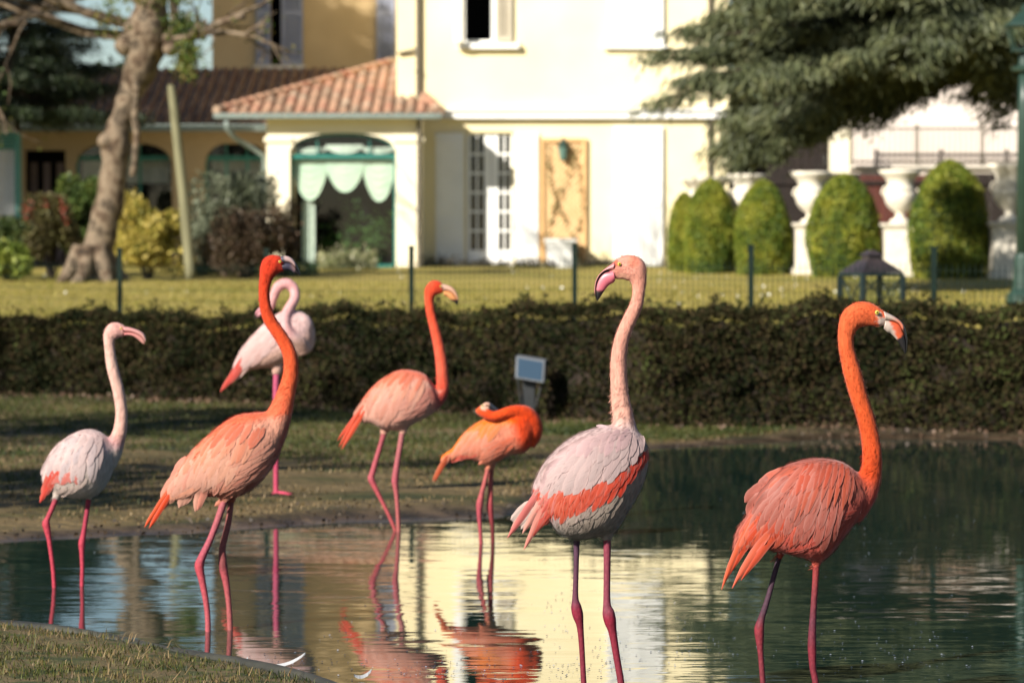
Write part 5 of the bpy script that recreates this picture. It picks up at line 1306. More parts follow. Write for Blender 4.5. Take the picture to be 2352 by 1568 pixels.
# boughs reaching left over the topiary, several tiers
for (tipx, tipy, dy, w_) in [(1515,118,0,1.3),(1508,232,-1,1.2),(1600,60,1.5,1.6),(1590,180,-2,1.6),(1650,300,-.5,1.3),(1705,372,-1,1.1),(1770,350,-2.5,1.0),(1850,325,.5,.9),(1740,320,-1,1.0),(1800,300,-2,1.0),(1690,330,.5,1.0),(1700,30,-2,1.8),(1760,240,2,1.5),(1850,180,-3,1.8),(1880,270,-1.5,1.0),(1950,200,1,1.0),(1960,60,-3,1.8),(2040,150,-4,1.5),(2080,130,0,.9),(2180,110,-3,1.1),(2230,150,-1,.8),(2140,40,-4,1.8),(1800,60,2.5,1.8),(1720,-60,0,2),(1900,-80,-2,2),(2100,-100,-3,2),(1600,-160,1,2),(1780,-240,-1,2),(2290,190,-2.2,.7),(2320,150,-3,1.0),(2250,60,-4.2,1.4),(1640,110,0,1.5),(1810,290,-1,1.2),(1740,140,-1.5,1.6)]:
    tip = P(tipx, tipy, 51 + dy); d_ = tip - Vector((tx, 51, 0)); L_ = math.hypot(d_.x, d_.y); ang = math.degrees(math.atan2(d_.y, d_.x))
    z0 = Z(min(tipy, 120) - 30, 51); bo.append((0, z0, ang, L_, w_, z0 - tip.z))
for (tpx, tpy) in [(2010,300),(2040,250),(2080,225),(2120,235),(2170,205),(2210,262),(2255,290),(2290,300),(2320,270),(1960,310)]:
    tip = P(tpx, tpy - 25, 49.5); d_ = tip - Vector((tx, 51, 0)); z0 = Z(80, 51); bo.append((0, z0, math.degrees(math.atan2(d_.y, d_.x)), math.hypot(d_.x, d_.y), .55, z0 - tip.z))
for k in range(70):   # fill the mass of foliage
    tx_ = rs.uniform(1640, 2300); lo_ = np.interp(tx_, [1600, 1700, 1880, 1930, 1990, 2150, 2300], [290, 350, 325, 250, 165, 120, 170]); lo_ += rs.uniform(-30, 55) if rs.random() < .6 else 0; ty_ = rs.uniform(-60, lo_)
    tip = P(tx_, ty_, 51 + (rs.uniform(-4.5, 2) if tx_ < 1900 else rs.uniform(-4.5, -1.5))); d_ = tip - Vector((tx, 51, 0)); L_ = math.hypot(d_.x, d_.y); ang = math.degrees(math.atan2(d_.y, d_.x))
    z0 = Z(min(ty_, 110) - 30, 51); bo.append((0, z0, ang, L_, rs.uniform(.9, 1.5), z0 - tip.z))
for k in range(26):   # the rest of the crown, out of the picture above and to the right
    z0 = rs.uniform(6.5, 13); L_ = (15 - z0) * .38 + .6; bo.append((0, z0, rs.uniform(0, 360), L_, 1.5))
conifer('cedar_tree', 'large dark cedar with drooping boughs spreading in from the right edge', 2450, 51, .36, bo, M_CED, .17, 3, trunk_top=15, dens=1.5, droop=.32)

# evergreen at the left
M_EVG = leaf_mat('evergreen', G((.008,.015,.008),(.018,.03,.012),(.04,.06,.02)), trans=.1, pscale=1.2)
bo = []
for (tpx, tpy) in [(2010,300),(2040,250),(2080,225),(2120,235),(2170,205),(2210,262),(2255,290),(2290,300),(2320,270),(1960,310)]:
    tip = P(tpx, tpy - 25, 49.5); d_ = tip - Vector((tx, 51, 0)); z0 = Z(80, 51); bo.append((0, z0, math.degrees(math.atan2(d_.y, d_.x)), math.hypot(d_.x, d_.y), .55, z0 - tip.z))
for k in range(70):
    z0 = 3.9 + 2.6 * rs.random() ** 1.0; bo.append((0, z0, rs.uniform(0, 360), rs.uniform(1.2, 2.3) * (1.25 - (z0 - 3.6) / 4), 1.0))
conifer('evergreen_tree', 'dark evergreen tree at the left edge behind the plane tree', 30, 66.5, .16, bo, M_EVG, .13, 9, trunk_top=6.0, dens=1.2, droop=.2)

# broadleaf trees outside the picture on the left: they shade the left wing, as in the photograph
def broad(name, label, x, y, h, r, n, mat, seed, base=.3, size=.22, group=None):
    r_ = np.random.default_rng(seed); g_ = gz1(x, y)
    o = empty(name, (x, y, g_), label, 'tree', group)
    mb = MB(); mb.tube([(x, y, g_ - .1), (x + .1, y, g_ + h * .35), (x, y + .1, g_ + h * .8)], [.32, .24, .06], 12)
    L = []
    for i in range(26):
        a = r_.uniform(0, 2*math.pi); zz = g_ + h * (base + (1 - base) * r_.uniform(.08, .92)); k_ = math.sqrt(max(.05, 1 - ((zz - g_) / h - (1 + base) / 2) ** 2 / ((1 - base) / 2) ** 2))
        rr = r * k_ * r_.uniform(.3, .8); L.append((x + math.cos(a) * rr, y + math.sin(a) * rr, zz, r * r_.uniform(.22, .36)))
        mb.tube([(x, y, zz - r * .5), ((x + L[-1][0]) / 2, (y + L[-1][1]) / 2, zz - r * .15), L[-1][:3]], [.09, .05, .02], 5)
    mb.build('trunk', M_BARK2, o, smooth=True)
    li = r_.integers(0, len(L), n); Lr = np.array(L)[li]; d_ = r_.normal(size=(n, 3)); d_ /= np.linalg.norm(d_, axis=1)[:, None]
    C = Lr[:, :3] + d_ * (Lr[:, 3] * r_.uniform(.4, 1.05, n))[:, None]
    tag(link('crown', leaves('crown', C, size, .7), o, mat), kind='stuff')
SHADE = [(-14.4, 65.8, 16, 3.2, 12000, 'nearest the wing'), (-17.8, 59.2, 20, 3.3, 8000, 'second from the wing'), (-21.5, 57.5, 19.5, 4.5, 17000, 'standing in the middle'), (-25.0, 52.0, 23, 4.4, 17000, 'tallest and nearest the pond')]
for i, (x, y, h, r, n, wh) in enumerate(SHADE):
    broad('broadleaf_tree', 'tall leafy garden tree left of the frame, ' + wh, x, y, h, r, n, M_EVG, 40 + i, size=.27, group='garden trees left of the frame')
NEAR = [(-8.6, 12.5, 7.5, 1.7, 2600, 'nearest the camera'), (-10.2, 16.6, 8, 2.0, 3200, 'in the middle of three'), (-13, 21, 9, 2.2, 3200, 'furthest from the camera')]
for i, (x, y, h, r, n, wh) in enumerate(NEAR):
    broad('pondside_tree', 'leafy tree left of the frame beside the pond, ' + wh, x, y, h, r, n, M_EVG, 60 + i, base=.35, size=.16, group='pondside trees left of the frame')
# ------------------------------------------------------------------ the house
M_WALL = noise_mat('cream_render', [(.80,.69,.42), (.85,.75,.50)], scale=.8, rough=.9, bump=.1, bscale=12, spec=.1)
M_WALLP = noise_mat('cream_render_pale', [(.80,.72,.52), (.85,.78,.60)], scale=.8, rough=.9, bump=.1, bscale=12, spec=.1)
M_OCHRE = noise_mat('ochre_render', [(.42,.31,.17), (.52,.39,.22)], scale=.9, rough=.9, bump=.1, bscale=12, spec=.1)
M_WHITE = noise_mat('white_paint', [(.74,.74,.72), (.82,.82,.80)], scale=2, rough=.6, bump=.03, spec=.2)
M_BLUEG = noise_mat('bluegrey_paint', [(.20,.22,.30), (.28,.30,.38)], scale=2, rough=.6, bump=.03, spec=.2)
M_TEAL = flat('teal_paint', (.02, .15, .125), rough=.45)
M_GUT = flat('gutter_greygreen', (.17, .21, .19), rough=.5)
M_PIPE = flat('brown_pipe', (.10, .085, .06), rough=.5)
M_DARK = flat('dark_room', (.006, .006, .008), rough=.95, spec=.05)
M_CURT = noise_mat('curtain', [(.50,.63,.50), (.62,.70,.56)], scale=5, rough=.9, bump=.2)
M_LACE = noise_mat('lace', [(.50,.56,.50), (.72,.75,.68)], scale=14, rough=.9, bump=.2)
M_TERR = noise_mat('terracotta', [(.16,.09,.06), (.34,.19,.12), (.42,.29,.20), (.24,.15,.10)], scale=2.2, detail=3, rough=.9, bump=.3, bscale=25, lo=.3, hi=.7)
M_STRIP = noise_mat('bed_soil', [(.03,.02,.013), (.07,.045,.03)], scale=6, rough=.95, bump=.8, bscale=20, dist=.05)
DF = 68.0
HG = gz1(0, DF)
villa = empty('villa', (P(1290, 610, DF).x, DF, HG), 'cream villa with white shutters, a belt course and a tiled porch', 'house')
def hx(px, D=DF): return P(px, 300, D).x
def hz(py, D=DF): return Z(py, D)
def wall_cells(mb, x0, x1, z0, z1, y0, y1, holes):
    xs_ = sorted({x0, x1, *[h[0] for h in holes], *[h[1] for h in holes]}); zs_ = sorted({z0, z1, *[h[2] for h in holes], *[h[3] for h in holes]})
    xs_ = [x for x in xs_ if x0 <= x <= x1]; zs_ = [z for z in zs_ if z0 <= z <= z1]
    for a, b_ in zip(xs_[:-1], xs_[1:]):
        for c_, d_ in zip(zs_[:-1], zs_[1:]):
            cx, cz = (a + b_) / 2, (c_ + d_) / 2
            if any(h[0] < cx < h[1] and h[2] < cz < h[3] for h in holes): continue
            mb.box(a, b_, y0, y1, c_, d_)
XL, XR = hx(911), hx(1673); ZT = 10.5
holes = [(hx(1070), hx(1178), hz(604), hz(304)), (hx(1062), hx(1140), hz(99), hz(-150))]
mb = MB(); wall_cells(mb, XL, XR, HG - .3, ZT, DF, DF + .35, holes); mb.build('wall', M_WALL, villa)
mb = MB(); mb.box(XL, XL + .35, DF + .352, DF + 9, HG - .3, ZT); mb.box(XR - .35, XR, DF + .352, DF + 9, HG - .3, ZT); mb.build('wall', M_WALL, villa)
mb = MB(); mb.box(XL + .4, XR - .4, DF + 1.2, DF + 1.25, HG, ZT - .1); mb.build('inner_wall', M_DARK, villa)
# main roof far above the frame
mb = MB(); xm = (XL + XR) / 2
mb.hexa([(XL-.6, DF-.6, ZT), (XR+.6, DF-.6, ZT), (XR+.6, DF+9.6, ZT), (XL-.6, DF+9.6, ZT)], [(XL+2.5, DF+3, ZT+1.8), (XR-2.5, DF+3, ZT+1.8), (XR-2.5, DF+6, ZT+1.8), (XL+2.5, DF+6, ZT+1.8)])
mb.build('roof', M_TERR, villa)
# belt course
mb = MB(); mb.box(hx(1018), XR + .04, DF - .16, DF - .002, hz(273), hz(256)); mb.box(hx(1018), XR + .06, DF - .22, DF - .002, hz(256) , hz(251)); mb.build('belt_course', M_WHITE, villa)
# down pipes
def pipe(px, D, top, bot, r=.045, mat=M_PIPE, par=villa):
    mb = MB(); mb.tube([(hx(px, D), D - .08, bot), (hx(px, D), D - .08, top)], r, 8); 
    for z in np.arange(bot + .5, top, 1.6): mb.tube([(hx(px, D), D - .08, z), (hx(px, D), D - .08, z + .05)], r * 1.4, 8)
    return mb.build('down_pipe', mat, par)
pipe(961, DF, ZT, Z(226, DF)); pipe(1629, DF, ZT, HG, .035)
mb = MB(); mb.tube([(hx(960), DF-.08, hz(112)), (hx(945), DF-.08, hz(118)), (hx(915), DF-.06, hz(124))], .03, 6); mb.build('pipe_branch', M_PIPE, villa)
# louvred shutter
def shutter(px0, px1, py0, py1, D, n, mat, par, dy=.05, t=.04, mid=True):
    x0, x1, z0, z1 = hx(px0, D), hx(px1, D), hz(py1, D), hz(py0, D); y0, y1 = D - dy - t, D - dy
    mb = MB(); st = .07
    mb.box(x0, x0 + st, y0, y1, z0, z1); mb.box(x1 - st, x1, y0, y1, z0, z1); mb.box(x0 + st, x1 - st, y0, y1, z0, z0 + .1); mb.box(x0 + st, x1 - st, y0, y1, z1 - .1, z1)
    zs_ = [z0 + .1, z1 - .1]
    if mid: zm = z0 + (z1 - z0) * .42; mb.box(x0 + st, x1 - st, y0, y1, zm, zm + .1); zs_ = [z0 + .1, zm, zm + .1, z1 - .1]
    sh = mb.build('shutter', mat, par)
    mb = MB()
    for a, b_ in zip(zs_[::2], zs_[1::2]):
        m_ = max(int((b_ - a) / .055), 1)
        for i in range(m_):
            z = a + (b_ - a) * (i + .5) / m_; mb.hexa([(x0+st, y0+.004, z-.026), (x1-st, y0+.004, z-.026), (x1-st, y1-.004, z+.006), (x0+st, y1-.004, z+.006)], [(x0+st, y0+.004, z-.018), (x1-st, y0+.004, z-.018), (x1-st, y1-.004, z+.014), (x0+st, y1-.004, z+.014)])
    sl2 = mb.build('slats', mat, sh); tag(sl2, kind='stuff')
    mb = MB(); mb.box(x0 + st, x1 - st, y1 + .002, y1 + .006, z0 + .1, z1 - .1); mb.build('backing', mat, sh)
    return sh
# upstairs window (dark, open) with one folded shutter each side
wroot = bpy.data.objects.new('window', None); scene.collection.objects.link(wroot); wroot.parent = villa
def sub(name, mb, mat, smooth=False): return mb.build(name, mat, wroot, smooth)
wroot.location = (0, 0, 0)
def empt_child(name, parent):
    o = bpy.data.objects.new(name, None); scene.collection.objects.link(o); o.parent = parent; o.empty_display_size = .1; return o
w1 = wroot
x0, x1, z0, z1 = hx(1062), hx(1140), hz(99), hz(-150)
mb = MB(); mb.box(x0, x0+.06, DF+.05, DF+.12, z0, z1); mb.box(x1-.06, x1, DF+.05, DF+.12, z0, z1); mb.box(x0+.06, x1-.06, DF+.05, DF+.12, z0, z0+.06); mb.build('frame', M_WHITE, w1)
mb = MB(); mb.box(hx(1052), hx(1192), DF-.16, DF+.05, hz(113), hz(100)); mb.build('sill', M_WHITE, w1)
mb = MB(); mb.box(hx(1043), hx(1062)-.004, DF-.35, DF-.30+.05, hz(99), hz(-150)); mb.build('casement', M_WHITE, w1)
shutter(1141, 1176, -150, 97, DF, 0, noise_mat('shutter_beige', [(.42,.37,.28), (.5,.45,.35)], scale=2, rough=.6, bump=.03), villa, dy=.04)
mb = MB(); mb.box(hx(1128), hx(1140), DF-.02, DF+.03, hz(98), hz(-150)); mb.build('casement', M_WHITE, w1)
# closed shutters up and down
w2 = empt_child('window', villa)
shutter(1395, 1458, -150, 104, DF, 0, M_WHITE, w2); shutter(1460, 1523, -150, 104, DF, 0, M_WHITE, w2)
mb = MB(); mb.box(hx(1385), hx(1533), DF-.13, DF-.002, hz(113), hz(105)); mb.build('sill', M_WHITE, w2)
w3 = empt_child('window', villa)
shutter(1409, 1464, 290, 610, DF, 0, M_WHITE, w3); shutter(1466, 1522, 290, 610, DF, 0, M_WHITE, w3)
# the french door
fd = empt_child('french_door', villa); yd = DF + .08
def leaf(px0, px1, cols):
    x0, x1, zb, zt = hx(px0), hx(px1), hz(604), hz(304); mb = MB()
    zi0, zi1 = hz(574), hz(310)
    mb.box(x0, x1, yd, yd+.05, zb, zi0); mb.box(x0, x1, yd, yd+.05, zi1, zt)
    xs_ = [x0, hx(cols[0]), hx(cols[1]), x1]
    mb.box(xs_[0], xs_[1], yd, yd+.05, zi0, zi1); mb.box(xs_[2], xs_[3], yd, yd+.05, zi0, zi1)
    xm = (xs_[1] + xs_[2]) / 2; mb.box(xm-.018, xm+.018, yd+.005, yd+.045, zi0, zi1)
    for i in range(1, 6):
        z = zi0 + (zi1 - zi0) * i / 6; mb.box(xs_[1], xm-.018, yd+.005, yd+.045, z-.022, z+.022); mb.box(xm+.018, xs_[2], yd+.005, yd+.045, z-.022, z+.022)
    o = mb.build('door_leaf', M_WHITE, fd)
    for cx0, cx1 in ((xs_[1], xm-.018), (xm+.018, xs_[2])):
        for i in range(6):
            a, b_ = zi0 + (zi1-zi0)*i/6 + .02, zi0 + (zi1-zi0)*(i+1)/6 - .02
            mb = MB(); mb.add([(cx0, yd+.03, a), (cx1, yd+.03, a), (cx1, yd+.03, b_), (cx0, yd+.03, b_)], [[0,1,2,3]]); mb.build('pane', M_GL, fd)
leaf(1072, 1128, (1080, 1112)); leaf(1129, 1177, (1145, 1172))
mb = MB(); mb.box(hx(1066), hx(1183), DF-.25, DF+.1, HG-.1, hz(604)); mb.build('threshold', M_STONE, fd)
# flung-open solid shutters
def panel_shutter(px0, px1, py0, py1):
    x0, x1, z0, z1 = hx(px0), hx(px1), hz(py1), hz(py0); mb = MB(); y = DF
    mb.box(x0, x1, y-.07, y-.03, z0, z1)
    for a, b_ in ((.04, .34), (.40, .95)):
        mb.box(x0+.08, x1-.08, y-.085, y-.07, z0+(z1-z0)*a, z0+(z1-z0)*b_)
    mb.build('door_shutter', M_WHITE, villa, bevel=.006)
panel_shutter(1000, 1066, 306, 611); panel_shutter(1184, 1236, 306, 606)
# trellis with wall lamp and climber
tr_ = empt_child('trellis', villa)
x0, x1, z0, z1 = hx(1241), hx(1347), hz(600), hz(318)
M_TREL = flat('trellis_wood', (.62, .38, .17), rough=.8)
mb = MB(); mb.box(x0, x0+.07, DF-.09, DF-.03, z0, z1); mb.box(x1-.07, x1, DF-.09, DF-.03, z0, z1); mb.box(x0+.07, x1-.07, DF-.09, DF-.03, z1-.07, z1); mb.build('frame', M_TREL, tr_)
mb = MB(); mb.box(x0+.07, x1-.07, DF-.03, DF-.004, z0, z1-.07); mb.build('board', noise_mat('trellis_back', [(.66,.48,.26), (.75,.58,.34)], scale=4, rough=.9, bump=.2), tr_)
mb = MB(); w_ = x1 - x0 - .14
for i in range(-22, 8):
    for sgn, dy in ((1, .0), (-1, .012)):
        xa = x0 + .07 + i * .11; pts_ = []
        # diagonal lath clipped to the frame
        za_, zb_ = z0, z1 - .07; 
        lo, hi = max(0, -i*.11), min(zb_-za_, w_ - i*.11)
        if hi - lo < .05: continue
        p0x, p1x = i*.11 + lo, i*.11 + hi
        if sgn < 0: p0x, p1x = w_ - p0x, w_ - p1x
        mb.tube([(x0+.07+p0x, DF-.05-dy, za_+lo), (x0+.07+p1x, DF-.05-dy, za_+hi)], .007, 4)
tag(mb.build('laths', M_TREL, tr_), kind='stuff')
C = []
for i in range(420):
    t = random.random(); k7 = random.randint(0, 8); C.append((x0 + .1 + w_ * min(.98, max(.02, (.5 + .45 * math.sin(k7 * 2.1 + t * 3)) + random.gauss(0, .03))), DF - .1 + random.gauss(0, .02), z0 + (z1 - z0) * t * .95))
cv = tag(link('climber', leaves('climber', np.array(C), .07, .7), None, leaf_mat('climber_leaf', G((.22,.20,.08),(.36,.29,.13),(.48,.36,.18)))), 'sparse climbing plant on the trellis panel beside the white door', 'climber', kind='stuff')
ml = empty('wall_lamp', (hx(1293), DF - .12, hz(350)), 'small green glass wall lamp on the trellis panel', 'lamp')
zz0, zz1 = hz(370), hz(338); cx_ = hx(1293); cy_ = DF - .16
mb = MB(); mb.lathe(cx_, cy_, [(.03, zz0), (.07, zz0 + .03), (.10, zz1), (.10, zz1 + .01)], 8); mb.build('glass', flat('lamp_green_glass', (.10, .18, .15), rough=.15, spec=.8), ml)
mb = MB(); mb.lathe(cx_, cy_, [(.13, zz1 + .01), (.04, zz1 + .12), (.01, zz1 + .17)], 8); mb.tube([(cx_, cy_, zz1 + .15), (cx_, cy_ + .07, zz1 + .2), (cx_, DF - .05, zz1 + .15)], .012, 5); mb.build('hood', M_LP, ml)
# planter
pl_ = empty('planter', (hx(1288), DF - .5, HG), 'white square planter standing below the trellis', 'planter')
mb = MB(); zt2 = hz(549, DF-.5); x0, x1 = hx(1254, DF-.5), hx(1321, DF-.5); mb.hexa([(x0+.04, DF-.75, HG-.02), (x1-.04, DF-.75, HG-.02), (x1-.04, DF-.25, HG-.02), (x0+.04, DF-.25, HG-.02)], [(x0, DF-.78, zt2-.06), (x1, DF-.78, zt2-.06), (x1, DF-.22, zt2-.06), (x0, DF-.22, zt2-.06)])
mb.build('box', M_WHITE, pl_, bevel=.01)
mb = MB(); mb.box(x0-.03, x1+.03, DF-.81, DF-.19, zt2-.06, zt2); mb.build('rim', M_WHITE, pl_, bevel=.008)
mb = MB(); mb.box(x0+.03, x1-.03, DF-.75, DF-.25, zt2 , zt2+.012); mb.build('soil', M_STRIP, pl_)
# little border plants at the foot of the wall
bp_ = [(985, .20), (1008, .14), (1030, .18), (1062, .15), (1098, .12), (1120, .14), (1155, .12), (1200, .15), (1232, .2), (1262, .13), (1345, .22), (1370, .2), (1395, .16), (1430, .1)]
M_BP = leaf_mat('border_plant', G((.04,.03,.02),(.09,.07,.045),(.12,.10,.07),(.06,.08,.03)), pscale=4)
side = ['below the left open shutter', 'beside the porch pillar', 'below the french door', 'below the trellis', 'right of the planter', 'below the closed white shutters']
for i, (px, h) in enumerate(bp_):
    c = P(px, 612, DF - .8); g_ = gz1(c.x, DF - .8); C = np.stack([c.x + rng.normal(size=130) * .10, DF - .8 + rng.normal(size=130) * .08, g_ + np.abs(rng.normal(size=130)) * h * .55], 1)
    where = ['just right of the porch pillar', 'under the left edge of the open left shutter', 'under the middle of the open left shutter', 'left of the french door step', 'in front of the left door leaf', 'in front of the middle of the french door', 'in front of the right door leaf', 'under the open right shutter', 'left of the white planter, nearly touching the shutter', 'against the left side of the white planter', 'right of the white planter', 'halfway between the planter and the closed white shutters', 'left of the closed white shutters', 'under the closed white shutters'][i]
    bo_ = empty('border_plant', (c.x, DF - .8, g_), 'small dusky border plant ' + where, 'plant', 'small plants along the foot of the house wall')
    tag(link('foliage', leaves('foliage', C, .07, .5), bo_, M_BP), kind='stuff')
n = 2600; x = rng.uniform(hx(725, 63), hx(860, 63), n); C = np.stack([x, 64 + rng.normal(size=n) * .25, gz(x, x * 0 + 64) + .05 + np.abs(rng.normal(size=n)) * .13], 1)
tag(link('flower_border', leaves('flower_border', C, .06, .8), None, leaf_mat('primrose', G((.08,.12,.03),(.2,.22,.08),(.5,.48,.28),(.6,.58,.42)), pscale=6)), 'low border of pale yellow flowers below the porch window', kind='stuff')
n = 3000; x = rng.uniform(hx(430, 61), hx(730, 61), n); C = np.stack([x, 60.5 + rng.normal(size=n) * .4, gz(x, x * 0 + 60.5) + .03 + np.abs(rng.normal(size=n)) * .1], 1)
tag(link('ground_cover', leaves('ground_cover', C, .07, .8), None, leaf_mat('gcover', G((.03,.05,.015),(.08,.12,.03),(.2,.22,.1)), pscale=3)), 'low green ground cover along the edge of the shrub bed', kind='stuff')

# ---------------- the porch
DP = 66.7
porch = empty('porch', (hx(790, DP), DP, HG), 'cream arched porch with red clay tiled lean-to roof and scalloped curtains', 'porch')
gp_ = gz1(hx(790, DP), DP)
zeav = hz(268, DP)
xa, xb, xc, xd = hx(612, DP), hx(666, DP), hx(909, DP), hx(968, DP)
for (p0, p1) in ((xa, xb), (xc, xd)):
    mb = MB(); mb.box(p0, p1, DP, DP + .4, gp_ - .2, hz(326, DP)); mb.build('pillar', M_WALLP, porch)
    mb = MB(); mb.box(p0 - .05, p1 + .05, DP - .05, DP + .45, hz(326, DP), hz(316, DP)); mb.build('capital', M_WALLP, porch)
# arch header
zs = hz(346, DP); zc = hz(306, DP); n = 20
mb = MB(); arc = []
for i in range(n + 1):
    u = -1 + 2 * i / n; arc.append((xb + (xc - xb) * (u + 1) / 2, zs + (zc - zs) * math.sqrt(max(0, 1 - abs(u) ** 2.4))))
zcap = hz(316, DP)
for a, b_ in zip(arc[:-1], arc[1:]):
    mb.hexa([(a[0], DP+.002, a[1]), (b_[0], DP+.002, b_[1]), (b_[0], DP+.398, b_[1]), (a[0], DP+.398, a[1])], [(a[0], DP+.002, zeav), (b_[0], DP+.002, zeav), (b_[0], DP+.398, zeav), (a[0], DP+.398, zeav)])
mb.box(xa, xb, DP+.002, DP+.398, zcap, zeav); mb.box(xc, xd, DP+.002, DP+.398, zcap, zeav)
mb.build('arch_wall', M_WALLP, porch)
mb = MB(); mb.box(xd - .3, xd, DP + .402, DF - .005, gp_ - .2, zeav); mb.box(xa, xa + .3, DP + .402, DF + 3, gp_ - .2, zeav); mb.build('side_wall', M_WALLP, porch)
# window set in the arch
yw = DP + .08; win = empt_child('window', porch); zl0, zl1 = hz(364, DP), hz(354, DP)
mb = MB(); f_ = .045
mb.box(xb, xb + f_, yw, yw + .06, gp_, zl0); mb.box(xc - f_, xc, yw, yw + .06, gp_, zl0); mb.box(xb, xc, yw - .01, yw + .07, zl0, zl1)
for a, b_ in zip(arc[:-1], arc[1:]):
    mb.hexa([(a[0], yw, max(a[1] - f_, zl1)), (b_[0], yw, max(b_[1] - f_, zl1)), (b_[0], yw+.06, max(b_[1] - f_, zl1)), (a[0], yw+.06, max(a[1] - f_, zl1))], [(a[0], yw, a[1] - .002), (b_[0], yw, b_[1] - .002), (b_[0], yw+.06, b_[1] - .002), (a[0], yw+.06, a[1] - .002)])
for px in (728, 848): 
    x = hx(px, DP); mb.box(x - .012, x + .012, yw + .01, yw + .05, zl1, zl1 + .26)
mb.box(xb, xc, yw, yw + .06, gp_, gp_ + .08)
mb.build('frame', M_TEAL, win)
nseg = 6
mb = MB(); mb.add([(xb + f_, yw+.03, gp_ + .08), (xc - f_, yw+.03, gp_ + .08), (xc - f_, yw+.03, zl0), (xb + f_, yw+.03, zl0)], [[0,1,2,3]]); mb.build('pane', M_GL, win)
mb = MB(); poly = [(a[0], yw + .03, a[1] - .02) for a in arc[1:-1]]; base_ = [(arc[-2][0], yw + .03, zl1), (arc[1][0], yw + .03, zl1)]; mb.add(poly + base_, [list(range(len(poly) + 2))]); mb.build('pane', M_GL, win)
# swag curtains behind the glass
def swag(name, px0, px1, ytop, yside, ymid, mat, yoff):
    x0, x1 = hx(px0, DP), hx(px1, DP); V = []; Fc = []; nx2, nz2 = 22, 18
    for i in range(nx2 + 1):
        u = i / nx2; low = ymid + (yside - ymid) * abs(2*u - 1) ** 2.2
        for j in range(nz2 + 1):
            v = j / nz2; py = ytop + (low - ytop) * v
            sagf = math.cos((v * 5.5) * 2 * math.pi) * .018 * math.sin(math.pi * u) ** .5
            V.append((x0 + (x1 - x0) * u, yoff + sagf - .05 * math.sin(math.pi * u) * v, hz(py, DP)))
    for i in range(nx2):
        for j in range(nz2): a = i * (nz2 + 1) + j; Fc.append([a, a + 1, a + nz2 + 2, a + nz2 + 1])
    mb = MB(); mb.add(V, Fc); return mb.build(name, mat, win, smooth=True)
swag('curtain', 669, 751, 364, 392, 460, M_CURT, yw + .14); swag('curtain', 747, 835, 364, 388, 441, M_CURT, yw + .12); swag('curtain', 831, 908, 364, 392, 463, M_CURT, yw + .14)
swag('curtain', 672, 750, 338, 344, 353, M_LACE, yw + .12); swag('curtain', 748, 832, 332, 340, 353, M_LACE, yw + .1); swag('curtain', 830, 906, 338, 344, 353, M_LACE, yw + .12)
def drape(px0, px1, py0, py1, yoff, mat):
    V = []; Fc = []; m_ = 24; x0, x1 = hx(px0, DP), hx(px1, DP)
    for i in range(m_ + 1):
        u = i / m_; y = yoff + .03 * math.sin(u * 19)
        V += [(x0 + (x1 - x0) * u, y, hz(py1, DP)), (x0 + (x1 - x0) * u, y, hz(py0, DP))]
    for i in range(m_): Fc.append([2*i, 2*i+2, 2*i+3, 2*i+1])
    mb = MB(); mb.add(V, Fc); mb.build('drape', mat, win, smooth=True)
drape(690, 722, 462, 606, yw + .3, M_LACE)
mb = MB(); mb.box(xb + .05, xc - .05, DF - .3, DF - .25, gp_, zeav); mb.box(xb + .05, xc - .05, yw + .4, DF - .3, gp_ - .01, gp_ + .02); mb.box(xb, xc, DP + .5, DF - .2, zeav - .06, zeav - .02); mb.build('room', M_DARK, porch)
# pot plants inside
C = []
for (cx, cy, r_, n) in [(760, 560, 26, 500), (810, 520, 30, 600), (855, 555, 28, 500), (880, 520, 20, 350), (790, 590, 30, 350)]:
    for i in range(n): v = P(random.gauss(cx, r_ * .6), random.gauss(cy, r_), DP + 1.1 + random.gauss(0, .15)); C.append(list(v))
tag(link('house_plants', leaves('house_plants', np.array(C), .11, .5), None, leaf_mat('indoor_leaf', G((.02,.06,.015),(.05,.12,.03),(.12,.24,.06)), trans=.2)), 'green leafy pot plants behind the porch window', 'plants', kind='stuff')
# roof: one plane rising away from the eave
YE = DP - .30; zE = hz(258, YE); SL = (Z(143, 71.6) - zE) / (71.6 - YE)
def rz(y): return zE + SL * (y - YE)
xA, xB = hx(497, YE), hx(1012, YE)
yT = 71.6; xT = hx(906, yT)
def left_x(y): return xA + (xT - xA) * (y - YE) / (yT - YE)
def right_x(y): return np.interp(y, [YE, DF], [xB, hx(972, DF)]) if y < DF else XL - .01
mb = MB(); ys_ = list(np.linspace(YE, DF, 8)) + [DF + .001] + list(np.linspace(DF + .3, yT, 8)); V = []
for y in ys_: V += [(left_x(y), y, rz(y) - .06), (right_x(y), y, rz(y) - .06)]
mb.add(V, [[2*i, 2*i+1, 2*i+3, 2*i+2] for i in range(len(ys_) - 1)])
roof = mb.build('roof', M_TERR, porch)
mb = MB(); mb.box(xA - .05, xB + .03, YE - .1, YE + .03, zE - .13, zE - .02); mb.build('gutter', M_GUT, porch, bevel=.02)
mb = MB(); mb.box(xA + .05, xB - .05, YE + .04, DP + .1, zeav - .01, zeav + .02)
mb.build('soffit', M_WALLP, porch)
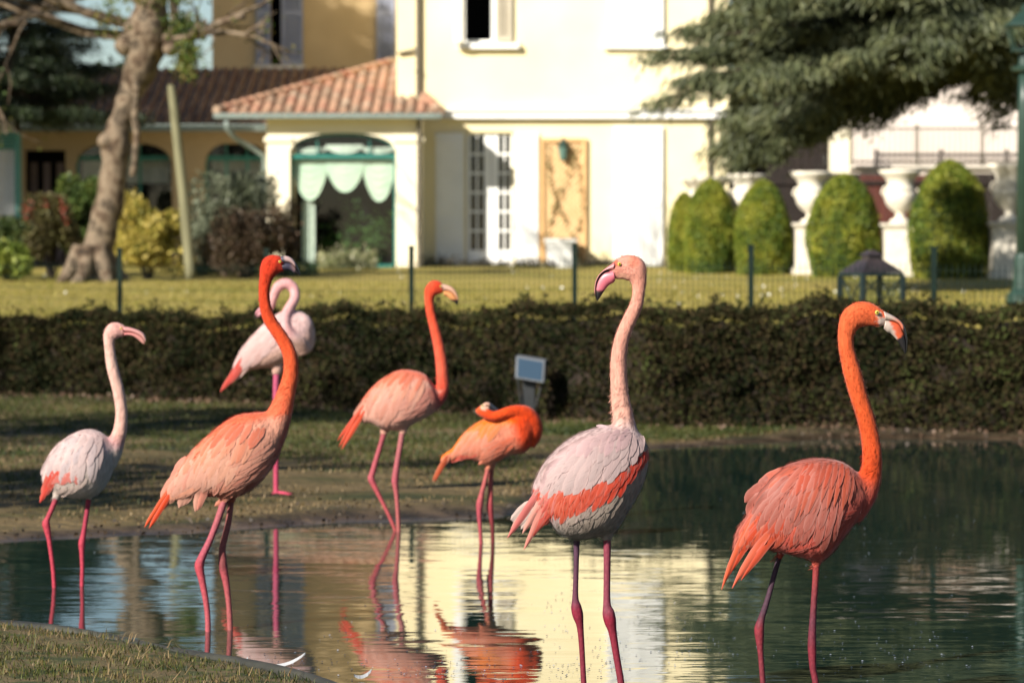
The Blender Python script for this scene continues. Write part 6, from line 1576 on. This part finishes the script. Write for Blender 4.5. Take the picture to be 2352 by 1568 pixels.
# barrel tile mesh (shared)
def tile_mesh(name, w_, L_):
    V = []; Fc = []; n = 6
    for j, (y, k, dz) in enumerate(((-L_/2, 1.0, .012), (L_/2, .82, -.006))):
        for i in range(n + 1):
            a = math.pi * i / n; V.append((math.cos(a) * w_/2 * k, y, math.sin(a) * w_ * .38 * k + dz + (y + L_/2) * 0))
    for j in (0,):
        for i in range(n): Fc.append([i, i+1, n+1+i+1, n+1+i])
    # thickness at the lower end
    base = len(V)
    for i in range(n + 1):
        a = math.pi * i / n; V.append((math.cos(a) * (w_/2 - .016), -L_/2, math.sin(a) * (w_ * .38 - .016) + .012))
    for i in range(n): Fc.append([i+1, i, base+i, base+i+1])
    me = bpy.data.meshes.new(name); me.from_pydata(V, [], Fc); me.polygons.foreach_set('use_smooth', [True]*len(Fc)); me.update(); return me
TW_, TL_ = .185, .40
tm = tile_mesh('tile', TW_, TL_)
M_TILE = None
m, t, b = mat_new('roof_tile')
oi = nd(t, 'ShaderNodeObjectInfo'); g = nd(t, 'ShaderNodeNewGeometry'); rr = nd(t, 'ShaderNodeValToRGB'); e = rr.color_ramp.elements
e[0].color = (.38,.20,.14,1); e[1].color = (.45,.34,.25,1); e[1].position = 1
for p_, c_ in ((.25, (.33,.16,.11)), (.5, (.44,.27,.18)), (.75, (.24,.16,.11))): x = e.new(p_); x.color = (*c_, 1)
ns = nd(t, 'ShaderNodeTexNoise'); ns.inputs['Scale'].default_value = 9; t.links.new(g.outputs['Position'], ns.inputs[0])
ad = nd(t, 'ShaderNodeMath', operation='MULTIPLY_ADD'); ad.inputs[1].default_value = .5; t.links.new(ns.outputs[0], ad.inputs[0])
m2 = nd(t, 'ShaderNodeMath', operation='MULTIPLY'); m2.inputs[1].default_value = .7
mxr = nd(t, 'ShaderNodeMath', operation='ADD'); t.links.new(oi.outputs['Random'], mxr.inputs[0]); t.links.new(g.outputs['Random Per Island'], mxr.inputs[1])
fr_ = nd(t, 'ShaderNodeMath', operation='FRACT'); t.links.new(mxr.outputs[0], fr_.inputs[0])
t.links.new(fr_.outputs[0], m2.inputs[0]); t.links.new(m2.outputs[0], ad.inputs[2]); t.links.new(ad.outputs[0], rr.inputs[0]); t.links.new(rr.outputs[0], b.inputs['Base Color'])
b.inputs['Roughness'].default_value = .9; b.inputs['Specular IOR Level'].default_value = .15; M_TILE = m
tm.materials.append(M_TILE)
M_TILE_SHADE = noise_mat('shaded_tile', [(.07,.04,.03), (.17,.095,.065), (.25,.17,.12), (.11,.065,.045)], scale=5, rough=.95, bump=.2, bscale=25)  # darker roof tile tones, with the wing's tree shade painted in
spots = []
ang = math.atan(SL); pitchx = .215; cosA = math.cos(ang)
y = YE + .1; r_i = 0
while y < yT - .1:
    x = xA + .1
    while x < xB:
        if left_x(y) + .04 < x < right_x(y) - .04: spots.append((x, y, rz(y)))
        x += pitchx
    y += .33; r_i += 1
spots.sort(key=lambda s_: s_[1])
for s_ in spots[:300]:
    o = bpy.data.objects.new('tile', tm); scene.collection.objects.link(o); o.parent = roof
    o.location = (s_[0] - porch.location.x + random.uniform(-.006, .006) - 0, s_[1] - porch.location.y, s_[2] - porch.location.z - .035)
    # roof sits at minus the porch location, so add it back
    o.location = Vector((s_[0] + random.uniform(-.008, .008), s_[1], s_[2] - .035))
    o.rotation_euler = (ang, 0, random.uniform(-.03, .03))
def tile_field(name, sp, ang, parent, w_=TW_, L_=TL_, mat=None):
    src = tile_mesh('t', w_, L_); nv = len(src.vertices); co = np.empty(nv*3); src.vertices.foreach_get('co', co); co = co.reshape(-1, 3)
    fc = np.array([list(p_.vertices) for p_ in src.polygons]); bpy.data.meshes.remove(src)
    ca, sa = math.cos(ang), math.sin(ang); co2 = np.stack([co[:, 0], co[:, 1]*ca - co[:, 2]*sa, co[:, 1]*sa + co[:, 2]*ca], 1)
    S = np.array(sp); V = (S[:, None, :] + co2[None]).reshape(-1, 3); Q = (fc[None] + (np.arange(len(S)) * nv)[:, None, None]).ravel()
    me = fast_mesh(name, V, Q, 4); me.polygons.foreach_set('use_smooth', [True]*len(me.polygons))
    return tag(link(name, me, parent, mat or M_TILE), kind='stuff')
if len(spots) > 300: tile_field('tiles', [(a, b_, c_ - .035) for a, b_, c_ in spots[300:]], ang, roof)
# hip caps
mb = MB()
for k in range(22):
    t0 = k / 22; y0_ = YE + (yT - YE) * t0; y1_ = YE + (yT - YE) * (t0 + 1.15 / 22)
    mb.tube([(left_x(y0_), y0_, rz(y0_) + .03), (left_x(y1_), y1_, rz(y1_) + .015)], [.10, .085], 8)
tag(mb.build('hip_tiles', M_TILE, roof), kind='stuff')
mb = MB()
for k in range(8):
    y0_ = YE + (DF - YE) * k / 8; y1_ = YE + (DF - YE) * (k + 1.15) / 8
    mb.tube([(float(np.interp(y0_, [YE, DF], [xB, hx(972)])), y0_, rz(y0_) + .03), (float(np.interp(y1_, [YE, DF], [xB, hx(972)])), y1_, rz(y1_) + .015)], [.09, .075], 8)
tag(mb.build('hip_tiles', M_TILE, roof), kind='stuff')
mb = MB(); mb.tube([(hx(963, DP), DP-.07, gp_), (hx(963, DP), DP-.07, zeav)], .045, 8); mb.build('down_pipe', M_PIPE, porch)
mb = MB(); mb.tube([Pq(520, 278, YE - .02), Pq(522, 295, YE), Pq(540, 318, DP-.1), Pq(575, 338, DP + .1), Pq(606, 358, DP + .25), Pq(609, 400, DP+.3), Pq(609, 560, DP+.3)], .05, 8); mb.build('down_pipe', M_GUT, porch, smooth=True)

# ---------------- the shaded wing on the left
DW = 70.0; DU = 74.5
wing_h = empty('side_wing', (hx(400, DW), DW, HG), 'shaded left wing of the villa with arched windows and dark tiled roof', 'house wing')
zwe = hz(288, DW - .4)
def px_x(px, D): return P(px, 300, D).x
arches = [(172, 395, 330), (470, 616, 330)]
hl = [(px_x(a, DW), px_x(b_, DW), HG - .3, hz(p_, DW)) for a, b_, p_ in arches] + [(px_x(55, DW), px_x(150, DW), HG - .3, hz(345, DW))]
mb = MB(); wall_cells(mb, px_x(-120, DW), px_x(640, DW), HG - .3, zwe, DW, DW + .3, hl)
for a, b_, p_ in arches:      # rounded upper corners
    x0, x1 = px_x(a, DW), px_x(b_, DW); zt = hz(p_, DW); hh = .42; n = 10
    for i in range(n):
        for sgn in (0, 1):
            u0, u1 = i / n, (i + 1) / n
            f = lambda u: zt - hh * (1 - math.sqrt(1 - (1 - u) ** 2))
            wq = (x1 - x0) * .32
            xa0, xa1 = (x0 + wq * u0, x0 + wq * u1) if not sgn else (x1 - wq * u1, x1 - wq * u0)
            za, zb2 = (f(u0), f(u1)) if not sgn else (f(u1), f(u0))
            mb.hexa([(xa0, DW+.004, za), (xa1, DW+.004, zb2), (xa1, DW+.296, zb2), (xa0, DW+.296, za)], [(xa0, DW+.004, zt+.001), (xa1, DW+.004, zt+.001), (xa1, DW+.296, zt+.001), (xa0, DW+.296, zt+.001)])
mb.build('wall', noise_mat('wing_render', [(.33,.25,.15), (.40,.30,.19)], scale=1, rough=.9, bump=.1), wing_h)  # wall colour lowered to deepen the shadow under the wing's eave
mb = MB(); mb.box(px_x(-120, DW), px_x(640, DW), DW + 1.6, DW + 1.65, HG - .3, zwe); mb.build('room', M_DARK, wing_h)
for a, b_, p_ in arches:
    wn = empt_child('window', wing_h); x0, x1 = px_x(a, DW), px_x(b_, DW); zt = hz(p_, DW); yy_ = DW + .18
    mb = MB(); zb3 = hz(368, DW)
    mb.box(x0, x1, yy_, yy_+.05, zb3, zb3 + .09); mb.box(x0, x0+.05, yy_, yy_+.05, HG, zb3)
    for u in (.33, .66): xx_ = x0 + (x1 - x0) * u; mb.box(xx_-.025, xx_+.025, yy_, yy_+.05, HG, zb3); mb.box(xx_-.015, xx_+.015, yy_, yy_+.05, zb3+.09, zt)
    mb.build('frame', M_TEAL, wn)
    mb = MB(); mb.add([(x0+.05, yy_+.025, HG), (x1, yy_+.025, HG), (x1, yy_+.025, zt), (x0+.05, yy_+.025, zt)], [[0,1,2,3]]); mb.build('pane', M_GL, wn)
    mb = MB(); mb.box(x0+.1, x1-.1, yy_+.3, yy_+.32, hz(420, DW), zb3); mb.build('blind', flat('pale_blind', (.35,.35,.36)), wn)
# teal framed shutters at the far left
sd = empt_child('shutter_door', wing_h)
mb = MB(); x0, x1, z0, z1 = px_x(-60, 66), px_x(44, 66), HG - .1, hz(304, 66)
mb.box(x0, x1, 66, 66.06, z1-.34, z1); mb.box(x1-.09, x1, 66, 66.06, z0, z1-.34); mb.box(x1-.05, x1, 66.06, 66.3, z0, z1); mb.build('frame', flat('teal_grey', (.06,.20,.19)), sd)
mb = MB()
for i in range(38): z = hz(495, 66) + i * .052; mb.hexa([(x0, 66.0, z), (x1-.09, 66.0, z), (x1-.09, 66.05, z+.03), (x0, 66.05, z+.03)], [(x0, 66.0, z+.009), (x1-.09, 66.0, z+.009), (x1-.09, 66.05, z+.039), (x0, 66.05, z+.039)])
tag(mb.build('slats', M_WHITE, sd), kind='stuff')
# wing roof
yR0, yR1 = DW - .5, DU; zR0, zR1 = hz(286, yR0), hz(160, DU)
xr0, xr1 = px_x(-150, DW), XL - .02
mb = MB(); mb.add([(xr0, yR0, zR0), (px_x(640, yR0), yR0, zR0), (xr1, yR1, zR1), (xr0, yR1, zR1)], [[0,1,2,3]]); wr = mb.build('roof', M_TERR, wing_h)
angw = math.atan((zR1 - zR0) / (yR1 - yR0)); sp = []
y = yR0 + .1
while y < yR1:
    x = xr0
    while x < xr1 - .1:
        if x < px_x(640, yR0) + (xr1 - px_x(640, yR0)) * (y - yR0) / (yR1 - yR0): sp.append((x, y, zR0 + (zR1 - zR0) * (y - yR0) / (yR1 - yR0) + .02))
        x += .215
    y += .33
tile_field('tiles', sp, angw, wr, mat=M_TILE_SHADE)
mb = MB(); mb.box(xr0, px_x(612, yR0), yR0 - .1, yR0 + .02, zR0 - .14, zR0 - .02); mb.build('gutter', M_GUT, wing_h)
# upper storey
mb = MB(); xu0, xu1 = px_x(488, DU), XL - .01
uh = [(px_x(622, DU), px_x(646, DU), hz(150, DU), ZT - 1)]
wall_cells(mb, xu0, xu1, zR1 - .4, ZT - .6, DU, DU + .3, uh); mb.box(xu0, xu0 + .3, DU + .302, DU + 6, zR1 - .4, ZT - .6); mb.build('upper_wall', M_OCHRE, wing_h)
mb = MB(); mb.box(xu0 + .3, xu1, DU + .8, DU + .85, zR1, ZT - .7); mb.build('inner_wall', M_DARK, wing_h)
w4 = empt_child('window', wing_h)
for a, b_ in ((590, 622), (647, 697), (866, 908)): shutter(a, b_, -120, 150, DU, 0, M_BLUEG, w4 if a < 800 else wing_h, dy=.05)
mb = MB(); mb.box(px_x(584, DU), px_x(702, DU), DU-.14, DU-.002, hz(160, DU), hz(151, DU)); mb.build('sill', M_STONE, w4)
mb = MB(); zt5 = ZT - .6; mb.hexa([(xu0-.5, DU-.5, zt5), (xu1, DU-.5, zt5), (xu1, DU+6.5, zt5), (xu0-.5, DU+6.5, zt5)], [(xu0+1.5, DU+2, zt5+1), (xu1, DU+2, zt5+1), (xu1, DU+4, zt5+1), (xu0+1.5, DU+4, zt5+1)]); mb.build('upper_roof', M_TERR, wing_h)
# dark curtains door region on the far left of the wing
mb = MB()
for k in range(3): x = px_x(62 + k * 30, DW); mb.box(x, x + .14, DW + .5, DW + .56, HG, hz(372, DW))
mb.build('curtain', flat('dull_mauve', (.16,.12,.13)), wing_h)

# ---------------- right background: dark fence and gates, white annexe with railing
DG = 66.0
gt = empty('timber_fence', (px_x(1800, DG), DG, HG), 'tall dark brown timber gate and fence behind the stone urns', 'fence')
M_GB = noise_mat('dark_timber', [(.010,.007,.006), (.022,.014,.011)], scale=3, rough=.7, bump=.2, stretch=(6,1,.4))
M_GR = noise_mat('red_timber', [(.06,.018,.013), (.10,.028,.02)], scale=3, rough=.7, bump=.2, stretch=(6,1,.4))
px = 1676; i = 0
while px < 2420:
    red = 1965 < px < 2112; top = 398 if px < 1905 else (402 if red else 398)
    mb = MB(); mb.box(px_x(px, DG), px_x(px + 14.2, DG), DG + .01 * (i % 2), DG + .05 + .01 * (i % 2), HG - .2, hz(top, DG)); 
    mb.build('board', M_GR if red else M_GB, gt); px += 15; i += 1
mb = MB(); mb.box(px_x(1676, DG), px_x(2420, DG), DG - .05, DG - .002, hz(424, DG), hz(416, DG)); mb.box(px_x(1676, DG), px_x(2420, DG), DG - .05, DG - .002, hz(585, DG), hz(577, DG)); mb.build('rail', M_GB, gt)
DAn = 68.6
an = empty('annexe', (px_x(2100, DAn), DAn, HG), 'sunlit white annexe with a balcony railing behind the cedar', 'building')
mb = MB(); wall_cells(mb, px_x(1952, DAn), px_x(2480, DAn), HG - .3, hz(386, DAn), DAn, DAn + .3, []); mb.build('wall', noise_mat('annexe_render', [(.62,.55,.46),(.70,.62,.53)], scale=1, rough=.9, bump=.1), an)
mb = MB(); mb.box(px_x(1945, DAn), px_x(2480, DAn), DAn - .12, DAn + .5, hz(386, DAn), hz(381, DAn)); mb.build('balcony_slab', M_STONE, an)
mb = MB(); mb.box(px_x(1930, DAn), px_x(2480, DAn), DAn + .6, DAn + .9, HG, hz(150, DAn)); mb.build('upper_wall', noise_mat('annexe_upper', [(.66,.58,.52),(.74,.66,.60)], scale=1, rough=.9, bump=.1), an)
mb = MB(); mb.hexa([(px_x(1920, DAn), DAn+.2, hz(150, DAn)), (px_x(2500, DAn), DAn+.2, hz(150, DAn)), (px_x(2500, DAn), DAn+8, hz(150, DAn)), (px_x(1920, DAn), DAn+8, hz(150, DAn))], [(px_x(2000, DAn), DAn+4, hz(90, DAn)), (px_x(2500, DAn), DAn+4, hz(90, DAn)), (px_x(2500, DAn), DAn+6, hz(90, DAn)), (px_x(2000, DAn), DAn+6, hz(90, DAn))]); mb.build('roof', M_TERR, an)
mb = MB(); mb.box(px_x(1906, DAn-1), px_x(1950, DAn-1), DAn - 1.2, DAn - .8, HG - .2, hz(280, DAn)); mb.build('pillar', M_WALLP, an)
zr0, zr1 = hz(381, DAn), hz(298, DAn); mb = MB()
mb.box(px_x(1952, DAn), px_x(2470, DAn), DAn - .1, DAn - .06, zr1, zr1 + .04); mb.box(px_x(1952, DAn), px_x(2470, DAn), DAn - .1, DAn - .06, zr0 + .06, zr0 + .10); mb.build('handrail', M_PIPE, an)
px = 1955
while px < 2465:
    big = int((px - 1955) / 12.5) % 12 == 0; r_ = .03 if big else .011
    x = px_x(px, DAn); mb = MB(); mb.box(x - r_, x + r_, DAn - .08 - r_, DAn - .08 + r_, zr0, zr1 + (.1 if big else 0)); mb.build('baluster', M_PIPE, an); px += 12.5
sh_ = empty('timber_shed', (px_x(1790, 69), 69, HG), 'dark brown plank shed wall between the villa corner and the annexe', 'shed')
px = 1680; i = 0
while px < 1903:
    mb = MB(); mb.box(px_x(px, 69), px_x(px + 17, 69), 69 + .012 * (i % 2), 69.05 + .012 * (i % 2), HG - .2, hz(232, 69)); mb.build('plank', M_GB, sh_); px += 18; i += 1
mb = MB(); mb.box(px_x(1674, 69), px_x(1906, 69), 68.7, 71.5, hz(232, 69), hz(224, 69)); mb.build('roof', M_GB, sh_)
# dark garden mass far behind, left and right, closing the view below the sky
def backtree(x, y, h, r, seed, label): broad('background_tree', label, x, y, h, r, 8000, M_EVG, seed, base=.05, size=.28)
backtree(-11.5, 86, 5.2, 3.0, 81, 'dark tree behind the roof at the far left under the patch of sky')
backtree(8.5, 84, 10, 3.6, 82, 'dark tree behind the annexe, left of the white balcony')
backtree(6.2, 79, 8.5, 2.4, 84, 'dark tree closing the gap between villa and annexe')
backtree(11.0, 79, 11, 4.0, 85, 'broad dark tree right behind the annexe roof')
backtree(15.5, 80, 12, 4.2, 83, 'dark tree beyond the annexe at the right edge')

# ------------------------------------------------------------------ on the water
def quill(x, y, D_, L_, w_, rz_, curl, label):
    c = P(x, y, D_); k = CAMZ / (CAMZ - c.z); c = Vector((c.x * k, D_ * k, 0)); V = []; Fc = []; n = 12
    for i in range(n + 1):
        t = i / n; yy = w_ * random.uniform(.75, 1) * math.sin(math.pi * min(t * .9 + .1, 1)) ** .6
        for u in (-1, 0, 1): V.append((t * L_, u * yy, .010 + curl * (2*t - .7) ** 2 * L_ - .002 * abs(u) + (.006 if u == 0 else 0)))
    for i in range(n):
        for k2 in range(2): a = i * 3 + k2; Fc.append([a, a + 1, a + 4, a + 3])
    me = bpy.data.meshes.new('floating_feather'); me.from_pydata(V, [], Fc); me.update()
    o = link('floating_feather', me, None, flat('white_feather', (.33, .34, .36), rough=.8), loc=c); o.rotation_euler = (R(14), 0, rz_); return tag(o, label, 'feather')
quill(590, 1536, 11, .155, .010, R(8), .15, 'long curved white feather floating near the bank edge at the bottom')
quill(576, 1530, 11, .05, .016, R(115), .15, 'short fluffy white feather beside the long curved one')
quill(812, 1562, 10.7, .06, .010, R(30), .2, 'small white feather floating at the bottom, below the middle reflections')
n = 1500
bx_ = []
for (cx, cy, sx, sy, m_) in [(650,1530,200,30,200),(1000,1540,150,25,200),(1330,1540,130,25,180),(1620,1500,120,45,160),(2050,1500,200,60,260),(2050,1300,200,120,140),(1350,1480,160,50,160),(900,1460,200,50,120),(350,1270,120,25,50),(1300,1390,60,30,60),(1900,1160,250,60,60),(1540,1400,140,60,120)]:
    for i in range(int(m_ * .5)):
        x, y = random.gauss(cx, sx * .6), random.gauss(cy, sy * .6)
        if y < 1060: continue
        Dq = F * CAMZ / (y - HOR); v = P(x, y, Dq); bx_.append((v.x, v.y, .002))
bx_ = np.array([q for q in bx_ if q[1] > near_y(q[0]) + .1 and q[1] < far_y(q[0]) - .1])
Vd = []; Qd = []; 
for (x, y, z) in bx_:
    r_ = random.uniform(.0014, .0042); k0 = len(Vd)
    for k in range(6): a = k * math.pi / 3; Vd.append((x + r_ * math.cos(a), y + r_ * math.sin(a) * 1.3, z + .0005))
    Vd.append((x, y, z + r_ * .7))
    for k in range(6): Qd += [k0 + k, k0 + (k + 1) % 6, k0 + 6]
me = fast_mesh('floating_debris', np.array(Vd), np.array(Qd), 3)
mt, t, b = mat_new('debris'); g = nd(t, 'ShaderNodeNewGeometry'); rr = nd(t, 'ShaderNodeValToRGB'); rr.color_ramp.elements[0].color = (.02,.02,.035,1); rr.color_ramp.elements[1].color = (.35,.38,.45,1); rr.color_ramp.elements[1].position = .9; x = rr.color_ramp.elements.new(.6); x.color = (.06,.07,.10,1)
t.links.new(g.outputs['Random Per Island'], rr.inputs[0]); t.links.new(rr.outputs[0], b.inputs['Base Color']); b.inputs['Roughness'].default_value = .3
tag(link('floating_debris', me, None, mt), 'bubbles and bits of debris floating on the pond', kind='stuff')
